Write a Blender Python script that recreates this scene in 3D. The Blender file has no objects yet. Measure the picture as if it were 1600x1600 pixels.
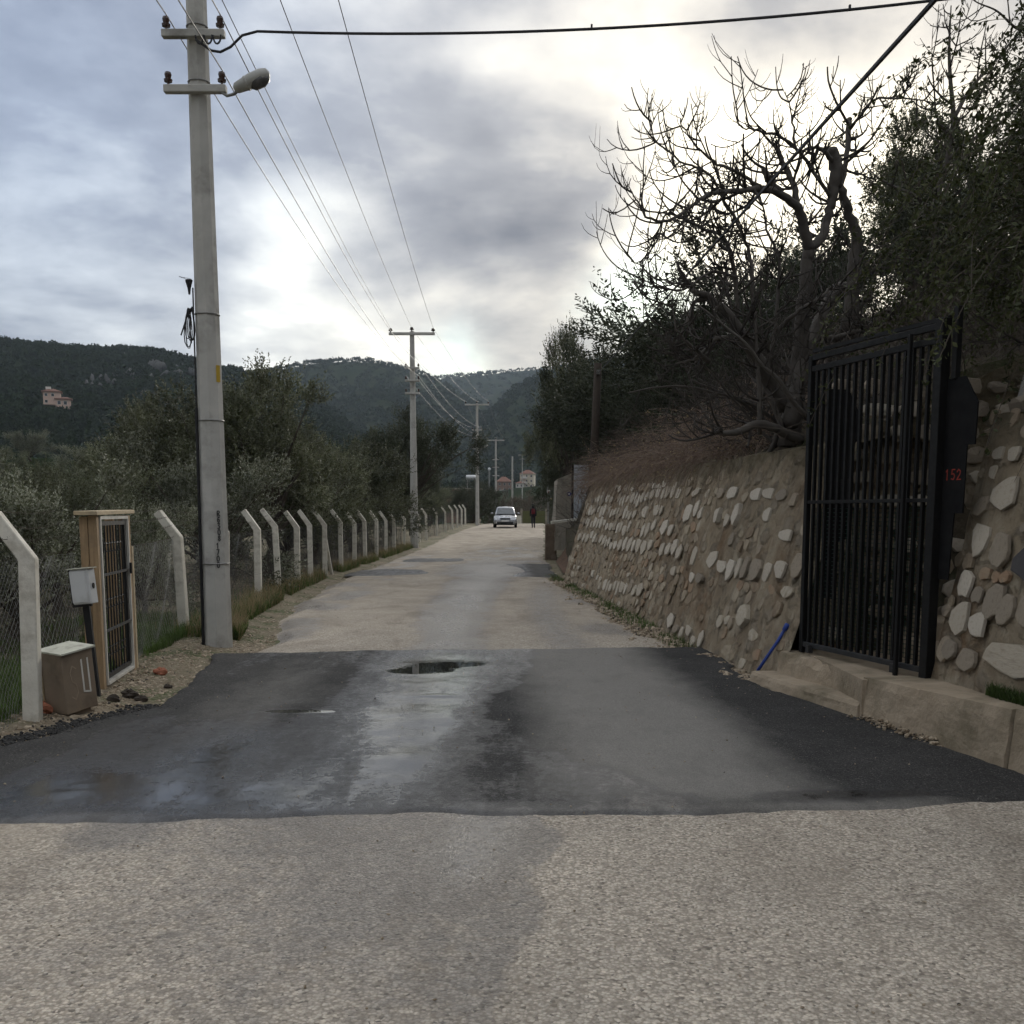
import bpy, math, random
import numpy as np
from mathutils import Vector, Matrix, Euler

random.seed(7); np.random.seed(7)
R = math.radians
scene = bpy.context.scene
COL = scene.collection

# ------------------------------------------------------------------ camera
cam_data = bpy.data.cameras.new('camera')
cam = bpy.data.objects.new('camera', cam_data); COL.objects.link(cam)
cam.location = (0, 0, 1.65)
cam.rotation_euler = (R(90 - 7), 0, 0)
cam_data.sensor_width = 36; cam_data.lens = 36.0
cam_data.shift_y = 0.1228            # the photograph is the upper part of a taller frame
cam_data.clip_start = 0.05; cam_data.clip_end = 9000
scene.camera = cam

# ------------------------------------------------------------------ exposure
scene.view_settings.view_transform = 'Standard'
scene.view_settings.look = 'None'
scene.view_settings.gamma = 1.0
scene.view_settings.exposure = 0.78
scene.view_settings.use_curve_mapping = False
scene.cycles.max_bounces = 5
scene.cycles.diffuse_bounces = 2
scene.cycles.glossy_bounces = 3
scene.cycles.transmission_bounces = 4
scene.cycles.transparent_max_bounces = 8
scene.cycles.volume_bounces = 0
scene.cycles.use_adaptive_sampling = True
scene.cycles.adaptive_threshold = 0.04
scene.cycles.use_denoising = True

# ------------------------------------------------------------------ sky (overcast, sun glowing through the cloud) and sun
SUN_AZ, SUN_EL = 16.5, 16.0          # degrees right of +Y, degrees up
def dirv(az, el):
    a, e = R(az), R(el)
    return (math.sin(a)*math.cos(e), math.cos(a)*math.cos(e), math.sin(e))
world = bpy.data.worlds.new('World'); scene.world = world; world.use_nodes = True
world.cycles.sampling_method = 'MANUAL'; world.cycles.sample_map_resolution = 512
def build_sky():
    nt = world.node_tree; nt.nodes.clear()
    N = nt.nodes.new; L = nt.links.new
    out = N('ShaderNodeOutputWorld'); bg = N('ShaderNodeBackground'); bg.inputs[1].default_value = 0.1
    L(bg.outputs[0], out.inputs[0])
    sky = N('ShaderNodeTexSky'); sky.sky_type = 'NISHITA'; sky.sun_disc = False
    sky.sun_elevation = R(SUN_EL); sky.sun_rotation = R(SUN_AZ); sky.air_density = 1.2; sky.dust_density = 2.0
    tc = N('ShaderNodeTexCoord'); nrm = N('ShaderNodeVectorMath'); nrm.operation = 'NORMALIZE'
    L(tc.outputs['Generated'], nrm.inputs[0])
    sep = N('ShaderNodeSeparateXYZ'); L(nrm.outputs[0], sep.inputs[0])
    def M(op, a, b=None, clamp=False):
        n = N('ShaderNodeMath'); n.operation = op; n.use_clamp = clamp
        for i, v in enumerate((a, b)):
            if v is None: continue
            if isinstance(v, (int, float)): n.inputs[i].default_value = v
            else: L(v, n.inputs[i])
        return n.outputs[0]
    zc = M('MAXIMUM', sep.outputs[2], 0.0)
    den = M('ADD', zc, 0.22)
    cx = N('ShaderNodeCombineXYZ')
    L(M('DIVIDE', sep.outputs[0], den), cx.inputs[0]); L(M('DIVIDE', sep.outputs[1], den), cx.inputs[1])
    def noise(vec, scale, detail, rough, dist=0.0):
        n = N('ShaderNodeTexNoise'); n.inputs['Scale'].default_value = scale; n.inputs['Detail'].default_value = detail
        n.inputs['Roughness'].default_value = rough; n.inputs['Distortion'].default_value = dist
        L(vec, n.inputs['Vector']); return n
    # warp the directions so that the cloud edges are ragged
    wn = noise(nrm.outputs[0], 7.0, 5, 0.55)
    sub = N('ShaderNodeVectorMath'); sub.operation = 'SUBTRACT'; L(wn.outputs['Color'], sub.inputs[0]); sub.inputs[1].default_value = (.5, .5, .5)
    scl = N('ShaderNodeVectorMath'); scl.operation = 'MULTIPLY'; L(sub.outputs[0], scl.inputs[0]); scl.inputs[1].default_value = (.16, .16, .10)
    add = N('ShaderNodeVectorMath'); add.operation = 'ADD'; L(nrm.outputs[0], add.inputs[0]); L(scl.outputs[0], add.inputs[1])
    wd = N('ShaderNodeVectorMath'); wd.operation = 'NORMALIZE'; L(add.outputs[0], wd.inputs[0])
    def blob(az, el, sig, amp, vec=wd):
        d = N('ShaderNodeVectorMath'); d.operation = 'DOT_PRODUCT'; L(vec.outputs[0], d.inputs[0]); d.inputs[1].default_value = dirv(az, el)
        k = 1.0/R(sig)**2
        return M('MULTIPLY', M('EXPONENT', M('MULTIPLY', M('SUBTRACT', d.outputs['Value'], 1.0), k)), amp)
    n1 = noise(cx.outputs[0], 1.35, 6, 0.54, 0.25)
    n2 = noise(cx.outputs[0], 4.0, 5, 0.56, 0.1)
    v = M('ADD', M('MULTIPLY', M('SUBTRACT', n1.outputs[0], 0.5), 1.35), M('MULTIPLY', M('SUBTRACT', n2.outputs[0], 0.5), 0.44))
    v = M('ADD', v, 0.44)
    for b in ((16.5, 15.5, 9, .26), (16.3, 14.5, 3.6, .50), (12.2, 18.5, 3.4, .22), (-11.5, 15.2, 3.2, .20), (-13, 9.3, 3.6, .24), (-6.5, 9.5, 3.6, .14), (-1.5, 10.6, 2.6, -.14), (-9, 9.0, 2.6, .14), (-4, 11.5, 6, .17),
              (0, 8.6, 2.4, .06), (-3.2, 12.0, 1.8, .03), (7.6, 21, 3.2, .24), (0.5, 19.5, 2.2, .16), (7, 13.5, 3.5, .12), (-22, 9.5, 3.2, .20),
              (1.2, 15.9, 2.6, -.40), (-4.5, 16.6, 3.2, -.14), (5, 17.2, 2.0, -.12), (-22, 17, 6, -.10), (13.5, 23, 4, -.10), (-8.5, 12.0, 2.2, -.18), (-15, 12.6, 2.4, -.06)):
        v = M('ADD', v, blob(*b))
    ramp = N('ShaderNodeValToRGB'); L(v, ramp.inputs[0])
    e = ramp.color_ramp.elements
    e[0].position = 0.0; e[0].color = (1.12, 1.20, 1.42, 1)
    e[1].position = 1.0; e[1].color = (12.5, 11.7, 9.7, 1)
    for p, c in ((.22, (1.62, 1.69, 1.90)), (.45, (2.95, 2.95, 3.04)), (.64, (5.2, 5.0, 4.65)), (.82, (7.7, 7.25, 6.3))):
        x = e.new(p); x.color = (*c, 1)
    # bluish tone away from the sun
    dots = N('ShaderNodeVectorMath'); dots.operation = 'DOT_PRODUCT'; L(nrm.outputs[0], dots.inputs[0]); dots.inputs[1].default_value = dirv(SUN_AZ, SUN_EL)
    mr = N('ShaderNodeMapRange'); L(dots.outputs['Value'], mr.inputs[0]); mr.inputs[1].default_value = 0.72; mr.inputs[2].default_value = 0.97
    thin = blob(-27, 19, 15, 1.0, nrm)          # thinner, bluer cloud to the left
    tint = N('ShaderNodeMix'); tint.data_type = 'RGBA'; L(mr.outputs[0], tint.inputs[0])
    tint.inputs[6].default_value = (.955, .99, 1.03, 1); tint.inputs[7].default_value = (1.03, 1.0, .95, 1)
    mul = N('ShaderNodeMix'); mul.data_type = 'RGBA'; mul.blend_type = 'MULTIPLY'; mul.inputs[0].default_value = 1.0
    t2 = N('ShaderNodeMix'); t2.data_type = 'RGBA'; L(thin, t2.inputs[0]); L(tint.outputs[2], t2.inputs[6]); t2.inputs[7].default_value = (.77, .905, 1.13, 1)
    L(ramp.outputs[0], mul.inputs[6]); L(t2.outputs[2], mul.inputs[7])
    # overcast skies brighten towards the zenith: (1 + 2 sin el), scaled to 1 at 15 degrees
    cie = M('DIVIDE', M('ADD', M('MULTIPLY', zc, 2.0), 1.0), 1.52)
    sc = N('ShaderNodeVectorMath'); sc.operation = 'SCALE'; L(mul.outputs[2], sc.inputs[0]); L(cie, sc.inputs[3])
    # small gaps through which the clear sky shows
    gap = M('ADD', blob(7.2, 11.3, 1.5, .85), blob(-3.6, 7.4, 1.4, .5))
    gap = M('MULTIPLY', gap, 1.0, True)
    mix = N('ShaderNodeMix'); mix.data_type = 'RGBA'; L(gap, mix.inputs[0]); L(sc.outputs[0], mix.inputs[6])
    skyc = N('ShaderNodeVectorMath'); skyc.operation = 'MULTIPLY'; L(sky.outputs[0], skyc.inputs[0]); skyc.inputs[1].default_value = (.42, .60, .84)
    L(skyc.outputs[0], mix.inputs[7])
    L(mix.outputs[2], bg.inputs[0])
build_sky()
sun_data = bpy.data.lights.new('sun', 'SUN'); sun_data.energy = 1.4; sun_data.angle = R(14); sun_data.color = (1, .95, .86)
sun = bpy.data.objects.new('sun', sun_data); COL.objects.link(sun)
sun.rotation_euler = Vector(dirv(SUN_AZ, SUN_EL)).to_track_quat('Z', 'Y').to_euler()

# ------------------------------------------------------------------ helpers
def tag(o, label=None, cat=None, group=None, kind=None):
    if label: o['label'] = label
    if cat: o['category'] = cat
    if group: o['group'] = group
    if kind: o['kind'] = kind
    return o
def empty(name, loc=(0, 0, 0), rz=0.0):
    o = bpy.data.objects.new(name, None); COL.objects.link(o)
    o.location = loc; o.rotation_euler = (0, 0, rz); o.empty_display_size = .2
    return o
def thing(name, label, cat, loc=(0, 0, 0), rz=0.0, group=None):
    return tag(empty(name, loc, rz), label, cat, group)
def link_mesh(name, me, mat=None, parent=None):
    o = bpy.data.objects.new(name, me); COL.objects.link(o)
    if mat is not None and len(me.materials) == 0: me.materials.append(mat)
    if parent is not None: o.parent = parent
    return o
def np_mesh(name, V, F, mat=None, parent=None, smooth=False):
    V = np.asarray(V, dtype=np.float32); F = np.asarray(F, dtype=np.int32)
    me = bpy.data.meshes.new(name)
    me.vertices.add(len(V)); me.vertices.foreach_set('co', V.ravel())
    k = F.shape[1]; m = len(F)
    me.loops.add(m*k); me.loops.foreach_set('vertex_index', F.ravel())
    me.polygons.add(m)
    me.polygons.foreach_set('loop_start', np.arange(0, m*k, k, dtype=np.int32))
    me.polygons.foreach_set('loop_total', np.full(m, k, dtype=np.int32))
    if smooth: me.polygons.foreach_set('use_smooth', np.ones(m, dtype=bool))
    me.update(calc_edges=True); me.validate()
    return link_mesh(name, me, mat, parent)
def copy_tree(o, parent=None):
    c = o.copy(); COL.objects.link(c); c.parent = parent
    for ch in list(o.children): copy_tree(ch, c)
    return c

class MB:
    """collects simple shapes; build() links them as one mesh object"""
    def __init__(s): s.v = []; s.f = []
    def add(s, vs, fs):
        n = len(s.v); s.v += [tuple(v) for v in vs]; s.f += [tuple(i+n for i in f) for f in fs]; return s
    def box(s, c, d, rot=None, taper=(1, 1)):
        hx, hy, hz = d[0]/2, d[1]/2, d[2]/2
        vs = []
        for z, t in ((-hz, (1, 1)), (hz, taper)):
            for x, y in ((-hx, -hy), (hx, -hy), (hx, hy), (-hx, hy)):
                p = Vector((x*t[0], y*t[1], z))
                if rot is not None: p = rot @ p
                vs.append(p + Vector(c))
        return s.add(vs, [(3, 2, 1, 0), (4, 5, 6, 7), (0, 1, 5, 4), (1, 2, 6, 5), (2, 3, 7, 6), (3, 0, 4, 7)])
    def beam(s, a, b, w, h, up=(0, 0, 1), w2=None, h2=None):
        a, b = Vector(a), Vector(b); d = (b-a).normalized()
        sx = d.cross(Vector(up))
        if sx.length < 1e-4: sx = d.cross(Vector((1, 0, 0)))
        sx.normalize(); sy = sx.cross(d).normalized()
        w2 = w if w2 is None else w2; h2 = h if h2 is None else h2
        vs = []
        for p, ww, hh in ((a, w, h), (b, w2, h2)):
            for i, j in ((-1, -1), (1, -1), (1, 1), (-1, 1)): vs.append(p + sx*(i*ww/2) + sy*(j*hh/2))
        return s.add(vs, [(3, 2, 1, 0), (4, 5, 6, 7), (0, 1, 5, 4), (1, 2, 6, 5), (2, 3, 7, 6), (3, 0, 4, 7)])
    def tube(s, pts, rad, n=6, cap=True):
        pts = [Vector(p) for p in pts]; m = len(pts)
        if m < 2: return s
        if isinstance(rad, (int, float)): rad = [rad]*m
        base = len(s.v); ref = None
        for i, p in enumerate(pts):
            d = pts[min(i+1, m-1)] - pts[max(i-1, 0)]
            if d.length < 1e-9: d = Vector((0, 0, 1))
            d.normalize()
            if ref is None: ref = d.orthogonal().normalized()
            else:
                ref = ref - d*ref.dot(d)
                ref = ref.normalized() if ref.length > 1e-6 else d.orthogonal().normalized()
            b = d.cross(ref)
            for k in range(n):
                a = 2*math.pi*k/n
                s.v.append(tuple(p + (ref*math.cos(a) + b*math.sin(a))*rad[i]))
        for i in range(m-1):
            for k in range(n):
                k2 = (k+1) % n
                s.f.append((base+i*n+k, base+i*n+k2, base+(i+1)*n+k2, base+(i+1)*n+k))
        if cap:
            s.f.append(tuple(base+k for k in reversed(range(n)))); s.f.append(tuple(base+(m-1)*n+k for k in range(n)))
        return s
    def lathe(s, prof, n=12, c=(0, 0, 0), rot=None, sc=(1, 1)):
        base = len(s.v); c = Vector(c)
        for r, z in prof:
            for k in range(n):
                a = 2*math.pi*k/n; p = Vector((r*math.cos(a)*sc[0], r*math.sin(a)*sc[1], z))
                if rot is not None: p = rot @ p
                s.v.append(tuple(p+c))
        m = len(prof)
        for i in range(m-1):
            for k in range(n):
                k2 = (k+1) % n
                s.f.append((base+i*n+k, base+i*n+k2, base+(i+1)*n+k2, base+(i+1)*n+k))
        s.f.append(tuple(base+k for k in reversed(range(n)))); s.f.append(tuple(base+(m-1)*n+k for k in range(n)))
        return s
    def prism(s, poly, ext):
        ext = Vector(ext); n = len(poly); base = len(s.v)
        s.v += [tuple(Vector(p)) for p in poly] + [tuple(Vector(p)+ext) for p in poly]
        s.f.append(tuple(base+i for i in reversed(range(n)))); s.f.append(tuple(base+n+i for i in range(n)))
        for i in range(n):
            j = (i+1) % n; s.f.append((base+i, base+j, base+n+j, base+n+i))
        return s
    def build(s, name, mat, parent=None, smooth=False, bevel=0.0, rebase=False, loc=None):
        me = bpy.data.meshes.new(name)
        vs = s.v
        if rebase and parent is not None:                # geometry given in world coordinates
            px, py, pz = parent.location; vs = [(x-px, y-py, z-pz) for x, y, z in vs]
        if loc is not None: vs = [(x-loc[0], y-loc[1], z-loc[2]) for x, y, z in vs]
        me.from_pydata(vs, [], s.f); me.update()
        if smooth: me.polygons.foreach_set('use_smooth', np.ones(len(me.polygons), dtype=bool))
        o = link_mesh(name, me, mat, parent)
        if loc is not None: o.location = loc
        if bevel:
            b = o.modifiers.new('bevel', 'BEVEL'); b.width = bevel; b.segments = 1; b.limit_method = 'ANGLE'
        return o

# value noise in numpy (for terrain, wet patches, edges)
def _hash(ix, iy, seed):
    n = (ix.astype(np.int64)*374761393 + iy.astype(np.int64)*668265263 + seed*982451653) & 0xffffffff
    n = ((n ^ (n >> 13))*1274126177) & 0xffffffff
    return ((n ^ (n >> 16)) & 0xffff)/65535.0
def vnoise(x, y, seed=0):
    x = np.asarray(x, float); y = np.asarray(y, float)
    ix = np.floor(x); iy = np.floor(y); fx = x-ix; fy = y-iy
    fx = fx*fx*(3-2*fx); fy = fy*fy*(3-2*fy)
    a = _hash(ix, iy, seed); b = _hash(ix+1, iy, seed); c = _hash(ix, iy+1, seed); d = _hash(ix+1, iy+1, seed)
    return (a*(1-fx)+b*fx)*(1-fy)+(c*(1-fx)+d*fx)*fy
def fbm(x, y, seed=0, oct=4, gain=.5):
    x = np.asarray(x, float); y = np.asarray(y, float); t = 0; a = 1; s = 0
    for i in range(oct): t = t+a*vnoise(x*2**i, y*2**i, seed+i*17); s += a; a *= gain
    return t/s
def sstep(a, b, x):
    t = np.clip((np.asarray(x, float)-a)/(b-a), 0, 1); return t*t*(3-2*t)
def grid_faces(nr, nc):
    i = np.arange(nr-1)[:, None]*nc + np.arange(nc-1)[None, :]
    i = i.ravel(); return np.stack([i, i+1, i+nc+1, i+nc], 1)
# ------------------------------------------------------------------ materials
class NT:
    def __init__(s, name):
        s.m = bpy.data.materials.new(name); s.m.use_nodes = True; s.t = s.m.node_tree
        s.b = s.t.nodes['Principled BSDF']; s.o = s.t.nodes['Material Output']
        s._tc = None
    def N(s, k): return s.t.nodes.new(k)
    def L(s, a, b): s.t.links.new(a, b)
    def set(s, sock, v):
        if isinstance(v, (int, float)): sock.default_value = v
        elif isinstance(v, (tuple, list)): sock.default_value = (*v, 1) if len(sock.default_value) == 4 and len(v) == 3 else v
        else: s.L(v, sock)
    def co(s, scale=None):
        if s._tc is None: s._tc = s.N('ShaderNodeTexCoord')
        v = s._tc.outputs['Object']
        if scale is not None:
            mp = s.N('ShaderNodeMapping'); s.L(v, mp.inputs[0]); mp.inputs['Scale'].default_value = scale; v = mp.outputs[0]
        return v
    def noise(s, scale, detail=4, rough=.55, vec=None, dist=0.0, out=0):
        n = s.N('ShaderNodeTexNoise'); s.L(vec if vec is not None else s.co(), n.inputs['Vector'])
        n.inputs['Scale'].default_value = scale; n.inputs['Detail'].default_value = detail; n.inputs['Roughness'].default_value = rough; n.inputs['Distortion'].default_value = dist
        return n.outputs[out]
    def vor(s, scale, feature='F1', out='Distance', vec=None, rnd=1.0):
        n = s.N('ShaderNodeTexVoronoi'); n.feature = feature; s.L(vec if vec is not None else s.co(), n.inputs['Vector'])
        n.inputs['Scale'].default_value = scale; n.inputs['Randomness'].default_value = rnd
        return n.outputs[out]
    def math(s, op, a, b=0.0, clamp=False):
        n = s.N('ShaderNodeMath'); n.operation = op; n.use_clamp = clamp; s.set(n.inputs[0], a); s.set(n.inputs[1], b); return n.outputs[0]
    def rng(s, v, a, b, c=0.0, d=1.0):
        n = s.N('ShaderNodeMapRange'); s.set(n.inputs[0], v)
        for i, x in enumerate((a, b, c, d)): n.inputs[i+1].default_value = x
        return n.outputs[0]
    def mix(s, f, a, b, mode='MIX'):
        n = s.N('ShaderNodeMix'); n.data_type = 'RGBA'; n.blend_type = mode
        s.set(n.inputs[0], f); s.set(n.inputs[6], a); s.set(n.inputs[7], b); return n.outputs[2]
    def fmix(s, f, a, b):
        n = s.N('ShaderNodeMix'); s.set(n.inputs[0], f); s.set(n.inputs[2], a); s.set(n.inputs[3], b); return n.outputs[0]
    def attr(s, name):
        n = s.N('ShaderNodeAttribute'); n.attribute_name = name; return n.outputs['Fac']
    def bump(s, h, strength=.5, dist=.01, prev=None):
        n = s.N('ShaderNodeBump'); s.set(n.inputs['Strength'], strength); n.inputs['Distance'].default_value = dist; s.set(n.inputs['Height'], h)
        if prev is not None: s.L(prev, n.inputs['Normal'])
        return n.outputs[0]
    def fin(s, col, rough=.7, normal=None, metal=0.0, spec=None):
        s.set(s.b.inputs['Base Color'], col); s.set(s.b.inputs['Roughness'], rough); s.set(s.b.inputs['Metallic'], metal)
        if normal is not None: s.L(normal, s.b.inputs['Normal'])
        if spec is not None: s.set(s.b.inputs['Specular IOR Level'], spec)
        return s.m

def pm(name, c1, c2, scale=4.0, rough=.75, bump=.3, bscale=40.0, bdist=.004, metal=0.0, spec=.3, stretch=None, dirt=None, dscale=1.5):
    """plain two-tone procedural material with fine relief; dirt = stain colour"""
    s = NT(name); vec = s.co(stretch) if stretch else s.co()
    c = s.mix(s.rng(s.noise(scale, 6, .6, vec), .3, .7), c1, c2)
    if dirt: c = s.mix(s.rng(s.noise(dscale, 5, .65), .50, .72, 0, .85), c, dirt)
    nm = s.bump(s.noise(bscale, 5, .6, vec), bump, bdist)
    r = s.rng(s.noise(scale*2.3, 3), .3, .7, max(.02, rough-.1), min(1, rough+.1))
    return s.fin(c, r, nm, metal, spec)

M = {}
M['concrete'] = pm('concrete', (.36, .355, .33), (.45, .44, .41), 3, .85, .35, 60, dirt=(.20, .195, .175), dscale=2.2)
M['post_concrete'] = pm('post_concrete', (.52, .495, .43), (.66, .635, .56), 5, .88, .7, 40, .006, dirt=(.24, .21, .16), dscale=3.5)
M['kerb_concrete'] = pm('kerb_concrete', (.28, .225, .16), (.37, .305, .225), 4, .9, .7, 25, .02, dirt=(.105, .09, .055), dscale=1.3)
M['black_metal'] = pm('black_metal', (.005, .005, .005), (.008, .008, .008), 9, .55, .2, 60, spec=.25)
M['rail_metal'] = pm('rail_metal', (.03, .033, .036), (.05, .05, .052), 9, .42, .15, 60, metal=.4)
M['black_sheet'] = pm('black_sheet', (.004, .004, .005), (.009, .009, .009), 5, .75, .2, 20, spec=.15)
M['black_plastic'] = pm('black_plastic', (.010, .010, .011), (.016, .016, .017), 6, .5, .1, 30)
M['wood'] = pm('wood', (.35, .245, .14), (.25, .17, .095), 6, .8, .4, 50, .003, stretch=(8, 8, .7), dirt=(.17, .125, .08), dscale=2.6)
M['wood_pale'] = pm('wood_pale', (.47, .38, .25), (.36, .285, .18), 6, .8, .4, 50, .003, stretch=(6, .8, 6), dirt=(.2, .17, .12), dscale=3)
M['pole_wood'] = pm('pole_wood', (.055, .042, .032), (.03, .024, .019), 5, .9, .6, 40, .006, stretch=(8, 8, .6))
M['white_frame'] = pm('white_frame', (.55, .54, .50), (.48, .46, .42), 6, .6, .1, 30, dirt=(.3, .28, .24), dscale=4)
M['box_white'] = pm('box_white', (.52, .53, .53), (.46, .47, .475), 3, .5, .08, 30, dirt=(.36, .36, .34), dscale=3)
M['box_beige'] = pm('box_beige', (.255, .20, .145), (.21, .165, .12), 5, .7, .2, 30, dirt=(.13, .10, .075), dscale=4)
M['box_lid'] = pm('box_lid', (.55, .55, .46), (.42, .42, .35), 8, .75, .3, 30, dirt=(.22, .2, .16), dscale=9)
M['paint_white'] = pm('paint_white', (.72, .70, .64), (.62, .60, .55), 8, .7, .1, 30)
M['paint_chalk'] = pm('paint_chalk', (.35, .28, .21), (.30, .235, .17), 8, .8, .1, 30)
M['paint_red'] = pm('paint_red', (.30, .035, .02), (.20, .025, .015), 20, .6, .1, 30)
M['stencil'] = pm('stencil', (.03, .03, .03), (.08, .08, .08), 40, .8, .1, 30)
M['sticker'] = pm('sticker', (.45, .30, .03), (.36, .25, .03), 10, .6, .1, 30)
M['cable'] = pm('cable', (.018, .018, .020), (.026, .026, .028), 6, .55, .1, 30)
M['wire'] = pm('wire', (.06, .06, .065), (.09, .09, .09), 6, .5, .1, 30, metal=.3)
M['barbed'] = pm('barbed', (.05, .045, .04), (.10, .08, .06), 14, .7, .1, 30, metal=.3)
M['galv'] = pm('galv', (.17, .17, .165), (.26, .26, .25), 6, .5, .1, 30, metal=.5)
M['insulator'] = pm('insulator', (.035, .018, .014), (.05, .025, .018), 6, .2, .05, 30, spec=.6)
M['lamp_grey'] = pm('lamp_grey', (.42, .42, .40), (.35, .35, .33), 6, .5, .05, 30)
M['lamp_glass'] = pm('lamp_glass', (.06, .06, .06), (.09, .09, .09), 6, .2, .05, 30, spec=.5)
M['blue_plastic'] = pm('blue_plastic', (.03, .065, .30), (.025, .05, .21), 9, .45, .1, 30)
M['brick'] = pm('brick', (.30, .105, .06), (.38, .16, .10), 12, .9, .5, 50)
M['clod'] = pm('clod', (.035, .028, .022), (.06, .05, .04), 12, .95, .8, 50)
M['grey_door'] = pm('grey_door', (.50, .54, .58), (.42, .46, .50), 1.2, .5, .1, 10, stretch=(6, 6, .6), dirt=(.34, .36, .39), dscale=2)
M['green_net'] = pm('green_net', (.006, .035, .024), (.008, .05, .033), 9, .6, .1, 30)
M['bark_fig'] = pm('bark_fig', (.105, .095, .085), (.065, .058, .05), 6, .9, .7, 30, .01)
M['bark_fig_twig'] = pm('bark_fig_twig', (.04, .035, .031), (.07, .062, .055), 3, .9, .3, 30, .004)
M['bark_pale'] = pm('bark_pale', (.27, .26, .24), (.19, .18, .165), 6, .9, .5, 30, .006)
M['bark'] = pm('bark', (.075, .062, .05), (.04, .034, .028), 6, .92, .8, 18, .015)
M['bramble'] = pm('bramble', (.085, .048, .038), (.25, .20, .155), 9.0, .9, .1, 30)
M['brush'] = pm('brush', (.10, .085, .07), (.06, .05, .042), .8, .9, .1, 30)
M['rubble_soil'] = pm('rubble_soil', (.16, .12, .085), (.10, .075, .055), 2.5, .95, .9, 16, .03, dirt=(.23, .19, .145), dscale=4)
M['soil_bank'] = pm('soil_bank', (.13, .075, .045), (.085, .055, .037), 2.0, .95, .9, 9, .05, dirt=(.05, .042, .03), dscale=1.2)
M['render_old'] = pm('render_old', (.34, .31, .255), (.25, .23, .19), 2, .9, .7, 14, .03, dirt=(.07, .065, .05), dscale=1.4)
M['hill_rock'] = pm('hill_rock', (.10, .10, .097), (.055, .055, .054), .25, .95, .8, .6, .6)
M['wall_cream'] = pm('wall_cream', (.56, .51, .40), (.50, .45, .36), .3, .85, .05, 5)
M['wall_white'] = pm('wall_white', (.62, .60, .56), (.55, .53, .49), .3, .85, .05, 5)
M['wall_pink'] = pm('wall_pink', (.55, .40, .33), (.50, .36, .29), .3, .85, .05, 5)
M['wall_brown'] = pm('wall_brown', (.24, .16, .12), (.19, .13, .10), .3, .85, .05, 5)
M['roof_tile'] = pm('roof_tile', (.22, .115, .08), (.16, .085, .065), 1.2, .85, .4, 4, .05)
M['window_dark'] = pm('window_dark', (.035, .04, .045), (.05, .055, .06), 2, .15, .02, 5, spec=.5)
M['tank_white'] = pm('tank_white', (.66, .67, .68), (.58, .59, .6), 2, .4, .05, 10)
M['sign_white'] = pm('sign_white', (.68, .67, .65), (.6, .59, .57), 4, .5, .05, 10)
M['sign_blue'] = pm('sign_blue', (.02, .025, .16), (.02, .02, .11), 4, .4, .05, 10)
M['green_door'] = pm('green_door', (.12, .125, .05), (.09, .1, .045), 4, .6, .1, 10)
# car and person
M['car_paint'] = pm('car_paint', (.40, .415, .44), (.37, .385, .41), 1, .28, .0, 10, metal=.55, spec=.5)
M['car_dark'] = pm('car_dark', (.012, .012, .013), (.02, .02, .02), 4, .55, .05, 10)
M['car_glass'] = pm('car_glass', (.035, .045, .05), (.045, .055, .06), 1, .05, .0, 10, spec=.8)
M['car_lamp'] = pm('car_lamp', (.55, .57, .58), (.45, .46, .48), 8, .12, .0, 10, spec=.8)
M['plate'] = pm('plate', (.62, .62, .6), (.55, .55, .53), 4, .5, .0, 10)
M['rubber'] = pm('rubber', (.014, .014, .014), (.022, .021, .02), 6, .85, .2, 30)
M['rim'] = pm('rim', (.3, .3, .31), (.24, .24, .25), 6, .35, .0, 30, metal=.8)
M['jacket'] = pm('jacket', (.013, .013, .017), (.02, .02, .026), 6, .9, .3, 20)
M['trousers'] = pm('trousers', (.014, .015, .022), (.02, .021, .03), 6, .9, .3, 20)
M['shoe'] = pm('shoe', (.012, .011, .011), (.02, .018, .018), 6, .7, .1, 20)
M['skin'] = pm('skin', (.32, .19, .135), (.28, .165, .115), 6, .6, .1, 20)
M['backpack'] = pm('backpack', (.13, .014, .022), (.09, .012, .02), 6, .8, .2, 20)

def leaf_mat(name, front, back, var=.5, trans=.22, spec=.28):
    s = NT(name)
    oi = s.N('ShaderNodeObjectInfo'); geo = s.N('ShaderNodeNewGeometry')
    c = s.mix(geo.outputs['Backfacing'], front, back)
    n = s.noise(1.3, 3, .6)
    g = s.rng(n, .3, .7, 1-var, 1+var)
    n2 = s.noise(23, 2, .5); g = s.math('MULTIPLY', g, s.rng(n2, .3, .7, .72, 1.3))
    g = s.math('MULTIPLY', g, s.rng(oi.outputs['Random'], 0, 1, .75, 1.2))
    c = s.mix(1.0, c, s.N('ShaderNodeCombineColor').outputs[0], 'MULTIPLY') if False else c
    vm = s.N('ShaderNodeVectorMath'); vm.operation = 'SCALE'; s.L(c, vm.inputs[0]); s.L(g, vm.inputs[3])
    c = vm.outputs[0]
    s.fin(c, .62 if spec > .1 else 1.0, None, 0, spec)
    tr = s.N('ShaderNodeBsdfTranslucent'); s.L(c, tr.inputs[0])
    mx = s.N('ShaderNodeMixShader'); mx.inputs[0].default_value = trans
    s.L(s.b.outputs[0], mx.inputs[1]); s.L(tr.outputs[0], mx.inputs[2]); s.L(mx.outputs[0], s.o.inputs[0])
    return s.m
M['leaf_olive'] = leaf_mat('leaf_olive', (.066, .074, .036), (.130, .138, .092))
M['leaf_dark'] = leaf_mat('leaf_dark', (.036, .043, .024), (.055, .062, .040))
M['leaf_grey'] = leaf_mat('leaf_grey', (.095, .104, .060), (.22, .23, .175))
M['leaf_vine'] = leaf_mat('leaf_vine', (.050, .062, .020), (.085, .095, .04))
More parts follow.
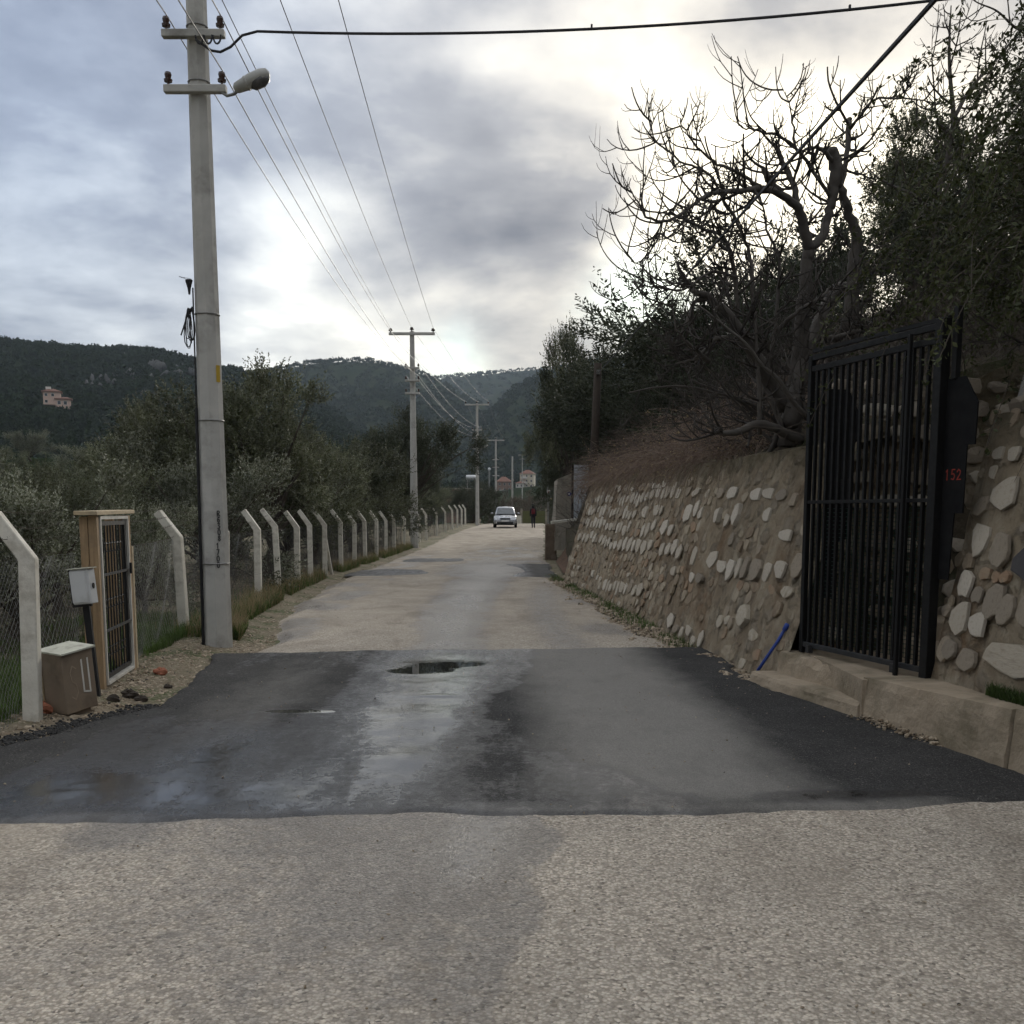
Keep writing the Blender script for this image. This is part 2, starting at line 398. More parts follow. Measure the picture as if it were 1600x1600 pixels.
M['leaf_forest'] = leaf_mat('leaf_forest', (.020, .031, .014), (.022, .033, .016), .6, .0, 0.0)
M['grass'] = leaf_mat('grass', (.062, .10, .025), (.07, .11, .03), .4, .3)
M['grass_dry'] = leaf_mat('grass_dry', (.26, .20, .11), (.27, .21, .12), .35, .3)

def mat_ground():
    s = NT('ground_soil')
    n = s.noise(.45, 6, .6)
    c = s.mix(s.rng(n, .35, .65), (.13, .112, .072), (.20, .165, .118))
    c = s.mix(s.rng(s.noise(1.3, 5, .65), .45, .62), c, (.05, .068, .022))
    c = s.mix(s.rng(s.noise(22, 4, .7), .45, .75, 0, .7), c, (.36, .305, .235))
    return s.fin(c, .95, s.bump(s.noise(14, 6, .7), .8, .05), 0, .15)
M['ground'] = mat_ground()
def mat_hill():
    s = NT('hill_soil')
    c = s.mix(s.rng(s.noise(.012, 5, .6), .4, .6), (.016, .025, .012), (.028, .036, .019))
    c = s.mix(s.rng(s.noise(.05, 5, .7), .52, .7, 0, .6), c, (.055, .052, .036))
    return s.fin(c, .95, s.bump(s.noise(.12, 6, .7), .4, 1.5), 0, 0.0)
M['hill'] = mat_hill()
def mat_slope():
    s = NT('slope_soil')
    c = s.mix(s.rng(s.noise(.7, 6, .6), .35, .65), (.055, .046, .032), (.085, .07, .05))
    c = s.mix(s.rng(s.noise(2.2, 5, .65), .5, .66), c, (.035, .045, .018))
    c = s.mix(s.rng(s.noise(9, 4, .7), .55, .75, 0, .5), c, (.16, .14, .11))
    return s.fin(c, .95, s.bump(s.noise(5, 6, .7), .9, .12), 0, .1)
M['slope'] = mat_slope()

def wetting(s, col, rough, wet, dark=.5):
    """wet: 0 dry .. 1 film of water"""
    cw = s.mix(1.0, col, (dark, dark, dark*1.02), 'MULTIPLY')
    c = s.mix(wet, col, cw)
    return c
def mat_road():
    s = NT('road_chipseal')
    wet = s.attr('wet'); dust = s.attr('dust')
    warp = s.N('ShaderNodeVectorMath'); warp.operation = 'MULTIPLY_ADD'
    s.L(s.noise(38, 2, .5, None, 0, 1), warp.inputs[0]); warp.inputs[1].default_value = (.016, .016, .016); s.L(s.co(), warp.inputs[2]); wv = warp.outputs[0]
    c = s.mix(s.rng(s.noise(.5, 5, .6), .35, .65), (.49, .43, .355), (.40, .36, .305))
    c = s.mix(s.rng(s.noise(1.7, 5, .62), .45, .66, 0, .55), c, (.55, .485, .40))
    # stones of the chip seal: each cell its own grey or tan, two sizes mixed
    cell = s.vor(68, 'F1', 'Color', wv); dist = s.vor(68, 'F1', 'Distance', wv); d2 = s.vor(150, 'F1', 'Distance', wv)
    sepc = s.N('ShaderNodeSeparateColor'); s.L(cell, sepc.inputs[0])
    g = s.math('MULTIPLY', s.rng(sepc.outputs[0], 0, 1, .66, 1.30), s.rng(s.noise(30, 4, .7), .3, .7, .76, 1.20))
    vm = s.N('ShaderNodeVectorMath'); vm.operation = 'SCALE'; s.L(c, vm.inputs[0]); s.L(g, vm.inputs[3]); c = vm.outputs[0]
    c = s.mix(s.rng(sepc.outputs[1], .84, .96, 0, .6), c, (.60, .55, .47))
    c = s.mix(s.rng(sepc.outputs[2], .90, .97, 0, .75), c, (.10, .088, .076))
    c = s.mix(s.rng(dist, .40, .72, 0, .62), c, (.22, .187, .145))
    c = s.mix(s.math('MULTIPLY', dust, .85), c, s.mix(s.rng(s.noise(1.3, 7, .68, None, .5), .35, .65), (.42, .362, .288), (.235, .20, .157)))
    # worn and stained areas, stretched along the road
    c = s.mix(s.rng(s.noise(1.1, 6, .68, s.co((1.0, .45, 1)), .5), .50, .68, 0, .62), c, (.20, .168, .132))
    w2 = s.math('ADD', wet, s.math('MULTIPLY', s.math('SUBTRACT', s.noise(8, 6, .7), .5), .7))
    wm = s.math('MULTIPLY', s.rng(w2, .30, .55), s.rng(wet, .02, .2))
    film = s.rng(s.math('ADD', wet, s.math('MULTIPLY', s.math('SUBTRACT', s.noise(26, 5, .68), .5), 1.1)), .70, .95)
    film = s.math('MULTIPLY', film, s.rng(wet, .3, .5))
    # a few hairline cracks
    cd = s.vor(.55, 'DISTANCE_TO_EDGE', 'Distance', None); cw = s.N('ShaderNodeVectorMath'); cw.operation = 'MULTIPLY_ADD'; s.L(s.noise(2.5, 5, .65, None, 0, 1), cw.inputs[0]); cw.inputs[1].default_value = (.5, .5, 0); s.L(s.co(), cw.inputs[2])
    cd = s.vor(.55, 'DISTANCE_TO_EDGE', 'Distance', cw.outputs[0])
    crack = s.math('MULTIPLY', s.rng(cd, .007, .001), s.rng(s.noise(.8, 3), .55, .64))
    c = s.mix(s.math('MULTIPLY', crack, .5), c, (.07, .06, .05))
    c = wetting(s, c, .8, wm, .58)
    sy = s.N('ShaderNodeSeparateXYZ'); s.L(s.co(), sy.inputs[0])
    r = s.fmix(wm, .88, .40); r = s.fmix(film, r, s.rng(sy.outputs[1], 14, 26, .17, .36))
    hgt = s.math('SUBTRACT', s.math('ADD', s.rng(dist, 0, .8, 1, 0), s.math('MULTIPLY', s.rng(d2, 0, .8, 1, 0), .45)), s.math('MULTIPLY', s.noise(240, 2), .25))
    nm = s.bump(s.noise(5, 5, .6), s.fmix(film, .3, .08), .02)
    nm = s.bump(hgt, s.fmix(film, .8, .22), .008, nm)
    return s.fin(c, r, nm, 0, s.fmix(wm, .2, s.fmix(film, .45, .7)))
M['road'] = mat_road()
def mat_asphalt():
    s = NT('asphalt_new')
    wet = s.attr('wet'); pud = s.attr('puddle'); dust = s.attr('dust')
    c = s.mix(s.rng(s.noise(1.1, 5, .6), .35, .65), (.030, .0295, .029), (.046, .045, .0435))
    cell = s.vor(120, 'F1', 'Color'); dist = s.vor(120)
    sepc = s.N('ShaderNodeSeparateColor'); s.L(cell, sepc.inputs[0])
    vm = s.N('ShaderNodeVectorMath'); vm.operation = 'SCALE'; s.L(c, vm.inputs[0]); s.L(s.rng(sepc.outputs[0], 0, 1, .55, 1.5), vm.inputs[3]); c = vm.outputs[0]
    c = s.mix(s.rng(sepc.outputs[1], .93, .99, 0, .5), c, (.22, .205, .185))
    dd = s.math('ADD', dust, s.math('MULTIPLY', s.math('SUBTRACT', s.noise(2.6, 8, .75, s.co((1, .5, 1))), .5), .9))
    c = s.mix(s.rng(dd, .15, 1.0, 0, .95), c, s.mix(s.rng(sepc.outputs[2], 0, 1), (.175, .166, .150), (.25, .238, .218)))
    streak = s.noise(2.2, 6, .66, s.co((2.6, .8, 1)), .4)
    w2 = s.math('ADD', wet, s.math('ADD', s.math('MULTIPLY', s.math('SUBTRACT', streak, .5), .75), s.math('MULTIPLY', s.math('SUBTRACT', s.noise(14, 6, .75), .5), .75)))
    wm = s.math('MULTIPLY', s.rng(w2, .24, .42), s.rng(wet, .02, .15))
    film = s.math('MULTIPLY', s.rng(s.math('ADD', w2, s.math('MULTIPLY', s.math('SUBTRACT', s.noise(60, 3, .6), .5), .40)), .50, .92), s.rng(wet, .2, .4))
    pd = s.rng(s.math('ADD', pud, s.math('MULTIPLY', s.math('SUBTRACT', s.noise(7, 6, .7), .5), .55)), .46, .54)
    c = wetting(s, c, .7, wm, .55)
    r = s.fmix(wm, .85, .50); r = s.fmix(film, r, .13); r = s.fmix(pd, r, .015)
    st = s.fmix(wm, .75, .5); st = s.fmix(film, st, .055); st = s.fmix(pd, st, .0)
    hgt = s.math('SUBTRACT', s.rng(dist, 0, .8, 1, 0), s.math('MULTIPLY', s.noise(260, 2), .3))
    nm = s.bump(s.noise(4, 4, .6), s.fmix(pd, .2, 0), .010)
    nm = s.bump(hgt, st, .005, nm)
    return s.fin(c, r, nm, 0, s.fmix(wm, .15, s.fmix(film, .35, .85)))
M['asphalt'] = mat_asphalt()

def mat_mortar():
    s = NT('wall_mortar')
    P = s.co()
    c = s.mix(s.rng(s.noise(1.1, 6, .65), .35, .65), (.37, .305, .215), (.25, .20, .14))
    c = s.mix(s.rng(s.noise(3.4, 6, .7, None, .5), .48, .66, 0, .8), c, (.45, .395, .30))
    c = s.mix(s.rng(s.noise(.8, 5, .7, None, .4), .53, .68, 0, .75), c, (.19, .12, .068))
    c = s.mix(s.rng(s.noise(2.6, 5, .7, None, .4), .56, .68, 0, .7), c, (.085, .075, .055))
    # stones half buried under the smeared mortar
    wv = s.N('ShaderNodeVectorMath'); wv.operation = 'MULTIPLY_ADD'; s.L(s.noise(3, 3, .6, None, 0, 1), wv.inputs[0]); wv.inputs[1].default_value = (.25, .25, .2); s.L(s.co((1, 1, 1.5)), wv.inputs[2])
    bc = s.vor(3.4, 'F1', 'Color', wv.outputs[0]); bd = s.vor(3.4, 'F1', 'Distance', wv.outputs[0]); sb = s.N('ShaderNodeSeparateColor'); s.L(bc, sb.inputs[0])
    c = s.mix(s.math('MULTIPLY', s.rng(bd, .46, .30), s.rng(sb.outputs[0], .3, .6, 0, .65)), c, s.mix(sb.outputs[1], (.40, .345, .265), (.17, .145, .115)))
    # damp and moss creeping down from the coping
    sp = s.N('ShaderNodeSeparateXYZ'); s.L(P, sp.inputs[0])
    top = s.rng(s.math('ADD', sp.outputs[2], s.math('MULTIPLY', s.math('SUBTRACT', s.noise(2.2, 5, .65), .5), 1.1)), 1.95, 2.3, 0, .8)
    c = s.mix(top, c, s.mix(s.rng(s.noise(5, 5, .6), .4, .6), (.105, .09, .052), (.16, .135, .09)))
    run = s.noise(3.0, 4, .6, s.co((2.2, 2.2, .12)))
    c = s.mix(s.rng(run, .55, .72, 0, .55), c, (.10, .085, .065))
    nm = s.bump(s.rng(bd, .5, .25), 1.0, .07); nm = s.bump(s.noise(6, 7, .72), 1.0, .10, nm); nm = s.bump(s.noise(40, 5, .65), .8, .02, nm)
    return s.fin(c, .93, nm, 0, .15)
M['mortar'] = mat_mortar()
def mat_stone(name, c1, c2, c3):
    s = NT(name); oi = s.N('ShaderNodeObjectInfo')
    c = s.mix(oi.outputs['Random'], c1, c2)
    c = s.mix(s.rng(s.noise(9, 6, .7), .5, .72, 0, .75), c, c3)
    nm = s.bump(s.noise(14, 6, .7), .6, .02); nm = s.bump(s.noise(70, 4, .6), .4, .005, nm)
    return s.fin(c, .85, nm, 0, .2)
M['stone_pale'] = mat_stone('stone_pale', (.52, .475, .40), (.40, .355, .285), (.29, .245, .18))
M['stone_dull'] = mat_stone('stone_dull', (.32, .27, .205), (.23, .20, .16), (.17, .135, .095))
M['stone_dark'] = mat_stone('stone_dark', (.062, .060, .066), (.075, .07, .07), (.10, .095, .09))
M['stone_big'] = mat_stone('stone_big', (.44, .395, .315), (.38, .335, .265), (.26, .22, .16))
def mat_gravel():
    s = NT('gravel'); 
    cell = s.vor(34, 'F1', 'Color'); sp = s.N('ShaderNodeSeparateColor'); s.L(cell, sp.inputs[0])
    c = s.mix(sp.outputs[0], (.15, .113, .075), (.40, .335, .25))
    c = s.mix(s.rng(sp.outputs[1], .85, .95), c, (.05, .045, .04))
    return s.fin(c, .9, s.bump(s.noise(60, 4), .4, .005), 0, .2)
M['gravel'] = mat_gravel()
M['gravel_dark'] = pm('gravel_dark', (.014, .014, .014), (.028, .027, .026), 12, .8, .5, 60, spec=.3)
# ------------------------------------------------------------------ the setting: ground, hills, road
def xl(y): return np.interp(y, [-10, 5, 7, 8, 8.6, 11, 13, 16, 21, 26, 44, 60, 82, 100, 150], [-3.9, -3.9, -3.55, -3.2, -3.0, -3.35, -3.15, -3.7, -4.1, -4.3, -4.15, -3.9, -3.0, -2.6, -2.0])
def xr(y): return np.interp(y, [-10, 5, 6.25, 8.2, 9.5, 10.5, 12.6, 14.5, 25, 38, 76, 100, 150], [3.9, 3.5, 3.2, 2.86, 2.4, 2.25, 2.15, 1.85, 1.15, 1.2, 2.4, 3.2, 5.0])
def zr(y): return .55*sstep(40, 84, y) - 1.6*sstep(95, 170, y)
def dip(y): return .013*np.clip(y-9.9, 0, 1.4)*sstep(14.8, 11.6, y)      # added hollow, tilted away so the puddle mirrors the dark hill
def verge(x, y):
    d = xl(y) - x
    return .09*sstep(.0, .7, d)*(1-.5*sstep(2, 5, d))
def ground_z(x, y):
    x = np.asarray(x, float); y = np.asarray(y, float)
    r = np.hypot(x, y)
    d = xl(y)-x
    z = zr(y) - .05 - dip(y) + verge(x, y) - .035*np.clip(d-2.5, 0, 30)
    z = z + (fbm(x*.8, y*.8, 3)-.5)*.12*sstep(.1, 1.0, np.maximum(xl(y)-x, x-xr(y)))
    return z - 7*sstep(110, 200, r)
def sinh_axis(n, half, k, c):
    s = np.linspace(-1, 1, n); return c + half*np.sinh(k*s)/math.sinh(k)
gx = sinh_axis(260, 3000, 7.4, -1); gy_ = sinh_axis(260, 3000, 7.2, 14)
GX, GY = np.meshgrid(gx, gy_)
V = np.stack([GX, GY, ground_z(GX, GY)], -1).reshape(-1, 3)
ground = np_mesh('ground', V, grid_faces(len(gy_), len(gx)), M['ground'], smooth=True); tag(ground, kind='structure')

# hills: (azimuth, tangent of elevation) along each ridge, its distance and how far before it the slope begins
RIDGES = [
 ([(-60, .11), (-40.4, .1286), (-32.5, .1473), (-25.9, .1497), (-23.6, .1482), (-21.6, .146), (-19.1, .1472), (-17.3, .1414), (-16, .1367), (-14.4, .1325), (-13.1, .1286), (-11.1, .112), (-9.1, .0902), (-7, .0606), (-3.5, .0245), (0, 0)], 850, 640),
 ([(-40, .06), (-28.9, .0852), (-18.6, .1093), (-14.4, .1256), (-12.7, .1329), (-11, .139), (-9, .1433), (-7.3, .1428), (-5.6, .1362), (-4.2, .1293), (-2.8, .1152), (0, .0913), (3.5, .061), (8, .03)], 1500, 900),
 ([(-30, .07), (-13.8, .1062), (-7, .118), (-3.5, .1282), (-1.4, .132), (0, .1356), (1.7, .1373), (3.5, .1348), (7, .1263), (17, .116), (40, .1), (60, .08)], 2300, 1000),
 ([(-6, .02), (-3.5, .061), (-2.1, .0804), (-1.2, .0973), (0, .1183), (1, .1284), (2.1, .1361), (3.5, .1437), (6.9, .147), (16.9, .1388), (40, .12), (60, .1)], 1250, 700),
 ([(-60, .09), (-38.6, .0714), (-31.6, .0572), (-26.2, .0483), (-23.3, .0472), (-20.3, .0373), (-18.5, .0204), (-16.2, .0059), (-13.9, 0), (-8, -.01)], 150, 95),
 ([(-30, .0), (-17.2, .0059), (-10.5, .0151), (-5.3, .0196), (-1.4, .0209), (0, .0233), (1.8, .0258), (5.3, .0305), (20, .05), (60, .06)], 500, 340),
]
def hill_z(az, r):
    z = np.full(np.shape(az), -9.0)
    for prof, rr, w in RIDGES:
        pa = [p[0] for p in prof]; pe = [p[1] for p in prof]
        e = np.interp(az, pa, pe)*rr
        t = np.clip((r-(rr-w))/w, 0, None)
        rise = np.where(t < 1, .62*t+.38*t*t*(3-2*t), 1-.35*(t-1))
        lift = (fbm(az*.16+rr, r*.004, 11, 4)-.5)*.22*e*np.clip(t*(1.02-t)*4, 0, 1)
        tree = np.where(rr > 600, 5.0, 0.0)
        z = np.maximum(z, (e+1.65-tree+9)*np.clip(rise, -.2, 1)-9 + lift)
    return z
az_ax = np.linspace(-58, 58, 330); r_ax = np.geomspace(70, 3000, 190)
AZ, RR = np.meshgrid(az_ax, r_ax)
HZ = hill_z(AZ, RR)
V = np.stack([RR*np.sin(np.radians(AZ)), RR*np.cos(np.radians(AZ)), HZ], -1).reshape(-1, 3)
hills = np_mesh('hills', V, grid_faces(len(r_ax), len(az_ax)), M['hill'], smooth=True); tag(hills, kind='structure')
def hill_at(x, y): return float(hill_z(np.array([math.degrees(math.atan2(x, y))]), np.array([math.hypot(x, y)]))[0])

# road sheet (wet / dust are where water and mud lie)
def road_wet(x, y):
    wob = (fbm(x*1.6+5, y*.9, 21, 5)-.5) + 0.0*x
    w = np.zeros_like(x)
    edge = np.interp(y, [2.5, 3.15, 4.0, 4.7, 5.0, 5.5], [-.10, -.02, .06, .26, .30, .12]) + .30*wob + .05*np.sin(y*5.1) + .12*(fbm(x*6, y*5, 23, 4)-.5)
    nr = sstep(5.9, 5.5, y)
    # run-off below the new asphalt: everything left of the middle is damp, a tongue of it running with water
    w = np.maximum(w, .56*sstep(edge+.03, edge-.05, x)*(.45+.55*sstep(-2.9, -.6, x))*(.72+.28*sstep(2.2, 4.6, y))*nr + .3*wob*nr*sstep(edge, edge-.1, x))
    tongue = np.exp(-((x+.22-.10*(y-4.5))/(.26+.09*(y-3.2)))**2)*sstep(edge+.05, edge-.05, x)*sstep(2.9, 4.9, y)*nr
    w = np.maximum(w, tongue*.92)
    w = np.maximum(w, .62*np.exp(-((x+2.0)/.45)**2)*sstep(4.2, 5.2, y)*nr)
    # beyond the asphalt: shining wheel track and the flooded stretch
    c = np.interp(y, [12, 16, 20, 26, 34, 50], [-.75, -.95, -.9, -.6, -.5, 0])
    w = np.maximum(w, (.92*np.exp(-((x-c)/(.50+.03*(y-12)))**2) + .5*wob)*sstep(11.8, 12.6, y)*sstep(40, 30, y))
    w = np.maximum(w, (.52*np.exp(-((x-c-1.5)/.5)**2))*sstep(11.8, 12.6, y)*sstep(30, 20, y))
    w = np.maximum(w, (1.05+.9*wob)*np.exp(-((x+.6)/1.5)**2)*sstep(24.5, 27.5, y)*sstep(36, 31.5, y))
    w = np.maximum(w, (.55+1.2*wob)*sstep(30, 34, y)*sstep(60, 42, y)*np.exp(-((x+.2)/2.0)**2))
    w = np.maximum(w, (.50+1.2*wob)*sstep(12.5, 14, y)*sstep(.5, 1.3, x)*sstep(27, 22, y))
    w = np.maximum(w, (.40+1.4*wob)*sstep(12.4, 13.5, y)*sstep(60, 30, y)*sstep(-2.2, -3.2, x))
    return np.clip(w, 0, 1)
def road_dust(x, y):
    d = sstep(11.5, 16, y)*(.55+.9*(fbm(x*.9, y*.35, 31, 4)-.5))
    cc = np.interp(y, [12, 16, 20, 26, 34, 50], [-.75, -.95, -.9, -.6, -.5, 0])
    d = d-.5*sstep(12, 14, y)*sstep(45, 30, y)*(np.exp(-((x-cc)/.3)**2)+np.exp(-((x-cc-1.5)/.3)**2)+.5*np.exp(-((x-cc+1.5)/.3)**2))
    d = np.maximum(d, .9*sstep(34, 44, y))
    d = np.maximum(d, .8*sstep(-2.0, -2.9, x)*sstep(4.0, 5.2, y)*sstep(5.6, 5.3, y))
    d = np.maximum(d, .7*sstep(.45, .0, np.minimum(x-xl(y), xr(y)-x)))
    return np.clip(d, 0, 1)
yr = np.concatenate([np.arange(-8, 2, .4), np.arange(2, 14, .06), 14+np.cumsum(np.linspace(.07, .9, 200))]); yr = yr[yr < 150]
ur = np.linspace(0, 1, 130)
UU, YY = np.meshgrid(ur, yr)
jl = (fbm(YY*1.3, YY*0+3, 41)-.5)*.35; jr = (fbm(YY*1.3, YY*0+9, 42)-.5)*.35
XX = (xl(YY)+jl)*(1-UU) + (xr(YY)+jr)*UU
ZZ = zr(YY) - dip(YY) + .012*(fbm(XX*1.5, YY*1.5, 43)-.5)*2 - .06*sstep(.05, .0, np.minimum(UU, 1-UU)) + .008
road = np_mesh('road', np.stack([XX, YY, ZZ], -1).reshape(-1, 3), grid_faces(len(yr), len(ur)), M['road'], smooth=True)
tag(road, kind='structure')
def add_attr(o, name, vals):
    a = o.data.attributes.new(name, 'FLOAT', 'POINT'); a.data.foreach_set('value', np.asarray(vals, np.float32).ravel())
add_attr(road, 'wet', road_wet(XX, YY)); add_attr(road, 'dust', road_dust(XX, YY))

def coons(bottom, top, left, right, nu, nv, jit, seed):
    """surface between four boundary polylines (x, y); the edges are ragged"""
    def samp(pl, n):
        pl = np.array(pl, float); d = np.r_[0, np.cumsum(np.hypot(*np.diff(pl, axis=0).T))]; t = np.linspace(0, d[-1], n)
        return np.stack([np.interp(t, d, pl[:, 0]), np.interp(t, d, pl[:, 1])], -1)
    B, T, L_, Rr = samp(bottom, nu), samp(top, nu), samp(left, nv), samp(right, nv)
    def ragged(P, sd):
        n = len(P); t = np.arange(n)*np.hypot(*(P[-1]-P[0]))/n
        j = (fbm(t*2.2, t*0+sd, sd, 5, .65)-.5)*jit; j = j*np.minimum(1, np.minimum(np.arange(n), np.arange(n)[::-1])/6)
        d = np.gradient(P, axis=0); d /= np.linalg.norm(d, axis=1)[:, None]+1e-9
        return P + np.stack([-d[:, 1], d[:, 0]], -1)*j[:, None]
    B, T, L_, Rr = ragged(B, seed), ragged(T, seed+1), ragged(L_, seed+2), ragged(Rr, seed+3)
    u = np.linspace(0, 1, nu)[None, :, None]; v = np.linspace(0, 1, nv)[:, None, None]
    P = (1-v)*B[None]+v*T[None]+(1-u)*L_[:, None]+u*Rr[:, None] - ((1-u)*(1-v)*B[0]+u*(1-v)*B[-1]+(1-u)*v*T[0]+u*v*T[-1])
    return P[..., 0], P[..., 1]
def asphalt_patch(bottom, top, left, right, nu, nv, jit, seed, wetf, pudf, dustf, thick=.022):
    X, Y = coons(bottom, top, left, right, nu, nv, jit, seed)
    iu = np.minimum(np.arange(nu), np.arange(nu)[::-1])[None, :]; iv = np.minimum(np.arange(nv), np.arange(nv)[::-1])[:, None]
    e = np.minimum(np.minimum(iu, iv)/2.0, 1)
    flat = 1-np.clip(pudf(X, Y)*2.2, 0, 1)                    # bumps smoothed out so the tilted puddle mirrors the hill
    Z = zr(Y) + .012*(fbm(X*1.5, Y*1.5, 43)-.5)*2*flat + .004*(1-flat) + thick*(.15+.85*np.sqrt(e)) + .004 + .006*(fbm(X*1.1, Y*1.1, 77)-.5)*flat - dip(Y)
    o = np_mesh('asphalt_patch', np.stack([X, Y, Z], -1).reshape(-1, 3), grid_faces(nv, nu), M['asphalt'], smooth=True)
    tag(o, kind='structure')
    add_attr(o, 'wet', wetf(X, Y)); add_attr(o, 'puddle', pudf(X, Y)); add_attr(o, 'dust', dustf(X, Y))
    return o
def g2(x, y, cx, cy, sx, sy): return np.exp(-((x-cx)/sx)**2-((y-cy)/sy)**2)
def wet1(x, y):
    n = fbm(x*1.3, y*.8, 51, 5)-.5
    b = np.interp(y, [5, 6.2, 7.0, 8.2, 10, 12.6], [1.2, .75, .10, -.02, .20, .25]) + n*.55 + (fbm(x*5, y*3.2, 57, 4)-.5)*.35      # limit of the wet half
    w = .50*sstep(b+.10, b-.12, x)
    w = np.maximum(w, .40*sstep(2.4, 1.5, y-5.3-0*x)*0)
    w = w + .62*g2(x, y, -.75, 10.4, .62, 2.3) + .55*g2(x, y, -.72, 7.8, .36, 1.3) + .42*g2(x, y, -2.0, 6.9, .28, .6) + .42*g2(x, y, -1.6, 5.85, .95, .55) + .35*g2(x, y, -2.6, 6.0, .5, .5) + .25*g2(x, y, -.9, 6.4, .4, .5)
    w = w - .45*g2(x, y, -2.6, 9.5, .75, 2.2) - .34*g2(x, y, -1.75, 9.6, .16, 1.5) - .30*g2(x, y, -.1, 7.2, .35, 1.6) - .3*g2(x, y, -1.02, 6.1, .12, .55) - .45*sstep(-2.9, -3.3, x)
    # damp seam along the near edge on the dry half
    w = np.maximum(w, .62*sstep(.42, .2, y-5.45-.28*n-.05*x)*sstep(1.35, .9, x))
    w = np.maximum(w, .60*g2(x, y, 1.75, 5.72, .42, .16)+.45*g2(x, y, 2.5, 5.8, .7, .10))
    return np.clip(w+.35*n, 0, 1)
def pud1(x, y):
    return np.clip(g2(x, y, -.95, 10.45, .46, .30)*.95 + g2(x, y, -.66, 10.95, .50, .24)*.95 + g2(x, y, -1.75, 8.25, .42, .11)*.85
                   + g2(x, y, -.66, 9.0, .16, .06)*.75, 0, 1)
def dust1(x, y):
    n = fbm(x*.9, y*.5, 61, 4)-.5
    d = (1.0*np.exp(-((x-(.95-.04*(y-8)))/.85)**4) + .3*n)*sstep(5.3, 5.9, y) + .45*g2(x, y, -2.2, 9.4, .5, 2.4) + .5*sstep(5.75, 5.4, y)*sstep(1.5, 2.3, x) + .35*sstep(11.2, 12.3, y)*sstep(1.2, .2, np.abs(x-.5))
    d = d + .8*sstep(.16, .03, y-np.interp(x, [-4.2, -2.71, -.35, 1.2, 2.92, 3.6], [5.1, 5.27, 5.44, 5.46, 5.69, 5.75])-.14*(fbm(x*3, x*0, 88, 4)-.35))*fbm(x*1.7, x*0+4, 89, 3)
    return np.clip(d, 0, 1)
patch = asphalt_patch([(-4.2, 5.1), (-2.71, 5.27), (-1.5, 5.36), (-.35, 5.44), (1.2, 5.46), (2.0, 5.52), (2.92, 5.69), (3.6, 5.75)],
                      [(-3.5, 11.9), (-2.2, 12.1), (-.77, 12.26), (1.2, 12.4), (2.55, 12.56)],
                      [(-4.2, 5.1), (-3.95, 6.5), (-3.59, 7.04), (-3.27, 7.92), (-3.0, 8.44), (-3.06, 9.5), (-3.3, 10.8), (-3.5, 11.9)],
                      [(3.6, 5.75), (3.22, 6.25), (3.02, 7.2), (2.82, 8.17), (2.36, 9.54), (2.33, 10.52), (2.55, 12.56)], 210, 230, .16, 70, wet1, pud1, dust1)
def wet2(x, y): return np.clip(.55*sstep(.9, .2, x)+.5*(fbm(x*1.2, y*.6, 53)-.5)+.2*g2(x, y, -.8, 29, 1.4, 3), 0, 1)
asphalt_patch([(.0, 26.3), (.5, 26.0), (1.2, 25.7)], [(-.2, 32.2), (.5, 32.6), (1.2, 32.4)], [(.0, 26.3), (.35, 28.5), (.3, 30), (-.2, 32.2)], [(1.2, 25.7), (1.12, 29), (1.2, 32.4)], 40, 60, .3, 80,
              wet2, lambda x, y: np.zeros_like(x), lambda x, y: np.full_like(x, .45))
asphalt_patch([(-4.35, 26.5), (-3.4, 26.6), (-2.4, 27.2)], [(-4.3, 29.0), (-3.5, 29.6), (-2.6, 29.2)], [(-4.35, 26.5), (-4.4, 27.8), (-4.3, 29.0)], [(-2.4, 27.2), (-2.3, 28), (-2.6, 29.2)], 40, 40, .3, 90,
              wet2, lambda x, y: np.zeros_like(x), lambda x, y: np.full_like(x, .35))
asphalt_patch([(-3.6, 34), (-2.6, 34.0), (-1.8, 34.4)], [(-3.5, 36.2), (-2.4, 36.6), (-1.7, 36.2)], [(-3.6, 34), (-3.7, 35), (-3.5, 36.2)], [(-1.8, 34.4), (-1.6, 35.2), (-1.7, 36.2)], 30, 30, .3, 95,
              wet2, lambda x, y: np.zeros_like(x), lambda x, y: np.full_like(x, .3))

# right hillside above the walls
STAIR_Y0, STAIR_Y1 = 7.95, 9.72
def slope_x0(y): return np.interp(y, [-10, 7.8, 7.95, 9.7, 10, 25.2, 25.6, 33.5, 34.5, 38, 50, 80, 150], [4.0, 3.7, 3.4, 3.3, 3.35, 2.2, 1.55, 1.75, 1.9, 1.9, 2.6, 3.6, 7])
def slope_z0(y): return np.interp(y, [-10, 7.8, 10, 25.0, 25.6, 28, 37, 50, 80, 150], [2.1, 2.25, 2.33, 2.45, .1, .6, 1.1, .9, .8, 0])
def slope_h(x, y):
    x = np.asarray(x, float); y = np.asarray(y, float)
    s = x - slope_x0(y)
    z = slope_z0(y) + np.where(s > 0, 0, 0) + .58*np.clip(s-.15, 0, 14) + .30*np.clip(s-14, 0, 30) + (fbm(x*.5, y*.5, 5)-.5)*1.1*np.clip(s, 0, 1)
    gap = sstep(25.3, 26.2, y)*sstep(39, 35, y)
    z = z + gap*(1.25*sstep(.05, 1.0, s))
    al = (y > STAIR_Y0-.05) & (y < STAIR_Y1+.05) & (s < 2.9)
    z = np.where(al, np.minimum(.28+np.clip((x-3.5)/.3, 0, 8)*.17, z), z)
    return z
sx = np.concatenate([np.arange(0, 8, .16), 8+np.cumsum(np.linspace(.2, 3.0, 34))]); sy_ = np.concatenate([np.arange(-8, 40, .15), np.arange(40, 150, 1.2)])
SS, SY = np.meshgrid(sx, sy_)
SX = slope_x0(SY)+SS
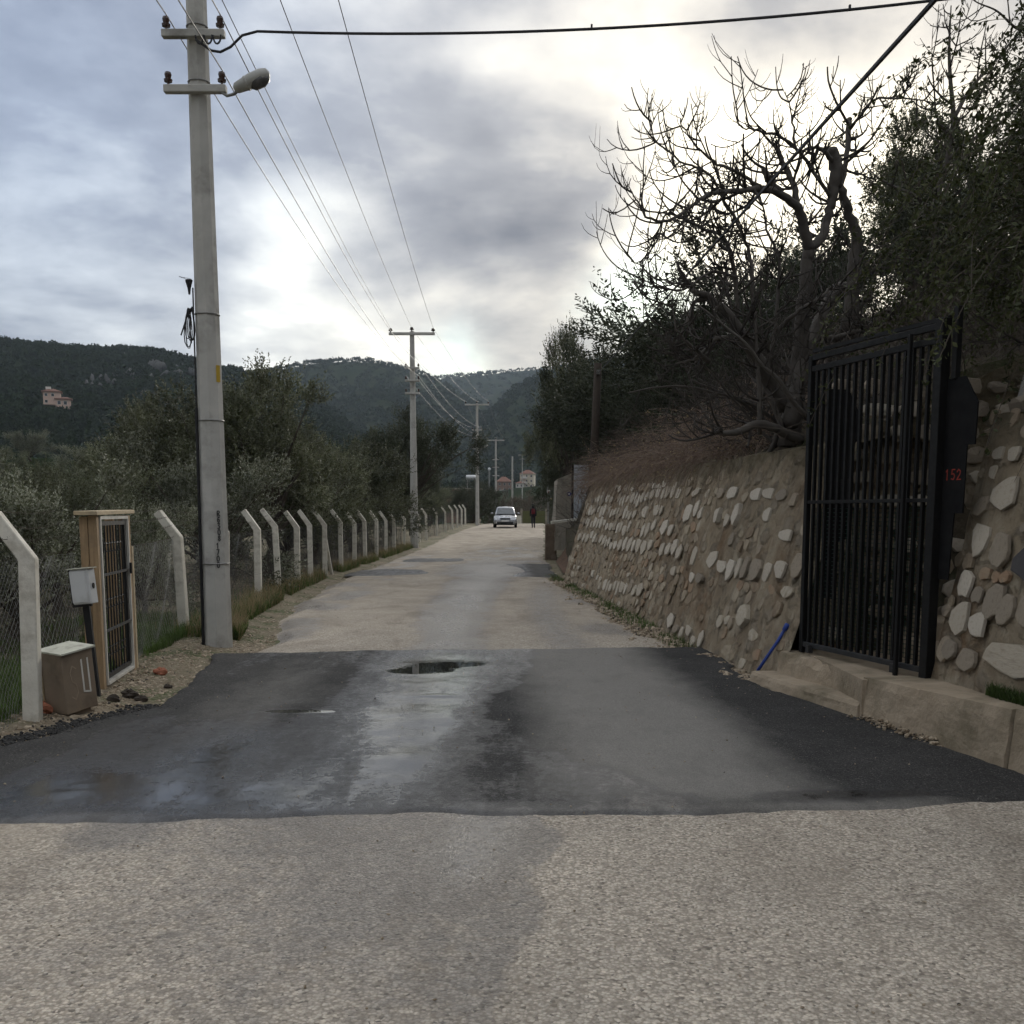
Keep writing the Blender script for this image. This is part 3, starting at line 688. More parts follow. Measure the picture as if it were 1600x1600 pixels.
V = np.stack([SX, SY, slope_h(SX, SY)], -1)
skirt = V[:, :1, :].copy(); skirt[..., 2] = -.3; skirt[..., 0] += .02
V = np.concatenate([skirt, V], 1)
hillside = np_mesh('hillside', V.reshape(-1, 3), grid_faces(len(sy_), len(sx)+1), M['slope'], smooth=True); tag(hillside, kind='structure')
# ------------------------------------------------------------------ stone meshes shared by the walls
def stone_mesh(i, sq):
    rnd = random.Random(100+i); n = 9; v = []; f = []
    ring = []
    for k in range(n):
        a = 2*math.pi*(k+rnd.uniform(-.3, .3))/n
        c, s_ = math.cos(a), math.sin(a)
        r = .5/((abs(c)**sq+abs(s_)**sq)**(1/sq))*rnd.uniform(.76, 1.10)
        ring.append((r*c, r*s_))
    for x, y in ring: v.append((x, y, -.8))
    for x, y in ring: v.append((x*.985, y*.985, .7+rnd.uniform(-.25, .2)))
    for x, y in ring: v.append((x*.90, y*.90, .95+rnd.uniform(-.25, .12)))
    v.append((0, 0, 1.0))
    for k in range(n):
        j = (k+1) % n
        f.append((k, j, n+j, n+k)); f.append((n+k, n+j, 2*n+j, 2*n+k)); f.append((2*n+k, 2*n+j, 3*n))
    me = bpy.data.meshes.new('stone'); me.from_pydata(v, [], f); me.update(); return me
def stone_set(mat, sq=3.2, seed=0):
    out = []
    for i in range(7):
        me = stone_mesh(seed+i, sq); me.materials.append(M[mat]); out.append(me)
    return out
STONES = {'pale': stone_set('stone_pale', 3.0, 0), 'dull': stone_set('stone_dull', 2.4, 20), 'dark': stone_set('stone_dark', 2.6, 40), 'big': stone_set('stone_big', 3.6, 60)}
def put_stone(parent, kind, p, e1, e2, w, h, t, rot=0.0, name='stone'):
    e1 = Vector(e1).normalized(); e2 = Vector(e2).normalized(); n = e1.cross(e2).normalized()
    a = e1*math.cos(rot)+e2*math.sin(rot); b = n.cross(a)
    o = bpy.data.objects.new(name, random.choice(STONES[kind])); COL.objects.link(o); o.parent = parent
    m = Matrix.Identity(4)
    for i in range(3):
        m[i][0] = a[i]*w; m[i][1] = b[i]*h; m[i][2] = n[i]*t; m[i][3] = p[i]-parent.location[i]
    o.matrix_basis = m
    return o
def mat_field():
    s = NT('stone_field'); tone = s.attr('tone')
    ramp = s.N('ShaderNodeValToRGB'); s.L(tone, ramp.inputs[0]); e = ramp.color_ramp.elements; ramp.color_ramp.interpolation = 'CONSTANT'
    e[0].position = 0; e[0].color = (.25, .20, .145, 1); e[1].position = .88; e[1].color = (.46, .41, .33, 1)
    for p, c in ((.16, (.33, .275, .20)), (.34, (.29, .245, .19)), (.5, (.38, .325, .245)), (.64, (.20, .15, .105)), (.76, (.30, .205, .135))): x = e.new(p); x.color = (*c, 1)
    c = s.mix(s.rng(s.noise(7, 6, .7), .42, .66, 0, .8), ramp.outputs[0], (.33, .275, .195))
    c = s.mix(s.rng(s.noise(2.6, 6, .7, None, .5), .52, .70, 0, .7), c, (.15, .115, .08))
    nm = s.bump(s.noise(14, 6, .72), .9, .03); nm = s.bump(s.noise(60, 4, .65), .6, .01, nm)
    return s.fin(c, .92, nm, 0, .15)
M['stone_field'] = mat_field()
def stone_field(parent, pos, E1_, E2_, y0, y1, z0, z1, taken, seed, wr=(.13, .30), course=.155, skip=.2):
    """the many small stones between the pale ones, half sunk in mortar; joined, as they run into the hundreds"""
    rn = random.Random(seed); VV = []; FF = []; TT = []; base = 0
    e1 = Vector(E1_).normalized(); e2 = Vector(E2_).normalized(); n = e1.cross(e2).normalized()
    z = z0
    while z < z1:
        hh = course*rn.uniform(.8, 1.2); y = y0
        while y < y1:
            w = rn.uniform(*wr); yc = y+w/2; zc = z+hh/2+rn.uniform(-.03, .03)+.03*math.sin(yc*1.7+z*3)
            y += w*rn.uniform(.92, 1.12)
            if rn.random() < (skip(yc) if callable(skip) else skip) or any(abs(yc-a) < (w+b)*.42 and abs(zc-c_) < (hh+d_)*.40 for a, c_, b, d_ in taken): continue
            me = STONE_V[rn.randrange(len(STONE_V))]; rot = rn.uniform(-.3, .3); ca, sa = math.cos(rot), math.sin(rot)
            a_ = e1*ca+e2*sa; b_ = n.cross(a_); t = rn.uniform(.006, .022)+(.02 if rn.random() < .1 else 0); P = Vector(pos(yc, zc))-parent.location-n*rn.uniform(.0, .012)
            h_ = hh*rn.uniform(.8, 1.15)
            for v in me[0]: VV.append(tuple(P+a_*(v[0]*w)+b_*(v[1]*h_)+n*(v[2]*t)))
            for f in me[1]: FF.append(tuple(i+base for i in f))
            base += len(me[0]); TT += [rn.random()]*len(me[0])
        z += hh*.96
    me = bpy.data.meshes.new('rubble_stones'); me.from_pydata(VV, [], FF); me.update()
    o = link_mesh('rubble_stones', me, M['stone_field'], parent); o['kind'] = 'stuff'; add_attr(o, 'tone', TT); return o
STONE_V = [([tuple(v.co) for v in me.vertices], [tuple(p.vertices) for p in me.polygons]) for me in STONES['dull']+STONES['pale']]
def wall_sheet(name, fn, us, vs, mat, parent, rough=.05, seed=0):
    """front face given by fn(u, v) -> point, with lumpy relief along the face normal"""
    U, Vv = np.meshgrid(us, vs)
    P = fn(U, Vv)
    du = np.gradient(P, axis=1); dv = np.gradient(P, axis=0); n = np.cross(du, dv); n /= np.linalg.norm(n, axis=-1)[..., None]+1e-9
    d = (fbm(U*2.2, Vv*2.2, seed+1, 5, .6)-.5)*rough*2 + (fbm(U*7, Vv*7, seed+2, 3)-.5)*rough*.7
    P = P+n*d[..., None]
    P = P-np.array(parent.location)[None, None]
    return np_mesh(name, P.reshape(-1, 3), grid_faces(len(vs), len(us)), M[mat], parent, smooth=True)

# ------------------------------------------------------------------ long retaining wall on the right
def bx(y): return 2.46-.0804*(y-10.5)
def wtop(y): return 2.30+.012*(y-10.5)
rw = thing('retaining_wall', 'long leaning rubble retaining wall with rows of pale stones in brown mortar', 'wall', (bx(17.5), 17.5, 0))
def rw_pt(y, t):                       # t 0 foot .. 1 top
    z = -.15+(wtop(y)+.15)*t
    return np.stack([bx(y)+.29*z, y, z+.05*(fbm(y*1.1, y*0, 8)-.5)*t], -1)
yw = np.linspace(9.62, 25.35, 330)[::-1]; tw = np.linspace(0, 1, 56)
wall_sheet('wall_face', lambda u, v: rw_pt(u, v), yw, tw, 'mortar', rw, .045, 3)
def rw_top(y, s):
    b = rw_pt(y, np.ones_like(y)); b[..., 0] += s*.75; b[..., 2] += .06*np.sin(s*3.1)+(fbm(y*2, s*3, 9)-.5)*.10*s; return b
wall_sheet('wall_top', rw_top, yw, np.linspace(0, 1, 8), 'mortar', rw, .012, 5)
def rw_end(s, t):
    y = np.full_like(s, 25.35); b = rw_pt(y, t); b[..., 0] += s*1.2; b[..., 1] += .02*s; return b
wall_sheet('wall_end', lambda u, v: rw_end(u, v), np.linspace(1, 0, 16), np.linspace(0, 1, 30), 'mortar', rw, .03, 6)
E1 = (.0804, -1, 0); E2 = (.29, 0, 1)      # E1 x E2 points out over the road
def rw_stone(kind, y, z, w, h, t, rot=0.0):
    put_stone(rw, kind, (bx(y)+.29*z-.016, y, z), E1, E2, w, h, t, rot); TAKEN.append((y, z, w, h))
rnd = random.Random(5)
nst = 0; TAKEN = []
for z0, y0, y1, pr, kind, hh in ((1.06, 9.9, 24.9, .93, 'pale', .25), (1.38, 15.6, 24.6, .9, 'pale', .24), (1.66, 14.2, 24.4, .84, 'pale', .24), (1.92, 15.8, 24.2, .80, 'pale', .23), (2.10, 17.0, 22.5, .62, 'pale', .13),
                               (.34, 16.4, 19.6, .95, 'pale', .24), (.12, 12.4, 14.4, .8, 'pale', .2), (.80, 12.2, 15, .4, 'pale', .16), (1.36, 10.0, 13.4, .18, 'pale', .2), (1.88, 11.0, 15.4, .25, 'pale', .2), (1.62, 10.4, 13.6, .25, 'pale', .18), (.58, 16, 23, .2, 'pale', .16), (.34, 19.8, 24.6, .3, 'pale', .18)):
    y = y0
    while y < y1:
        w = rnd.uniform(.15, .45)*(1.0 if kind == 'pale' else .85)
        skip = (z0 == 1.66 and 14.9 < y < 16.2) or (z0 == 1.38 and 17.8 < y < 18.5) or (z0 == 1.06 and y < 15 and rnd.random() < .16)
        if rnd.random() < pr and not skip and nst < 296:
            k = kind if rnd.random() < .85 else ('dull' if kind == 'pale' else 'pale')
            h = hh*rnd.uniform(.62, 1.2)
            rw_stone(k, y+w/2, z0+rnd.uniform(-.05, .05)+.04*math.sin(y*.9), w, h, rnd.uniform(.011, .019) if k == 'pale' else rnd.uniform(.014, .03), rnd.uniform(-.22, .22)); nst += 1
        y += w+rnd.uniform(.05, .11)
rw_stone('big', 11.15, .52, .34, .27, .05, .05); rw_stone('pale', 12.6, 1.62, .22, .30, .035, .25); rw_stone('pale', 13.4, 1.6, .18, .26, .035, .1)

stone_field(rw, lambda y, z: (bx(y)+.29*z-.004, y, z), E1, E2, 9.75, 25.2, .0, 2.02, TAKEN, 91, (.12, .34), .165, lambda y: .62 if y < 14 else (.45 if y < 17 else .25))

# ------------------------------------------------------------------ rubble wall right of the gate, alley walls, stairs behind the gate
ru = thing('rubble_wall', 'mortared rubble wall with large pale blocks and one dark stone, right of the iron gate', 'wall', (3.3, 6.5, 0))
def ru_pt(y, t):
    z = .2+2.15*t+.12*(fbm(y*1.3, y*0, 18)-.5)*t
    return np.stack([3.24-.07*(y-7)+.19*z, y, z], -1)
yy = np.linspace(2.5, 7.86, 120)[::-1]
wall_sheet('wall_face', ru_pt, yy, np.linspace(0, 1, 52), 'mortar', ru, .05, 13)
def ru_end(s, t):
    y = np.full_like(s, 7.86); b = ru_pt(y, t); b[..., 0] += s*3.0; b[..., 1] += .02*s; return b
wall_sheet('wall_end', ru_end, np.linspace(1, 0, 40), np.linspace(0, 1, 30), 'mortar', ru, .05, 16)
def ru_top(y, s):
    b = ru_pt(y, np.ones_like(y)); b[..., 0] += s*.6; b[..., 2] += .05*s+(fbm(y*3, s*3, 19)-.5)*.2*s; return b
wall_sheet('wall_top', ru_top, yy, np.linspace(0, 1, 8), 'mortar', ru, .03, 17)
RE1 = (.07, -1, 0); RE2 = (.19, 0, 1)
def ru_stone(kind, y, z, w, h, t, rot=0.0): put_stone(ru, kind, (3.24-.07*(y-7)+.19*z-.01, y, z), RE1, RE2, w, h, t*.36, rot)
for a in (('big', 6.82, .66, .80, .24, .06, .0), ('big', 6.25, .60, .34, .24, .05, .1), ('big', 5.7, .68, .5, .3, .05, .1), ('dark', 6.92, 1.32, .34, .27, .05, .15), ('big', 6.52, 1.26, .36, .30, .05, -.3), ('pale', 7.02, 2.02, .16, .34, .04, -.25),
          ('pale', 7.42, 1.78, .34, .24, .04, .1), ('pale', 7.60, 1.45, .22, .28, .04, .1), ('pale', 7.66, 1.12, .20, .22, .04, -.1), ('pale', 7.62, .86, .26, .26, .05, .1), ('pale', 7.36, .84, .22, .20, .04, 0), ('dull', 7.22, 1.02, .26, .28, .05, .2),
          ('dull', 7.38, .58, .30, .22, .05, .1), ('dull', 6.80, 1.00, .24, .30, .05, .1), ('dull', 7.05, .98, .22, .24, .05, .2), ('dull', 7.3, 1.38, .28, .34, .05, .2), ('dull', 6.6, 1.62, .30, .24, .05, .1), ('pale', 6.3, 1.6, .24, .2, .04, .1),
          ('dull', 7.66, .62, .24, .2, .05, .1), ('pale', 6.62, 2.1, .3, .16, .04, .05), ('dull', 6.2, 1.0, .3, .3, .05, 0), ('pale', 5.6, 1.2, .4, .3, .05, 0), ('dull', 5.2, 1.7, .4, .3, .05, .2), ('big', 4.7, .8, .5, .3, .05, 0), ('pale', 4.6, 1.5, .4, .3, .05, .1), ('dull', 6.98, 1.72, .3, .22, .05, -.1)):
    ru_stone(*a)
placed = [(6.82, .66, .8), (6.25, .6, .4), (6.92, 1.32, .4), (6.52, 1.26, .4), (7.02, 2.02, .3), (7.42, 1.78, .36), (7.6, 1.45, .3), (7.66, 1.12, .25), (7.62, .86, .3), (7.36, .84, .25), (7.22, 1.02, .3), (7.38, .58, .3), (6.8, 1.0, .3), (7.05, .98, .26), (7.3, 1.38, .36), (6.6, 1.62, .32), (5.7, .68, .5), (6.98, 1.72, .3), (6.62, 2.1, .3)]
for i in range(900):
    y = rnd.uniform(4.2, 7.75); z = rnd.uniform(.5, 2.22); w = rnd.uniform(.12, .34)
    if all(abs(y-py)*1.0 > (w+pw)*.47 or abs(z-pz) > (w+pw)*.40 for py, pz, pw in placed):
        placed.append((y, z, w)); ru_stone(rnd.choice(['dull', 'dull', 'pale']), y, z, w, w*rnd.uniform(.6, .95), rnd.uniform(.03, .05), rnd.uniform(-.4, .4))
stone_field(ru, lambda y, z: (3.24-.07*(y-7)+.19*z-.004, y, z), RE1, RE2, 4.0, 7.8, .45, 2.3, [(a, b, c*1.05, c*.85) for a, b, c in placed], 92, (.08, .2), .12, .35)
# loose stone coping on the rubble wall
for i in range(24):
    y = rnd.uniform(5.0, 7.8); s_ = rnd.uniform(0, .8)
    put_stone(ru, rnd.choice(['dull', 'pale', 'dull']), (3.24-.07*(y-7)+.45+s_, y, 2.36+.35*s_), (.3, -1, .1), (1, .3, .4), rnd.uniform(.14, .3), rnd.uniform(.12, .22), .10, rnd.uniform(-1, 1))

al = thing('alley_wall', 'dry stone side wall of whitish rubble behind the bars of the iron gate', 'wall', (4.4, 9.72, 0))
def al_pt(s, t):
    x = 2.85+s*2.3; z = .2+(2.25+.58*(x-3.4)*.8)*t
    return np.stack([x, 9.72+.10*t+0*s, z], -1)
wall_sheet('wall_face', lambda u, v: al_pt(u, v), np.linspace(0, 1, 70), np.linspace(0, 1, 60), 'mortar', al, .05, 23)
z = .5
while z < 3.0:
    x = 2.95+rnd.uniform(0, .15)
    while x < 4.9:
        w = rnd.uniform(.16, .36); h = rnd.uniform(.12, .2)
        if rnd.random() < .82: put_stone(al, rnd.choice(['dull', 'dull', 'pale', 'dull']), (x+w/2, 9.71+.045*(z-.2), z), (1, 0, 0), (0, .045, 1), w, h, .05, rnd.uniform(-.1, .1))
        x += w+.04
    z += .21
bk = thing('alley_back_wall', 'brown stone bank at the head of the steps behind the iron gate', 'wall', (5.95, 8.8, 0))
def bk_pt(s, t): return np.stack([5.95+.35*t+0*s, 9.9-s*2.2, .8+2.9*t], -1)
wall_sheet('wall_face', lambda u, v: bk_pt(u, v), np.linspace(0, 1, 50), np.linspace(0, 1, 60), 'soil_bank', bk, .09, 33)
for i in range(46):
    y = rnd.uniform(7.9, 9.7); z = rnd.uniform(1.6, 3.6)
    put_stone(bk, rnd.choice(['dull', 'dull', 'pale']), (5.93+.35*(z-.8)/2.9, y, z), (0, -1, 0), (.12, 0, 1), rnd.uniform(.14, .32), rnd.uniform(.1, .2), .06, rnd.uniform(-.3, .3))
st = thing('garden_steps', 'concrete steps climbing into the bank behind the iron gate', 'steps', (4.4, 8.8, 0))
for i in range(9):
    x0 = 3.5+.3*i; zt = .34+.17*(i+1)
    m = MB(); m.box((x0+.2, 8.82, zt-.12), (.40, 1.74, .24)); m.build('step', M['kerb_concrete'], st, bevel=.015, rebase=True)
MB().box((3.15, 8.82, .19), (.78, 1.72, .30)).build('landing', M['kerb_concrete'], st, rebase=True)

# ------------------------------------------------------------------ threshold steps and kerb
def ragged_slab(name, front, back, z0, z1, label, mat='kerb_concrete', seed=0, n=70, batter=.03):
    """cast slab between a front and a back line (x, y), its faces lumpy and its edges chipped"""
    fr = np.array(front, float); bk_ = np.array(back, float)
    def lin(pl, t):
        d = np.r_[0, np.cumsum(np.hypot(*np.diff(pl, axis=0).T))]; return np.array([np.interp(t*d[-1], d, pl[:, 0]), np.interp(t*d[-1], d, pl[:, 1])])
    Ln = float(np.hypot(*(fr[-1]-fr[0]))); rows = []
    for i in range(n):
        t = i/(n-1); a, b = lin(fr, t), lin(bk_, t); dr = (b-a)/np.linalg.norm(b-a); zt = z1(t) if callable(z1) else z1
        s_ = t*Ln
        nz = lambda k, f=9.0: float(fbm(np.array([s_*f+seed*3]), np.array([k*1.7]), 300+seed, 4)[0])-.5
        chip = max(0.0, nz(40, 5)*.20-.03)+.010
        row = []
        for k in range(7):                                    # front face, bottom to top
            v = k/6; row.append((*(a-dr*(batter*(1-v))+dr*(nz(k*1.3)*.018+(chip if k == 6 else 0))), z0+(zt-z0-chip*.9)*v))
        row.append((*(a+dr*(.02+chip*1.6)), zt-.004+nz(9)*.012))
        for k in range(1, 5): v = k/4; q = a+dr*(.02+chip*1.6); row.append((*(q+(b-q)*v), zt+nz(10+k*2)*.018))
        row.append((*b, z0)); rows.append(row)
    k = len(rows[0]); vs = [p for r_ in rows for p in r_]; fs = []
    for i in range(n-1):
        for j in range(k-1): fs.append((i*k+j, i*k+j+1, (i+1)*k+j+1, (i+1)*k+j))
    fs.append(tuple(range(k))[::-1]); fs.append(tuple((n-1)*k+j for j in range(k)))
    m = MB(); m.add(vs, fs); c = fr.mean(axis=0)
    o = m.build(name, M[mat], None, loc=(c[0], c[1], 0)); tag(o, label, 'step' if 'step' in name else 'kerb'); return o
ragged_slab('threshold_step', [(2.33, 9.85), (2.42, 9.3), (2.75, 8.0)], [(2.75, 9.85), (2.85, 9.3), (3.1, 8.0)], -.05, lambda t: .12+.04*t, 'low worn concrete step nearest the road below the iron gate', seed=1)
ragged_slab('threshold_step', [(2.56, 9.70), (2.72, 8.95), (2.93, 8.05)], [(3.0, 9.75), (3.2, 8.95), (3.4, 8.05)], 0, lambda t: .335-.01*t, 'upper concrete step directly under the iron gate', seed=2)
ragged_slab('kerb', [(2.78, 8.02), (2.93, 7.4), (3.18, 6.42)], [(3.35, 8.02), (3.36, 7.4), (3.40, 6.42)], -.05, lambda t: .36+.05*t, 'long mossy concrete kerb block between the gate and the right edge', seed=3, n=100)
ragged_slab('kerb', [(3.20, 6.40), (3.45, 5.4), (3.75, 4.2)], [(3.42, 6.40), (3.6, 5.4), (3.9, 4.2)], -.05, .42, 'rough end block of the concrete kerb at the right picture edge', seed=4)

# ------------------------------------------------------------------ black iron gate on the right
GA = Vector((2.74, 9.58, .36)); GB = Vector((3.235, 7.90, .36)); GD = (GB-GA); GW = GD.length; GD.normalize()
ig = thing('iron_gate', 'tall black iron bar gate standing on concrete steps in the stone wall', 'gate', tuple(GA), math.atan2(GD.y, GD.x))
GH = 2.68
MB().beam((0, 0, -.02), (0, 0, GH+.02), .05, .05).build('gate_post', M['black_metal'], ig, bevel=.004)
MB().beam((GW, 0, -.02), (GW, 0, GH+.05), .085, .085).build('gate_post', M['black_metal'], ig, bevel=.004)
MB().beam((GW-.30, -.06, -.04), (GW-.30, -.06, GH-.02), .032, .032).build('gate_post', M['black_metal'], ig, bevel=.004)
MB().beam((GW+.12, .03, 2.27), (GW+.12, .03, GH+.12), .05, .05).build('gate_post', M['black_metal'], ig, bevel=.004)
for zz, hh, nm in ((.06, .045, 'bottom_rail'), (1.38, .03, 'middle_rail'), (GH-.10, .05, 'top_rail'), (GH, .05, 'top_rail')):
    MB().beam((.03, 0, zz), (GW-.045, 0, zz), .04, hh).build(nm, M['rail_metal'] if zz < .1 else M['black_metal'], ig, bevel=.003)
MB().beam((.04, -.01, GH+.06), (GW, .06, GH+.06), .03, .03).build('top_rail', M['black_metal'], ig)
nb = 17
for i in range(nb):
    x = .10+(GW-.24)*i/(nb-1)
    MB().beam((x, 0, .085), (x, 0, GH-.127), .027, .027).build('bar', M['black_metal'], ig)
for x in (.16, GW-.36): MB().box((x, -.03, .03), (.05, .05, .07)).build('hinge', M['rail_metal'], ig)
# stepped black sheets closing the gap towards the walls
MB().prism([(GW+.045, .02, .78), (GW+.16, .02, .78), (GW+.19, .02, 1.28), (GW+.28, .02, 1.28), (GW+.29, .02, 1.78), (GW+.37, .02, 1.78), (GW+.38, .02, 2.08), (GW+.24, .02, 2.28), (GW+.045, .02, 2.28)], (0, .012, 0)).build('filler_sheet', M['black_sheet'], ig)
MB().prism([(.10, .10, .50), (.30, .10, .50), (.34, .10, 1.02), (.46, .10, 1.05), (.50, .10, 1.85), (.62, .10, 1.95), (.60, .10, 2.12), (.42, .10, 2.36), (.10, .10, 2.40)], (0, .012, 0)).build('filler_sheet', M['black_sheet'], ig)
MB().prism([(.38, .085, 1.33), (.58, .085, 1.33), (.58, .085, 1.58), (.38, .085, 1.58)], (0, -.02, 0)).build('lock_plate', M['black_metal'], ig)
# green net tied behind the lower bars
net = MB()
for i in range(36):
    x = .08+(GW-.2)*i/35; net.tube([(x, .04, .12), (x, .042, 1.32)], .003, 3, False)
for i in range(34):
    z = .12+1.2*i/33; net.tube([(.06, .04, z), (GW-.1, .042, z)], .004, 3, False)
net.build('green_net', M['green_net'], ig)['kind'] = 'stuff'
# hand-painted house number on the sheet
def strokes(mb, lines, w, frame, th=.002):
    """flat brush strokes; frame(x, y) -> (point, right, up, normal)"""
    for ln in lines:
        for (x0, y0), (x1, y1) in zip(ln, ln[1:]):
            a, r, u, n = frame(x0, y0); b, *_ = frame(x1, y1)
            d = (b-a)
            if d.length < 1e-6: continue
            d.normalize(); sd = d.cross(n).normalized()*(w/2); e = d*w*.35
            mb.prism([a-e-sd, b+e-sd, b+e+sd, a-e+sd], n*th)
GLY = {'1': [[(.2, .8), (.45, 1), (.45, 0)]], '5': [[(.85, 1), (.25, 1), (.2, .55), (.6, .6), (.85, .35), (.6, .02), (.15, .08)]], '2': [[(.1, .75), (.4, 1), (.8, .8), (.7, .5), (.1, .0), (.9, .02)]],
       '7': [[(.1, 1), (.8, 1), (.35, 0)]], '0': [[(.3, 0), (.1, .3), (.1, .7), (.3, 1), (.6, 1), (.8, .7), (.8, .3), (.6, 0), (.3, 0)]], 'R': [[(.1, 0), (.1, 1), (.6, 1), (.8, .8), (.6, .55), (.1, .5)], [(.4, .5), (.85, 0)]],
       '6': [[(.75, .95), (.4, 1), (.12, .6), (.12, .2), (.4, 0), (.75, .15), (.75, .45), (.4, .55), (.14, .4)]], '3': [[(.1, .95), (.7, 1), (.4, .58), (.8, .35), (.6, .03), (.1, .05)]],
       '8': [[(.45, .52), (.15, .75), (.45, 1), (.75, .75), (.45, .52), (.1, .25), (.45, 0), (.8, .25), (.45, .52)]], 'S': [[(.85, .9), (.45, 1), (.15, .8), (.3, .55), (.7, .45), (.85, .2), (.5, 0), (.1, .1)]], 'U': [[(.12, 1), (.12, .05), (.82, .0), (.82, 1)]]}
num = MB()
for k, ch in enumerate('152'):
    def fr(x, y, k=k): return Vector((GW+.075+.062*k+x*.05, .02, 1.53+y*.075)), Vector((1, 0, 0)), Vector((0, 0, 1)), Vector((0, -1, 0))
    strokes(num, GLY[ch], .008, fr)
num.build('number_152', M['paint_red'], ig)

# blue plastic pipe leaning on the wall
bp = thing('blue_pipe', 'blue plastic water pipe with a socket end leaning by the iron gate', 'pipe', (2.42, 10.0, 0))
pth = [(2.40, 10.02, .04), (2.50, 9.98, .22), (2.60, 9.93, .40), (2.665, 9.88, .55)]
MB().tube(pth, .016, 10).build('tube', M['blue_plastic'], bp, smooth=True, rebase=True)
d = (Vector(pth[3])-Vector(pth[2])).normalized(); q = Vector(pth[3])
MB().tube([q-d*.05, q-d*.045, q+d*.02, q+d*.025], [.018, .024, .026, .020], 10).build('socket', M['blue_plastic'], bp, smooth=True, rebase=True)
# ------------------------------------------------------------------ concrete post fences on the left
def gz1(x, y): return float(ground_z(np.array([x]), np.array([y]))[0])
pm_ = MB()
wP = .062
pm_.prism([(wP, -.055, -.25), (wP, -.055, 1.30), (-.205, -.055, 1.675), (-.285, -.055, 1.615), (-wP, -.055, 1.28), (-wP, -.055, -.25)], (0, .11, 0))
_post = pm_.build('post', M['post_concrete'], None, bevel=.008)
POST_ME = _post.data; bpy.data.objects.remove(_post)
def fence(name, label, pts, mesh_ok=True, brace_at=(), first_gap=False, cell=.075, hide=()):
    f = thing(name, label, 'fence', (pts[0][0], pts[0][1], gz1(*pts[0])))
    ox, oy, oz = f.location
    rn = random.Random(len(pts)*7+int(pts[0][1]))
    feet = []
    for i, p in enumerate(pts):
        z = gz1(p[0], p[1]); feet.append((p[0], p[1], z))
        if i in hide: continue
        o = bpy.data.objects.new('post', POST_ME); COL.objects.link(o); o.parent = f
        o.location = (p[0]-ox, p[1]-oy, z-oz)
        o.rotation_euler = (rn.uniform(-.03, .04), rn.uniform(-.035, .035), rn.uniform(-.16, .16)+.06); o.scale = (1, 1, p[2] if len(p) > 2 else rn.uniform(.97, 1.02))
        b = o.modifiers.new('bevel', 'BEVEL'); b.width = .008; b.segments = 1
        if i in brace_at:
            MB().beam((p[0]-ox, p[1]-oy+.07, z-oz+1.05), (p[0]-ox+.05, p[1]-oy+.75, z-oz-.1), .07, .07).build('brace', M['post_concrete'], f)
    for (a, b) in zip(feet, feet[1:]):
        A = Vector(a)-Vector(f.location); B = Vector(b)-Vector(f.location); L_ = (B-A).length
        h = 1.22; m = MB()
        off = Vector((-.075, 0, 0))
        def pt(u, v): return A+(B-A)*u+off+Vector((.018*math.sin(u*9+v*4)+.02*math.sin(v*6+u*17), 0, .03+v*h))
        n = int((L_+h)/cell)
        for k in range(1, n):
            s0 = k*cell
            for sg in (0, 1):
                u0, v0 = (s0, 0) if s0 < L_ else (L_, s0-L_)
                u1, v1 = (0, s0) if s0 < h else (s0-h, h)
                p0 = (u0/L_, v0/h); p1 = (u1/L_, v1/h)
                if sg: p0 = (1-p0[0], p0[1]); p1 = (1-p1[0], p1[1])
                m.tube([pt(*p0), pt((p0[0]+p1[0])/2, (p0[1]+p1[1])/2), pt(*p1)], .0016 if a[1] < 15 else .0014, 3, False)
        m.tube([pt(u/6, 1) for u in range(7)], .002, 3, False)
        m.build('wire_mesh', M['galv'] if a[1] < 12 else M['wire'], f)['kind'] = 'stuff'
        for t, (dx, dz) in enumerate(((-.10, 1.42), (-.17, 1.53), (-.235, 1.63), (-.07, 1.28))):
            ww = MB(); pts_ = []
            sag = rn.uniform(.01, .05)
            for k in range(9):
                u = k/8; pts_.append(A+(B-A)*u+Vector((dx, 0, dz-sag*4*u*(1-u)+rn.uniform(-.006, .006))))
            ww.tube(pts_, .0024, 3, False)
            if a[1] < 30:
                k = .1
                while k < L_:
                    q = A+(B-A)*(k/L_)+Vector((dx, 0, dz-sag*4*(k/L_)*(1-k/L_)))
                    ww.tube([q+Vector((-.018, .0, -.012)), q+Vector((.018, .0, .014))], .0015, 3, False); ww.tube([q+Vector((.0, .012, -.016)), q+Vector((0, -.012, .016))], .0015, 3, False)
                    k += .14
            ww.build('barbed_wire', M['barbed'], f)
    return f
fence('chain_link_fence', 'near end of chain-link fence with one white bent concrete post, at left picture edge', [(-3.55, 5.0), (-3.77, 7.92), (-3.86, 9.25)], hide=(2,))
FP = [(-3.98, 10.66), (-4.43, 13.75), (-4.60, 16.4), (-4.74, 19.1), (-4.76, 20.85), (-4.76, 22.7), (-4.78, 24.3), (-4.80, 26.3), (-4.82, 28.9), (-4.84, 31.5), (-4.85, 33.9), (-4.86, 36.8), (-4.86, 39.6), (-4.85, 42.3), (-4.83, 46.0)]
fence('chain_link_fence', 'long chain-link fence of bent white concrete posts from wooden gate to second power pole', FP, brace_at=(7,), hide=(0,), cell=.085)
fence('chain_link_fence', 'far chain-link fence of bent concrete posts between second and third power poles', [(-4.75, 49.5), (-4.72, 52.2), (-4.58, 55.0), (-4.42, 60.5), (-4.25, 66), (-4.10, 71), (-3.98, 75), (-3.87, 79), (-3.76, 83)], cell=.12)

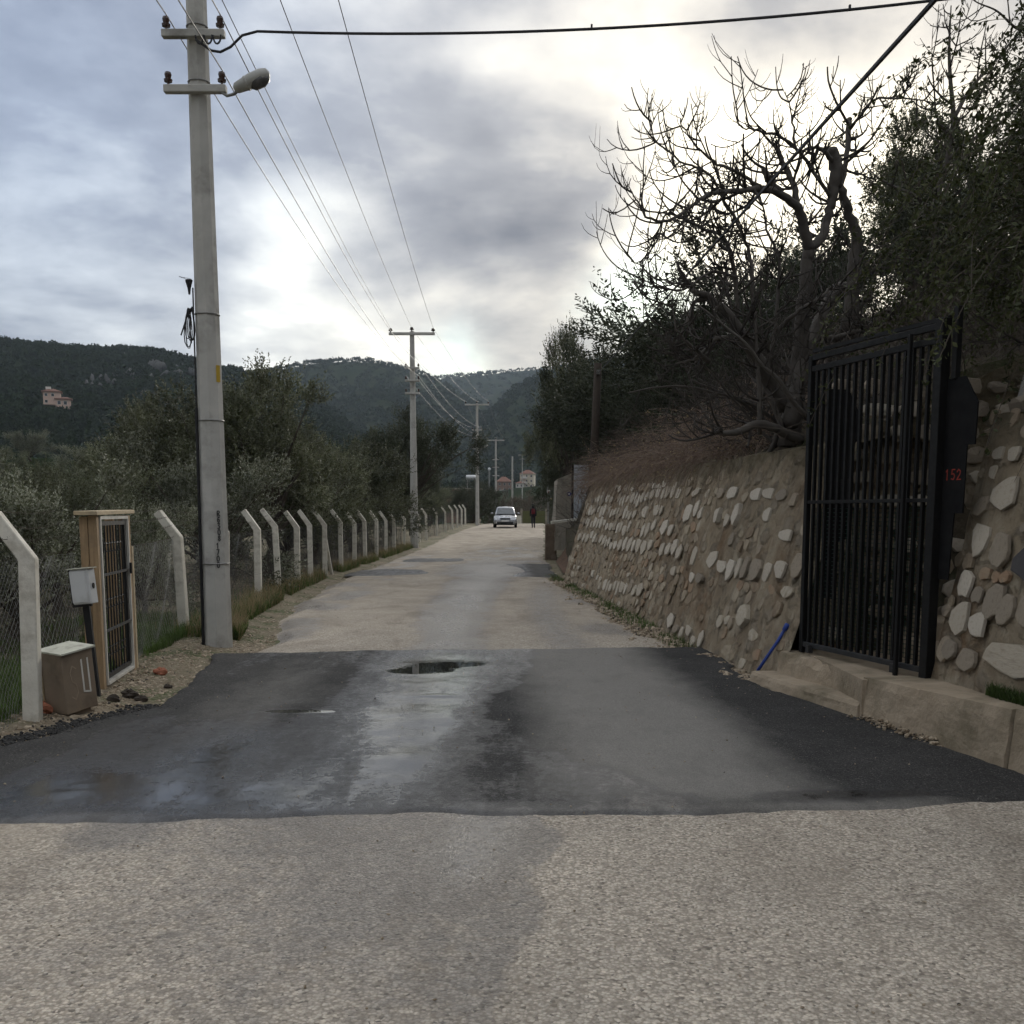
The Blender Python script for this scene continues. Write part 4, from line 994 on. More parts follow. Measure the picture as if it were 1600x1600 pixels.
# ------------------------------------------------------------------ wooden garden gate
A = Vector((-3.80, 9.34, .05)); B = Vector((-3.97, 10.54, .05)); WL = (B-A).length
wg = thing('garden_gate', 'narrow wooden-framed garden gate with black iron leaf in the left fence', 'gate', tuple(A), math.atan2(B.y-A.y, B.x-A.x))
MB().box((0, -.005, .76), (.085, .075, 1.62)).build('frame_post', M['wood'], wg, bevel=.004)
MB().box((-.003, .072, .76), (.08, .07, 1.60)).build('frame_post', M['wood'], wg, bevel=.004)
MB().box((WL, 0, .76), (.09, .10, 1.62)).build('frame_post', M['wood'], wg, bevel=.004)
MB().box((WL+.09, -.01, .60), (.07, .09, 1.30)).build('frame_post', M['wood_pale'], wg, bevel=.004)
MB().box((WL+.04, .15, .75), (.08, .08, 1.56)).build('frame_post', M['wood'], wg, bevel=.004)
MB().beam((-.13, .03, 1.590), (WL+.14, .02, 1.604), .20, .038).build('lintel', M['wood_pale'], wg, bevel=.004)
for x in (.068, WL-.062): MB().box((x, -.03, .78), (.032, .05, 1.56)).build('inner_frame', M['white_frame'], wg)
MB().box((WL/2, -.03, 1.548), (WL-.16, .05, .03)).build('inner_frame', M['white_frame'], wg); MB().box((WL/2, -.03, .012), (WL-.16, .06, .025)).build('sill', M['white_frame'], wg)
lx0, lx1 = .10, WL-.095
for x, w in ((lx0+.015, .03), (lx1-.03, .055)): MB().box((x, -.02, .785), (w, .035, 1.46)).build('leaf_frame', M['black_metal'], wg)
for z in (.065, 1.495): MB().box(((lx0+lx1)/2, -.02, z), (lx1-lx0-.10, .035, .04)).build('leaf_frame', M['black_metal'], wg)
for i in range(8):
    x = lx0+.11+(lx1-lx0-.24)*i/7
    MB().tube([(x, -.02, .08), (x, -.02, 1.48)], .0075, 6).build('bar', M['black_metal'], wg)
for z in (1.02, .50):
    MB().box(((lx0+lx1)/2+.03, -.045, z), (lx1-lx0+.06, .018, .022)).build('rail', M['rail_metal'], wg)
for z in (1.27, .74, .29):
    for i in range(7):
        x = lx0+.11+(lx1-lx0-.24)*(i+.5)/7; o_ = MB()
        o_.tube([(x+.045*math.cos(a*.785)*1.0, -.02, z+.045*math.sin(a*.785)) for a in range(9)], .005, 4, False); o_.build('scroll', M['black_metal'], wg)
for z in (.25, 1.30): MB().tube([(lx0, -.05, z-.05), (lx0, -.05, z+.05)], .014, 8).build('hinge', M['rail_metal'], wg)
MB().tube([(lx1-.03, -.075, .98), (lx1-.03, -.075, 1.09)], .012, 6).build('handle', M['black_metal'], wg)

# white meter cabinet on its dark post
mp_ = thing('meter_post', 'dark leaning post carrying a small white cabinet beside the wooden gate', 'post', (-3.645, 8.90, 0.03))
MB().beam((0, 0, -.15), (-.115, .06, 1.12), .055, .03, (0, 1, 0), .06, .03).build('shaft', M['black_plastic'], mp_)
MB().beam((-.095, -.012, .80), (-.125, .0, 1.13), .17, .02, (0, 1, 0)).build('backboard', M['black_plastic'], mp_)
cb = thing('meter_cabinet', 'small white metal meter cabinet fixed to the dark post by the wooden gate', 'cabinet', (-3.70, 8.84, .86), R(-6))
tl = Matrix.Rotation(R(-5), 3, 'Y')
MB().box((0, 0, .15), (.165, .12, .30), tl).build('body', M['box_white'], cb, bevel=.006)
MB().box((-.015, -.003, .308), (.20, .15, .008), tl).build('rain_lid', M['box_lid'], cb)
MB().box((-.012, -.064, .15), (.145, .006, .27), tl).build('door', M['box_white'], cb, bevel=.003)
MB().lathe([(.016, -.004), (.016, .004)], 10, (.086, .0, .16), Matrix.Rotation(R(90), 3, 'Y'), (1.6, 1)).build('lock', M['black_plastic'], cb)

# beige water meter box marked SU
wb = thing('water_meter_box', 'tilted beige metal box painted with the letters SU by the near fence post', 'box', (-3.62, 8.30, 0.02), R(62))
tl = Matrix.Rotation(R(-7), 3, 'Y') @ Matrix.Rotation(R(3), 3, 'X')
def wbp(x, y, z): return tuple(tl @ Vector((x, y, z)))
MB().box(wbp(0, 0, .28), (.30, .27, .50), tl).build('body', M['box_beige'], wb, bevel=.006)
MB().box(wbp(0, -.005, .538), (.335, .31, .014), tl).build('lid', M['box_lid'], wb)
MB().box(wbp(-.158, .12, .20), (.012, .012, .62), tl).build('stay', M['wood_pale'], wb)
MB().box(wbp(.02, -.02, -.02), (.16, .16, .12), tl).build('plinth', M['box_beige'], wb)
def su(x, y, k):                                     # on the face turned to the road
    p = Vector((-.10+.105*k+.085*x, -.136, .14+.28*y+(.03 if k else 0))); return tl @ p, tl @ Vector((1, 0, 0)), tl @ Vector((0, 0, 1)), tl @ Vector((0, -1, 0))
m = MB(); strokes(m, GLY['S'], .010, lambda x, y: su(x, y, 0)); m.build('letter_s', M['paint_chalk'], wb)
m = MB(); strokes(m, GLY['U'], .014, lambda x, y: su(x, y, 1.15)); m.build('letter_u', M['paint_white'], wb)
def lump(seed, s_):
    rn_ = random.Random(seed); m = MB(); n = 9; rows = []
    for q in range(6):
        ph = math.pi*(q+.35)/6.7
        for k in range(n):
            a_ = 2*math.pi*k/n; r_ = s_*(1+rn_.uniform(-.28, .28)); m.v.append((1.25*r_*math.sin(ph)*math.cos(a_), .9*r_*math.sin(ph)*math.sin(a_), .8*r_*math.cos(ph)))
    for q in range(5):
        for k in range(n): k2 = (k+1) % n; m.f.append((q*n+k, (q+1)*n+k, (q+1)*n+k2, q*n+k2))
    m.f.append(tuple(range(n))); m.f.append(tuple(5*n+k for k in reversed(range(n)))); return m
for i, (x, y, s_, lb) in enumerate(((-3.80, 8.12, .07, 'broken red brick half hidden between fence post and SU box'), (-3.62, 10.42, .055, 'small orange brick lump at the foot of the wooden gate'))):
    m = lump(40+i, s_)
    o = m.build('brick_lump', M['brick'], None); o.location = (x, y, gz1(x, y)+s_*.55); tag(o, lb, 'brick')
for i, (x, y, s_, lb) in enumerate(((-3.43, 9.05, .06, 'largest dark clod on the gravel before the wooden gate'), (-3.30, 8.98, .045, 'dark clod nearest the new asphalt before the wooden gate'), (-3.32, 9.75, .035, 'small dark clod below the right gate post'), (-3.47, 8.80, .045, 'dark clod at the foot of the SU box'))):
    m = lump(40+i, s_)
    o = m.build('dirt_clod', M['clod'], None); o.location = (x, y, gz1(x, y)+s_*.45); tag(o, lb, 'clod')

# ------------------------------------------------------------------ power poles
def insulator(parent, p, s=1.0):
    m = MB(); m.lathe([(.018, -.06), (.018, .0), (.058, .01), (.064, .035), (.04, .05), (.046, .065), (.052, .09), (.042, .115), (.015, .125)], 10, p, None, (s, s)); m.build('insulator', M['insulator'], parent, smooth=False)
def shaft_mb(h, r0, r1, n=8):
    m = MB(); m.lathe([(r0, -.4), (r0, 0), (r0+(r1-r0)*.5, h*.5), (r1, h), (r1*.6, h+.03)], n, (0, 0, 0), Matrix.Rotation(R(10), 3, 'Z')); return m
def power_pole(loc, h, label, r0=.165, r1=.095, top_arm=True, lv=(8.0, 7.45, 6.9), lamp=None, rz=0.0, lvw=.72):
    p = thing('power_pole', label, 'power pole', loc, rz, 'concrete power poles along the road')
    shaft_mb(h, r0, r1).build('shaft', M['concrete'], p)
    tips = {'top': [], 'lv': []}
    if top_arm:
        MB().box((0, -.10, h-.10), (2.05, .12, .12), None, (1, .8)).build('crossarm', M['concrete'], p, bevel=.01)
        for x in (-.95, 0, .95): insulator(p, (x, -.10, h+.01+(.05 if x == 0 else 0)), 1.5); tips['top'].append((loc[0]+x, loc[1]-.1, loc[2]+h+.16))
    for z in lv:
        MB().box((0, -.16, z), (lvw, .09, .085)).build('bracket_arm', M['concrete'], p, bevel=.008)
        for x in (-lvw/2+.05, lvw/2-.05): insulator(p, (x, -.16, z+.07), .8); tips['lv'].append((loc[0]+x, loc[1]-.16, loc[2]+z+.22))
    if lamp: street_lamp(p, lamp)
    return p, tips
def street_lamp(p, at):
    x, y, z = at
    MB().tube([(x-.12, y+.0, z+.05), (x-.03, y, z-.01), (x+.05, y-.02, z+.0), (x+.16, y-.03, z+.07)], .018, 8).build('lamp_bracket', M['galv'], p, smooth=True)
    rot = Matrix.Rotation(R(-24), 3, 'Y') @ Matrix.Rotation(R(90), 3, 'Y')
    m = MB(); m.lathe([(.03, 0), (.07, .03), (.085, .12), (.10, .22), (.098, .36), (.07, .43), (.02, .45)], 14, (x+.06, y-.03, z+.05), rot, (.8, 1.0)); hd = m.build('lamp_head', M['lamp_grey'], p, smooth=True)
    m = MB(); m.lathe([(.045, .19), (.082, .23), (.088, .34), (.05, .42)], 12, (x+.075, y-.03, z+.015), rot, (.9, 1.0)); m.build('lamp_glass', M['lamp_glass'], hd, smooth=True)
    m = MB(); m.lathe([(.093, .15), (.10, .155), (.10, .17), (.093, .175)], 14, (x+.06, y-.03, z+.05), rot, (.8, 1.0)); m.build('seam', M['lamp_grey'], hd)

P1 = (-3.66, 12.68, 0.0)
p1, t1 = power_pole(P1, 10.0, 'nearest tall concrete power pole with street lamp, stencilled numbers and black cable', .168, .10, True, (7.10, 6.50), (.40, -.18, 6.43), 0.0, .72)
for z in (7.24, 6.63, 4.0, 2.75, 1.02):
    r = .168-.068*z/10+.006
    m = MB(); m.lathe([(r, -.008), (r+.004, 0), (r, .008)], 16, (0, 0, z)); m.build('strap', M['galv'], p1)
# black cable duct down the left side, spliced lead and coil
ang = R(205)
def side(z, off=.018): r = .168-.068*z/10+off; return (r*math.cos(ang), r*math.sin(ang), z)
MB().tube([side(z) for z in (-.1, .5, 1.2, 2.0, 2.9)], .020, 8).build('cable_duct', M['black_plastic'], p1)
MB().tube([side(z) for z in (2.88, 3.4, 3.9, 4.3)], .010, 6).build('lead', M['cable'], p1)
cm = MB(); rnc = random.Random(4)
for k in range(5):
    c0 = Vector(side(4.06, .045))+Vector((rnc.uniform(-.03, .02), rnc.uniform(-.03, .03), 0)); wd_ = rnc.uniform(.03, .06); ht_ = rnc.uniform(.17, .24)
    cm.tube([c0+Vector((-wd_*math.sin(t)*(.4+.6*(1-math.cos(t))/2)-.02*math.sin(t*.5), .02*math.cos(t+k), -ht_*(1-math.cos(t)))) for t in [i*.483 for i in range(14)]], .0065, 5, False)
cm.tube([tuple(Vector(side(4.08, .03))), tuple(Vector(side(3.95, .10))), tuple(Vector(side(3.74, .17)))], .009, 5)
cm.build('cable_coil', M['cable'], p1)
cm = MB(); cm.lathe([(.012, -.11), (.02, -.04), (.045, .05), (.04, .06)], 8, side(4.33, .06)); cm.build('cable_end', M['cable'], p1)
cm = MB(); cm.tube([tuple(Vector(side(4.40, .03))+Vector((-.15*math.sin(t), 0, .22*math.sin(t*.5)-.02*t*4))) for t in [i*.32 for i in range(10)]], .003, 4, False); cm.build('loose_wire', M['cable'], p1)
m = MB()
def pole_face(z, a, off=.004):
    r = (.168-.068*z/10)*.985+off; return Vector((r*math.cos(a), r*math.sin(a), z)), Vector((-math.sin(a), math.cos(a), 0)), Vector((0, 0, 1)), Vector((math.cos(a), math.sin(a), 0))
def pole_text(txt, ztop, a, h, step):
    mm = MB()
    for k, ch in enumerate(txt):
        z0 = ztop-step*k
        c, rt, up, n = pole_face(z0, a, .001)
        strokes(mm, GLY[ch], .012, lambda x, y: (c+rt*((x-.45)*h*.62)+up*(y*h), rt, up, n))
    mm.build('stencil', M['stencil'], p1)
FA = R(-56)
pole_text('R6308', 1.60, FA, .062, .075); pole_text('1700', 1.21, FA-.14, .062, .078)
c, rt, up, n = pole_face(3.3, R(-30), .002)
MB().prism([c-rt*.03-up*.10, c+rt*.03-up*.10, c+rt*.03+up*.10, c-rt*.03+up*.10], n*.003).build('sticker', M['sticker'], p1)
p2, t2 = power_pole((-4.46, 47.0, .03), 9.6, 'second concrete power pole with wide three-insulator top arm beside the fence', .19, .10, True, (8.0, 7.45, 6.9), None, 0, .66)
p3, t3 = power_pole((-2.95, 88.0, .52), 10.2, 'third power pole with a small street lamp, left of the silver car', .17, .10, True, (8.0, 7.3, 6.45), (.45, -.1, 6.5), 0, .85)
p4, t4 = power_pole((-1.95, 125.0, .0), 10.3, 'fourth power pole with top arm, rising behind the third', .16, .10, True, (7.9, 7.0, 6.0), None, 0, .8)
p5, t5 = power_pole((0.05, 150.0, -.6), 10.2, 'plain far power pole without top arm straight behind the silver car', .16, .12, False, (8.2, 6.8), None, 0, .5)
p6, t6 = power_pole((2.6, 262.0, 4.0), 12.0, 'farthest power pole, only its dark top arm showing above the village trees', .16, .10, True, (10.9,), None, 0, 1.5)

# overhead wires, each a thing of its own
def wire(a, b, sag, r, label, name='overhead_wire', mat='wire', n=22, cat='wire', group='wires strung between the power poles'):
    a, b = Vector(a), Vector(b); m = MB()
    m.tube([a+(b-a)*(i/n)-Vector((0, 0, sag*4*(i/n)*(1-i/n))) for i in range(n+1)], r, 5, False)
    o = m.build(name, M[mat], None, loc=tuple(a)); tag(o, label, cat, group); return o
nmz = ('left', 'middle', 'right')
for k in range(3):
    wire(t1['top'][k], t2['top'][k], .30, .0085, f'{nmz[k]} high wire from the nearest pole top to the second pole top arm')
    wire(t2['top'][k], t3['top'][k], .40, .0085, f'{nmz[k]} high wire between second and third pole top arms')
    wire(t3['top'][k], t4['top'][k], .40, .008, f'{nmz[k]} high wire between third and fourth pole top arms')
    a = Vector(t1['top'][k]); wire(a, a+Vector((.9, -38, .1)), .35, .0085, f'{nmz[k]} high wire running from nearest pole back overhead')
for k, (i, j, lb) in enumerate(((0, 0, 'upper left arm tip'), (1, 1, 'upper right arm tip'), (2, 2, 'lower left arm tip'), (3, 3, 'lower right arm tip'))):
    if k != 2:
        wire(t1['lv'][i], t2['lv'][j], .55, .0075, f'low wire from the {lb} of the nearest pole to the second pole')
        a = Vector(t1['lv'][i]); wire(a, a+Vector((1.2, -36, .4)), .4, .0075, f'low wire running back overhead from the {lb} of the nearest pole')
    wire(t2['lv'][i], t3['lv'][j], .6, .0075, f'low wire from the {lb} of the second pole to the third')
# service cable sagging across the top of the picture
sc_ = thing('service_cable', 'thick black cable crossing the top of the sky from the nearest pole to the right', 'cable', (-3.32, 12.5, 7.05))
pts = [(-3.62, 12.48, 7.02), (-3.45, 12.47, 6.90), (-3.34, 12.46, 6.88), (-3.22, 12.45, 6.93), (-3.08, 12.44, 7.05), (-2.9, 12.42, 7.085)]
a, b = Vector(pts[-1]), Vector((8.0, 10.5, 7.1))
for i in range(1, 30):
    u = i/29; pts.append(tuple(a+(b-a)*u-Vector((0, 0, .30*4*u*(1-u)))))
MB().tube(pts, .015, 6, False).build('cable_run', M['cable'], sc_, rebase=True)
for i in (15, 22): q = Vector(pts[i]); MB().box(q+Vector((0, 0, .02)), (.02, .03, .05)).build('clip', M['cable'], sc_, rebase=True)
cl = MB()
for k in range(3): cl.tube([Vector((-3.62+.10*k, 12.46, 7.06-.09*math.sin(t))) + Vector((.05*(1-math.cos(t))*.9, 0, 0)) for t in [i*.4 for i in range(9)]], .011, 5, False)
cl.build('cable_loops', M['cable'], sc_, rebase=True)
wire((2.13, 26, 5.06), (1.80, 0.0, 3.62), .0, .0125, 'twisted black cable rising from the wooden pole to the upper right corner', 'service_cable', 'cable', cat='cable', group='service cables')
# ------------------------------------------------------------------ trees with leaves
def leaf_quads(P, D, Ln, W, rng):
    """one long diamond per leaf: P base, D direction, returns verts and quads"""
    n = len(P)
    Rv = rng.normal(size=(n, 3)); S = np.cross(D, Rv); S /= np.linalg.norm(S, axis=1)[:, None]+1e-9
    tip = P+D*Ln[:, None]; mid = P+D*(Ln*.5)[:, None]
    bend = np.cross(S, D)*(Ln*.08)[:, None]
    V = np.stack([P, mid+S*W[:, None]+bend, tip, mid-S*W[:, None]+bend], 1).reshape(-1, 3)
    F = np.arange(4*n).reshape(-1, 4); return V, F
def make_crown(seed, rx, ry, rz, zc, nclump, nshoot, nleaf, ll, lw, shoot=(.25, .6), up=.7, lowcut=-.75):
    rng = np.random.default_rng(seed)
    d = rng.normal(size=(nclump, 3)); d /= np.linalg.norm(d, axis=1)[:, None]; d = d[d[:, 2] > lowcut]
    rad = rng.uniform(.40, 1.0, len(d))**.7
    lump = 1+.28*np.sin(d[:, 0]*4+seed)+.22*np.sin(d[:, 1]*5+seed*2)+rng.uniform(-.18, .2, len(d))
    C = d*rad[:, None]*lump[:, None]*np.array([rx, ry, rz])
    ci = rng.integers(0, len(C), nshoot); cr = rng.uniform(.16, .36, len(C))*min(rx, rz)
    off = rng.normal(size=(nshoot, 3)); off /= np.linalg.norm(off, axis=1)[:, None]; off *= rng.uniform(.2, 1, nshoot)[:, None]
    S0 = C[ci]+off*cr[ci][:, None]
    sd = C[ci]/np.array([rx, ry, rz])*.8+off*.8+np.array([0, 0, up])+rng.normal(size=(nshoot, 3))*.35
    sd /= np.linalg.norm(sd, axis=1)[:, None]
    sl = rng.uniform(*shoot, nshoot)
    t = np.tile(np.linspace(.05, 1, nleaf), nshoot)
    k = np.repeat(np.arange(nshoot), nleaf)
    P = S0[k]+sd[k]*(t*sl[k])[:, None]
    D = sd[k]*.75+rng.normal(size=(len(k), 3))*.6; D /= np.linalg.norm(D, axis=1)[:, None]
    Ln = ll*rng.uniform(.6, 1.25, len(k))*(1.1-.4*t); W = lw*rng.uniform(.7, 1.3, len(k))
    P[:, 2] += zc
    V, F = leaf_quads(P, D, Ln, W, rng)
    C2 = C.copy(); C2[:, 2] += zc
    return V, F, C2
def trunk_mb(C, h_fork, r0, seed, nl=9, gnarl=.12):
    rn = random.Random(seed); m = MB()
    f = Vector((rn.uniform(-.2, .2), rn.uniform(-.2, .2), h_fork))
    m.tube([(0, 0, -.5), (0, 0, 0), f*.35+Vector((rn.uniform(-1, 1)*gnarl, rn.uniform(-1, 1)*gnarl, 0)), f*.7+Vector((rn.uniform(-1, 1)*gnarl, rn.uniform(-1, 1)*gnarl, 0)), f], [r0*1.5, r0*1.3, r0, r0*.9, r0*.85], 9)
    idx = list(range(len(C))); rn.shuffle(idx)
    for i in idx[:nl*3]:
        c = Vector(C[i]); mid = f.lerp(c, .5)+Vector((rn.uniform(-.2, .2), rn.uniform(-.2, .2), rn.uniform(.0, .25)))
        r = r0*(.42 if i in idx[:nl] else .2)
        m.tube([f, f.lerp(mid, .5)+Vector((rn.uniform(-.08, .08), rn.uniform(-.08, .08), 0)), mid, c], [r, r*.8, r*.55, r*.2], 5)
    return m
PROTO = []
def make_proto(seed, rx, ry, rz, zc, hf, r0, leaf='leaf_olive', nclump=44, nshoot=2000, nleaf=16, ll=.10, lw=.017, up=.7, bark='bark', lowcut=-.75):
    V, F, C = make_crown(seed, rx, ry, rz, zc, nclump, nshoot, nleaf, ll, lw, up=up, lowcut=lowcut)
    root = bpy.data.objects.new('olive_tree', None)
    tr = trunk_mb(C, hf, r0, seed)
    me = bpy.data.meshes.new('trunk'); me.from_pydata(tr.v, [], tr.f); me.update(); me.materials.append(M[bark])
    o = np_mesh('crown', V, F, M[leaf]); cm_ = o.data; bpy.data.objects.remove(o)
    return {'trunk': me, 'crown': cm_, 'h': zc+rz}
PR = {
 'a': make_proto(11, 1.9, 1.9, 1.9, 2.7, 1.0, .17), 'b': make_proto(12, 2.2, 2.0, 1.6, 2.5, .9, .18), 'c': make_proto(13, 1.6, 1.6, 2.3, 3.0, 1.1, .16),
 'd': make_proto(14, 2.0, 2.1, 2.1, 2.6, .8, .2), 'g': make_proto(15, 1.5, 1.5, 1.3, 1.5, .5, .10, 'leaf_grey', 36, 1600, 16, .085, .014),
 'k1': make_proto(21, 1.7, 1.7, 2.6, 3.2, 1.0, .16, 'leaf_dark', 50, 1900, 16, .11, .017, .8), 'k2': make_proto(22, 2.0, 2.0, 2.0, 2.6, .9, .18, 'leaf_dark', 60, 1900, 16, .11, .016, .6),
 'k4': make_proto(24, 2.0, 2.0, 1.7, 3.3, 1.6, .18, 'leaf_dark', 50, 1900, 16, .11, .017, .6, lowcut=-.3),
 'k3': make_proto(23, 2.2, 2.2, 1.5, 1.6, .4, .14, 'leaf_dark', 60, 1900, 16, .10, .015, .6, lowcut=-.95),
}
def tree(name, pr, loc, h, label, cat='tree', group=None, wide=1.0, rz=None, rn=random.Random(99)):
    """h = wanted total height"""
    p = PR[pr]; s = h/p['h']
    t = thing(name, label, cat, loc, rn.uniform(0, 6.28) if rz is None else rz, group)
    for nm in ('trunk', 'crown'):
        o = bpy.data.objects.new(nm, p[nm]); COL.objects.link(o); o.parent = t
    t.scale = (s*wide, s*wide, s)
    return t
# left side, beyond the fence: (x, y, top z, kind, width, label)
LEFT = [(-6.0, 25.5, 5.15, 'c', 1.0, 'tallest olive tree right of the nearest pole, its crown reaching over the hill line'),
 (-7.4, 26.5, 4.6, 'a', 1.1, 'tall olive tree standing just left of the tallest one behind the fence'),
 (-9.3, 27.5, 4.4, 'd', 1.0, 'tall olive tree right behind the nearest power pole'),
 (-10.2, 24.0, 2.5, 'b', 1.0, 'broad olive tree left of the nearest power pole'),
 (-11.9, 26.0, 2.3, 'd', 1.0, 'olive tree above the wooden gate, farther back'),
 (-6.4, 21.2, 2.75, 'g', 1.0, 'silvery young olive bush behind the first posts right of the nearest pole'),
 (-7.6, 19.6, 2.5, 'a', .9, 'low dark olive tree behind the nearest power pole'),
 (-6.2, 32.0, 3.6, 'b', 1.0, 'rounded olive tree behind the middle fence posts'),
 (-7.4, 38.0, 4.0, 'd', 1.1, 'dark olive tree behind the middle of the fence'),
 (-6.5, 42.0, 3.9, 'b', 1.1, 'round olive tree a little before the second power pole'),
 (-8.5, 48.0, 4.9, 'a', 1.0, 'olive tree with rounded top left of the second power pole'),
 (-5.7, 60.0, 7.0, 'k4', .95, 'big dark olive tree right behind the second power pole'),
 (-7.0, 60.0, 6.2, 'k2', .9, 'big dark tree left of and behind the second power pole'),
 (-6.6, 70.0, 5.4, 'k4', .75, 'dark tree between second and third power poles'),
 (-7.6, 53.5, 3.4, 'b', 1.1, 'bushy olive at the foot of the second power pole'),
 (-7.4, 74.0, 3.8, 'b', 1.2, 'pale green bush row before the white tank, left part'),
 (-6.6, 83.0, 3.6, 'd', 1.1, 'pale green bush before the white tank, right part'),
 (-3.6, 96.0, 4.0, 'k3', 1.0, 'dark bush at the foot of the third power pole'),
 (-2.4, 108.0, 4.3, 'k2', .9, 'dark bush behind the silver car, left of the fourth pole'),
 (-5.9, 12.6, 2.0, 'g', 1.0, 'silvery olive bush leaning over the fence left of the wooden gate'),
 (-7.6, 13.2, 2.25, 'g', 1.1, 'silvery olive bush at the left picture edge behind the chain-link'),
 (-5.7, 15.6, 1.75, 'g', .75, 'small silvery olive shrub between wooden gate and nearest pole'),
 (-7.6, 17.0, 2.3, 'a', 1.0, 'green olive bush behind the wooden gate'),
 (-9.2, 17.2, 2.5, 'b', 1.0, 'green olive bush upper left of the wooden gate'),
 (-10.5, 20.5, 2.1, 'g', 1.2, 'pale olive bush in the second row left of the wooden gate'),
 (-13.0, 24.0, 2.3, 'a', 1.1, 'olive tree far left in the second row'),
 (-14.5, 30.0, 2.4, 'd', 1.2, 'olive tree at the left edge in the third row'),
 (-12.0, 34.0, 3.9, 'b', 1.2, 'olive tree in the third row behind the broad one'),
 (-10.0, 38.0, 4.4, 'd', 1.2, 'dark olive tree in the back row behind the tall ones'),
 (-18.0, 38.0, 2.6, 'b', 1.3, 'olive tree in the back row at far left'),
 (-6.3, 28.6, 2.6, 'b', .9, 'low olive bush close behind the braced fence post'),
 (-6.0, 36.0, 2.6, 'a', .9, 'low olive bush close behind the far half of the long fence'),
 (-6.9, 45.5, 2.9, 'g', 1.0, 'low silvery bush just before the second power pole')]
for x, y, zt, k, wd, lb in LEFT:
    z0 = gz1(x, y)-.05
    tree('olive_tree', k, (x, y, z0), zt-z0, lb, 'tree', 'olive trees beyond the left fence', wd)
# grove on the low slope at far left
rn = random.Random(77); side_w = ('lowest', 'second', 'third', 'fourth', 'fifth')
GROVE = [(-24.5, 62), (-22.5, 66), (-25.5, 75), (-21.0, 78), (-23.5, 86), (-19.3, 84), (-26.0, 98), (-22.0, 100), (-18.6, 96), (-24.4, 112), (-20.4, 116), (-26.2, 126), (-22.8, 130), (-18.2, 120), (-20.6, 138), (-24.8, 144), (-17.0, 108), (-16.0, 92), (-28, 110), (-15.0, 75), (-13.5, 90), (-12, 110), (-10, 95)]
for i, (a, r) in enumerate(GROVE):
    x, y = r*math.sin(R(a)), r*math.cos(R(a)); z = max(hill_at(x, y), gz1(x, y))-.2
    tree('olive_tree', rn.choice(['g', 'b', 'a', 'g']), (x, y, z), rn.uniform(3.6, 5.0), 'round olive tree of the grove on the low slope at far left', 'tree', 'olive grove on the far left slope', 1.25)
# right hillside: (x, y, top z, kind, width, label)
RIGHT = [(2.75, 44.0, 8.2, 'k1', .62, 'tall dark evergreen at the road edge left of the grey metal door'), (2.35, 47.0, 9.9, 'c', .48, 'thin airy tree top rising above the dark evergreens at the bend'), (4.3, 48.0, 8.8, 'k1', .8, 'dark evergreen behind the grey metal door'),
 (3.3, 56.0, 7.0, 'k2', .8, 'dark bushy tree by the road beyond the sign'), (4.6, 66.0, 6.4, 'k2', .9, 'dark tree beyond the walking person'), (5.9, 41.0, 9.4, 'c', .6, 'thin airy tree on the hill crest beside the cable'), (6.6, 38.0, 9.0, 'c', .6, 'thin leafy tree on the hill crest right of the cable'),
 (4.7, 33.5, 6.9, 'k3', 1.2, 'dark shrub mass above the grey metal door'), (5.2, 38.5, 7.6, 'k3', 1.2, 'dark shrub mass on the slope behind the grey metal door'), (6.5, 30.5, 8.0, 'k3', 1.25, 'dark shrub mass on the crest left of the fig tree'), (4.6, 28.6, 5.6, 'k3', 1.1, 'dark shrub above the far end of the retaining wall'),
 (8.4, 30.0, 8.9, 'k2', 1.1, 'dark tree on the crest behind the fig tree, left'), (7.2, 25.5, 8.0, 'k3', 1.3, 'dark shrub on the slope behind the fig tree'), (5.6, 24.0, 5.8, 'k3', 1.0, 'low dark shrub above the middle of the retaining wall'), (8.6, 22.5, 9.0, 'k2', 1.1, 'dark tree behind the right fig trunk'),
 (5.5, 19.6, 5.8, 'k3', 1.0, 'low dark shrub behind the fig trunk'), (7.0, 18.2, 8.4, 'c', .75, 'leafy olive tree at upper right behind the gate'), (7.3, 14.9, 7.0, 'c', .62, 'tall dark olive at the upper right picture edge'), (8.8, 17.0, 8.6, 'c', .7, 'olive tree higher up the slope at upper right'),
 (5.9, 12.2, 6.2, 'k3', .9, 'dark shrub above the iron gate'), (6.3, 10.3, 6.2, 'k3', .9, 'dark shrub at the right picture edge above the gate'), (7.6, 12.2, 6.4, 'k2', .7, 'dark olive at the right picture edge, higher up'), (5.6, 7.2, 4.9, 'k3', .8, 'dark shrub above the rubble wall'), (11.0, 15.5, 9.0, 'c', .8, 'olive tree high on the slope at far upper right'),
 (11.0, 21.0, 10.0, 'k2', 1.0, 'dark olive on the upper slope behind'), (9.5, 36.0, 10.5, 'k2', 1.2, 'dark tree on the upper crest far behind')]
for x, y, zt, k, wd, lb in RIGHT:
    z0 = float(slope_h(np.array([x]), np.array([y]))[0])-.1
    tree('hillside_tree', k, (x, y, z0), max(1.6, zt-z0), lb, 'tree', 'trees and shrubs on the right hillside', wd)

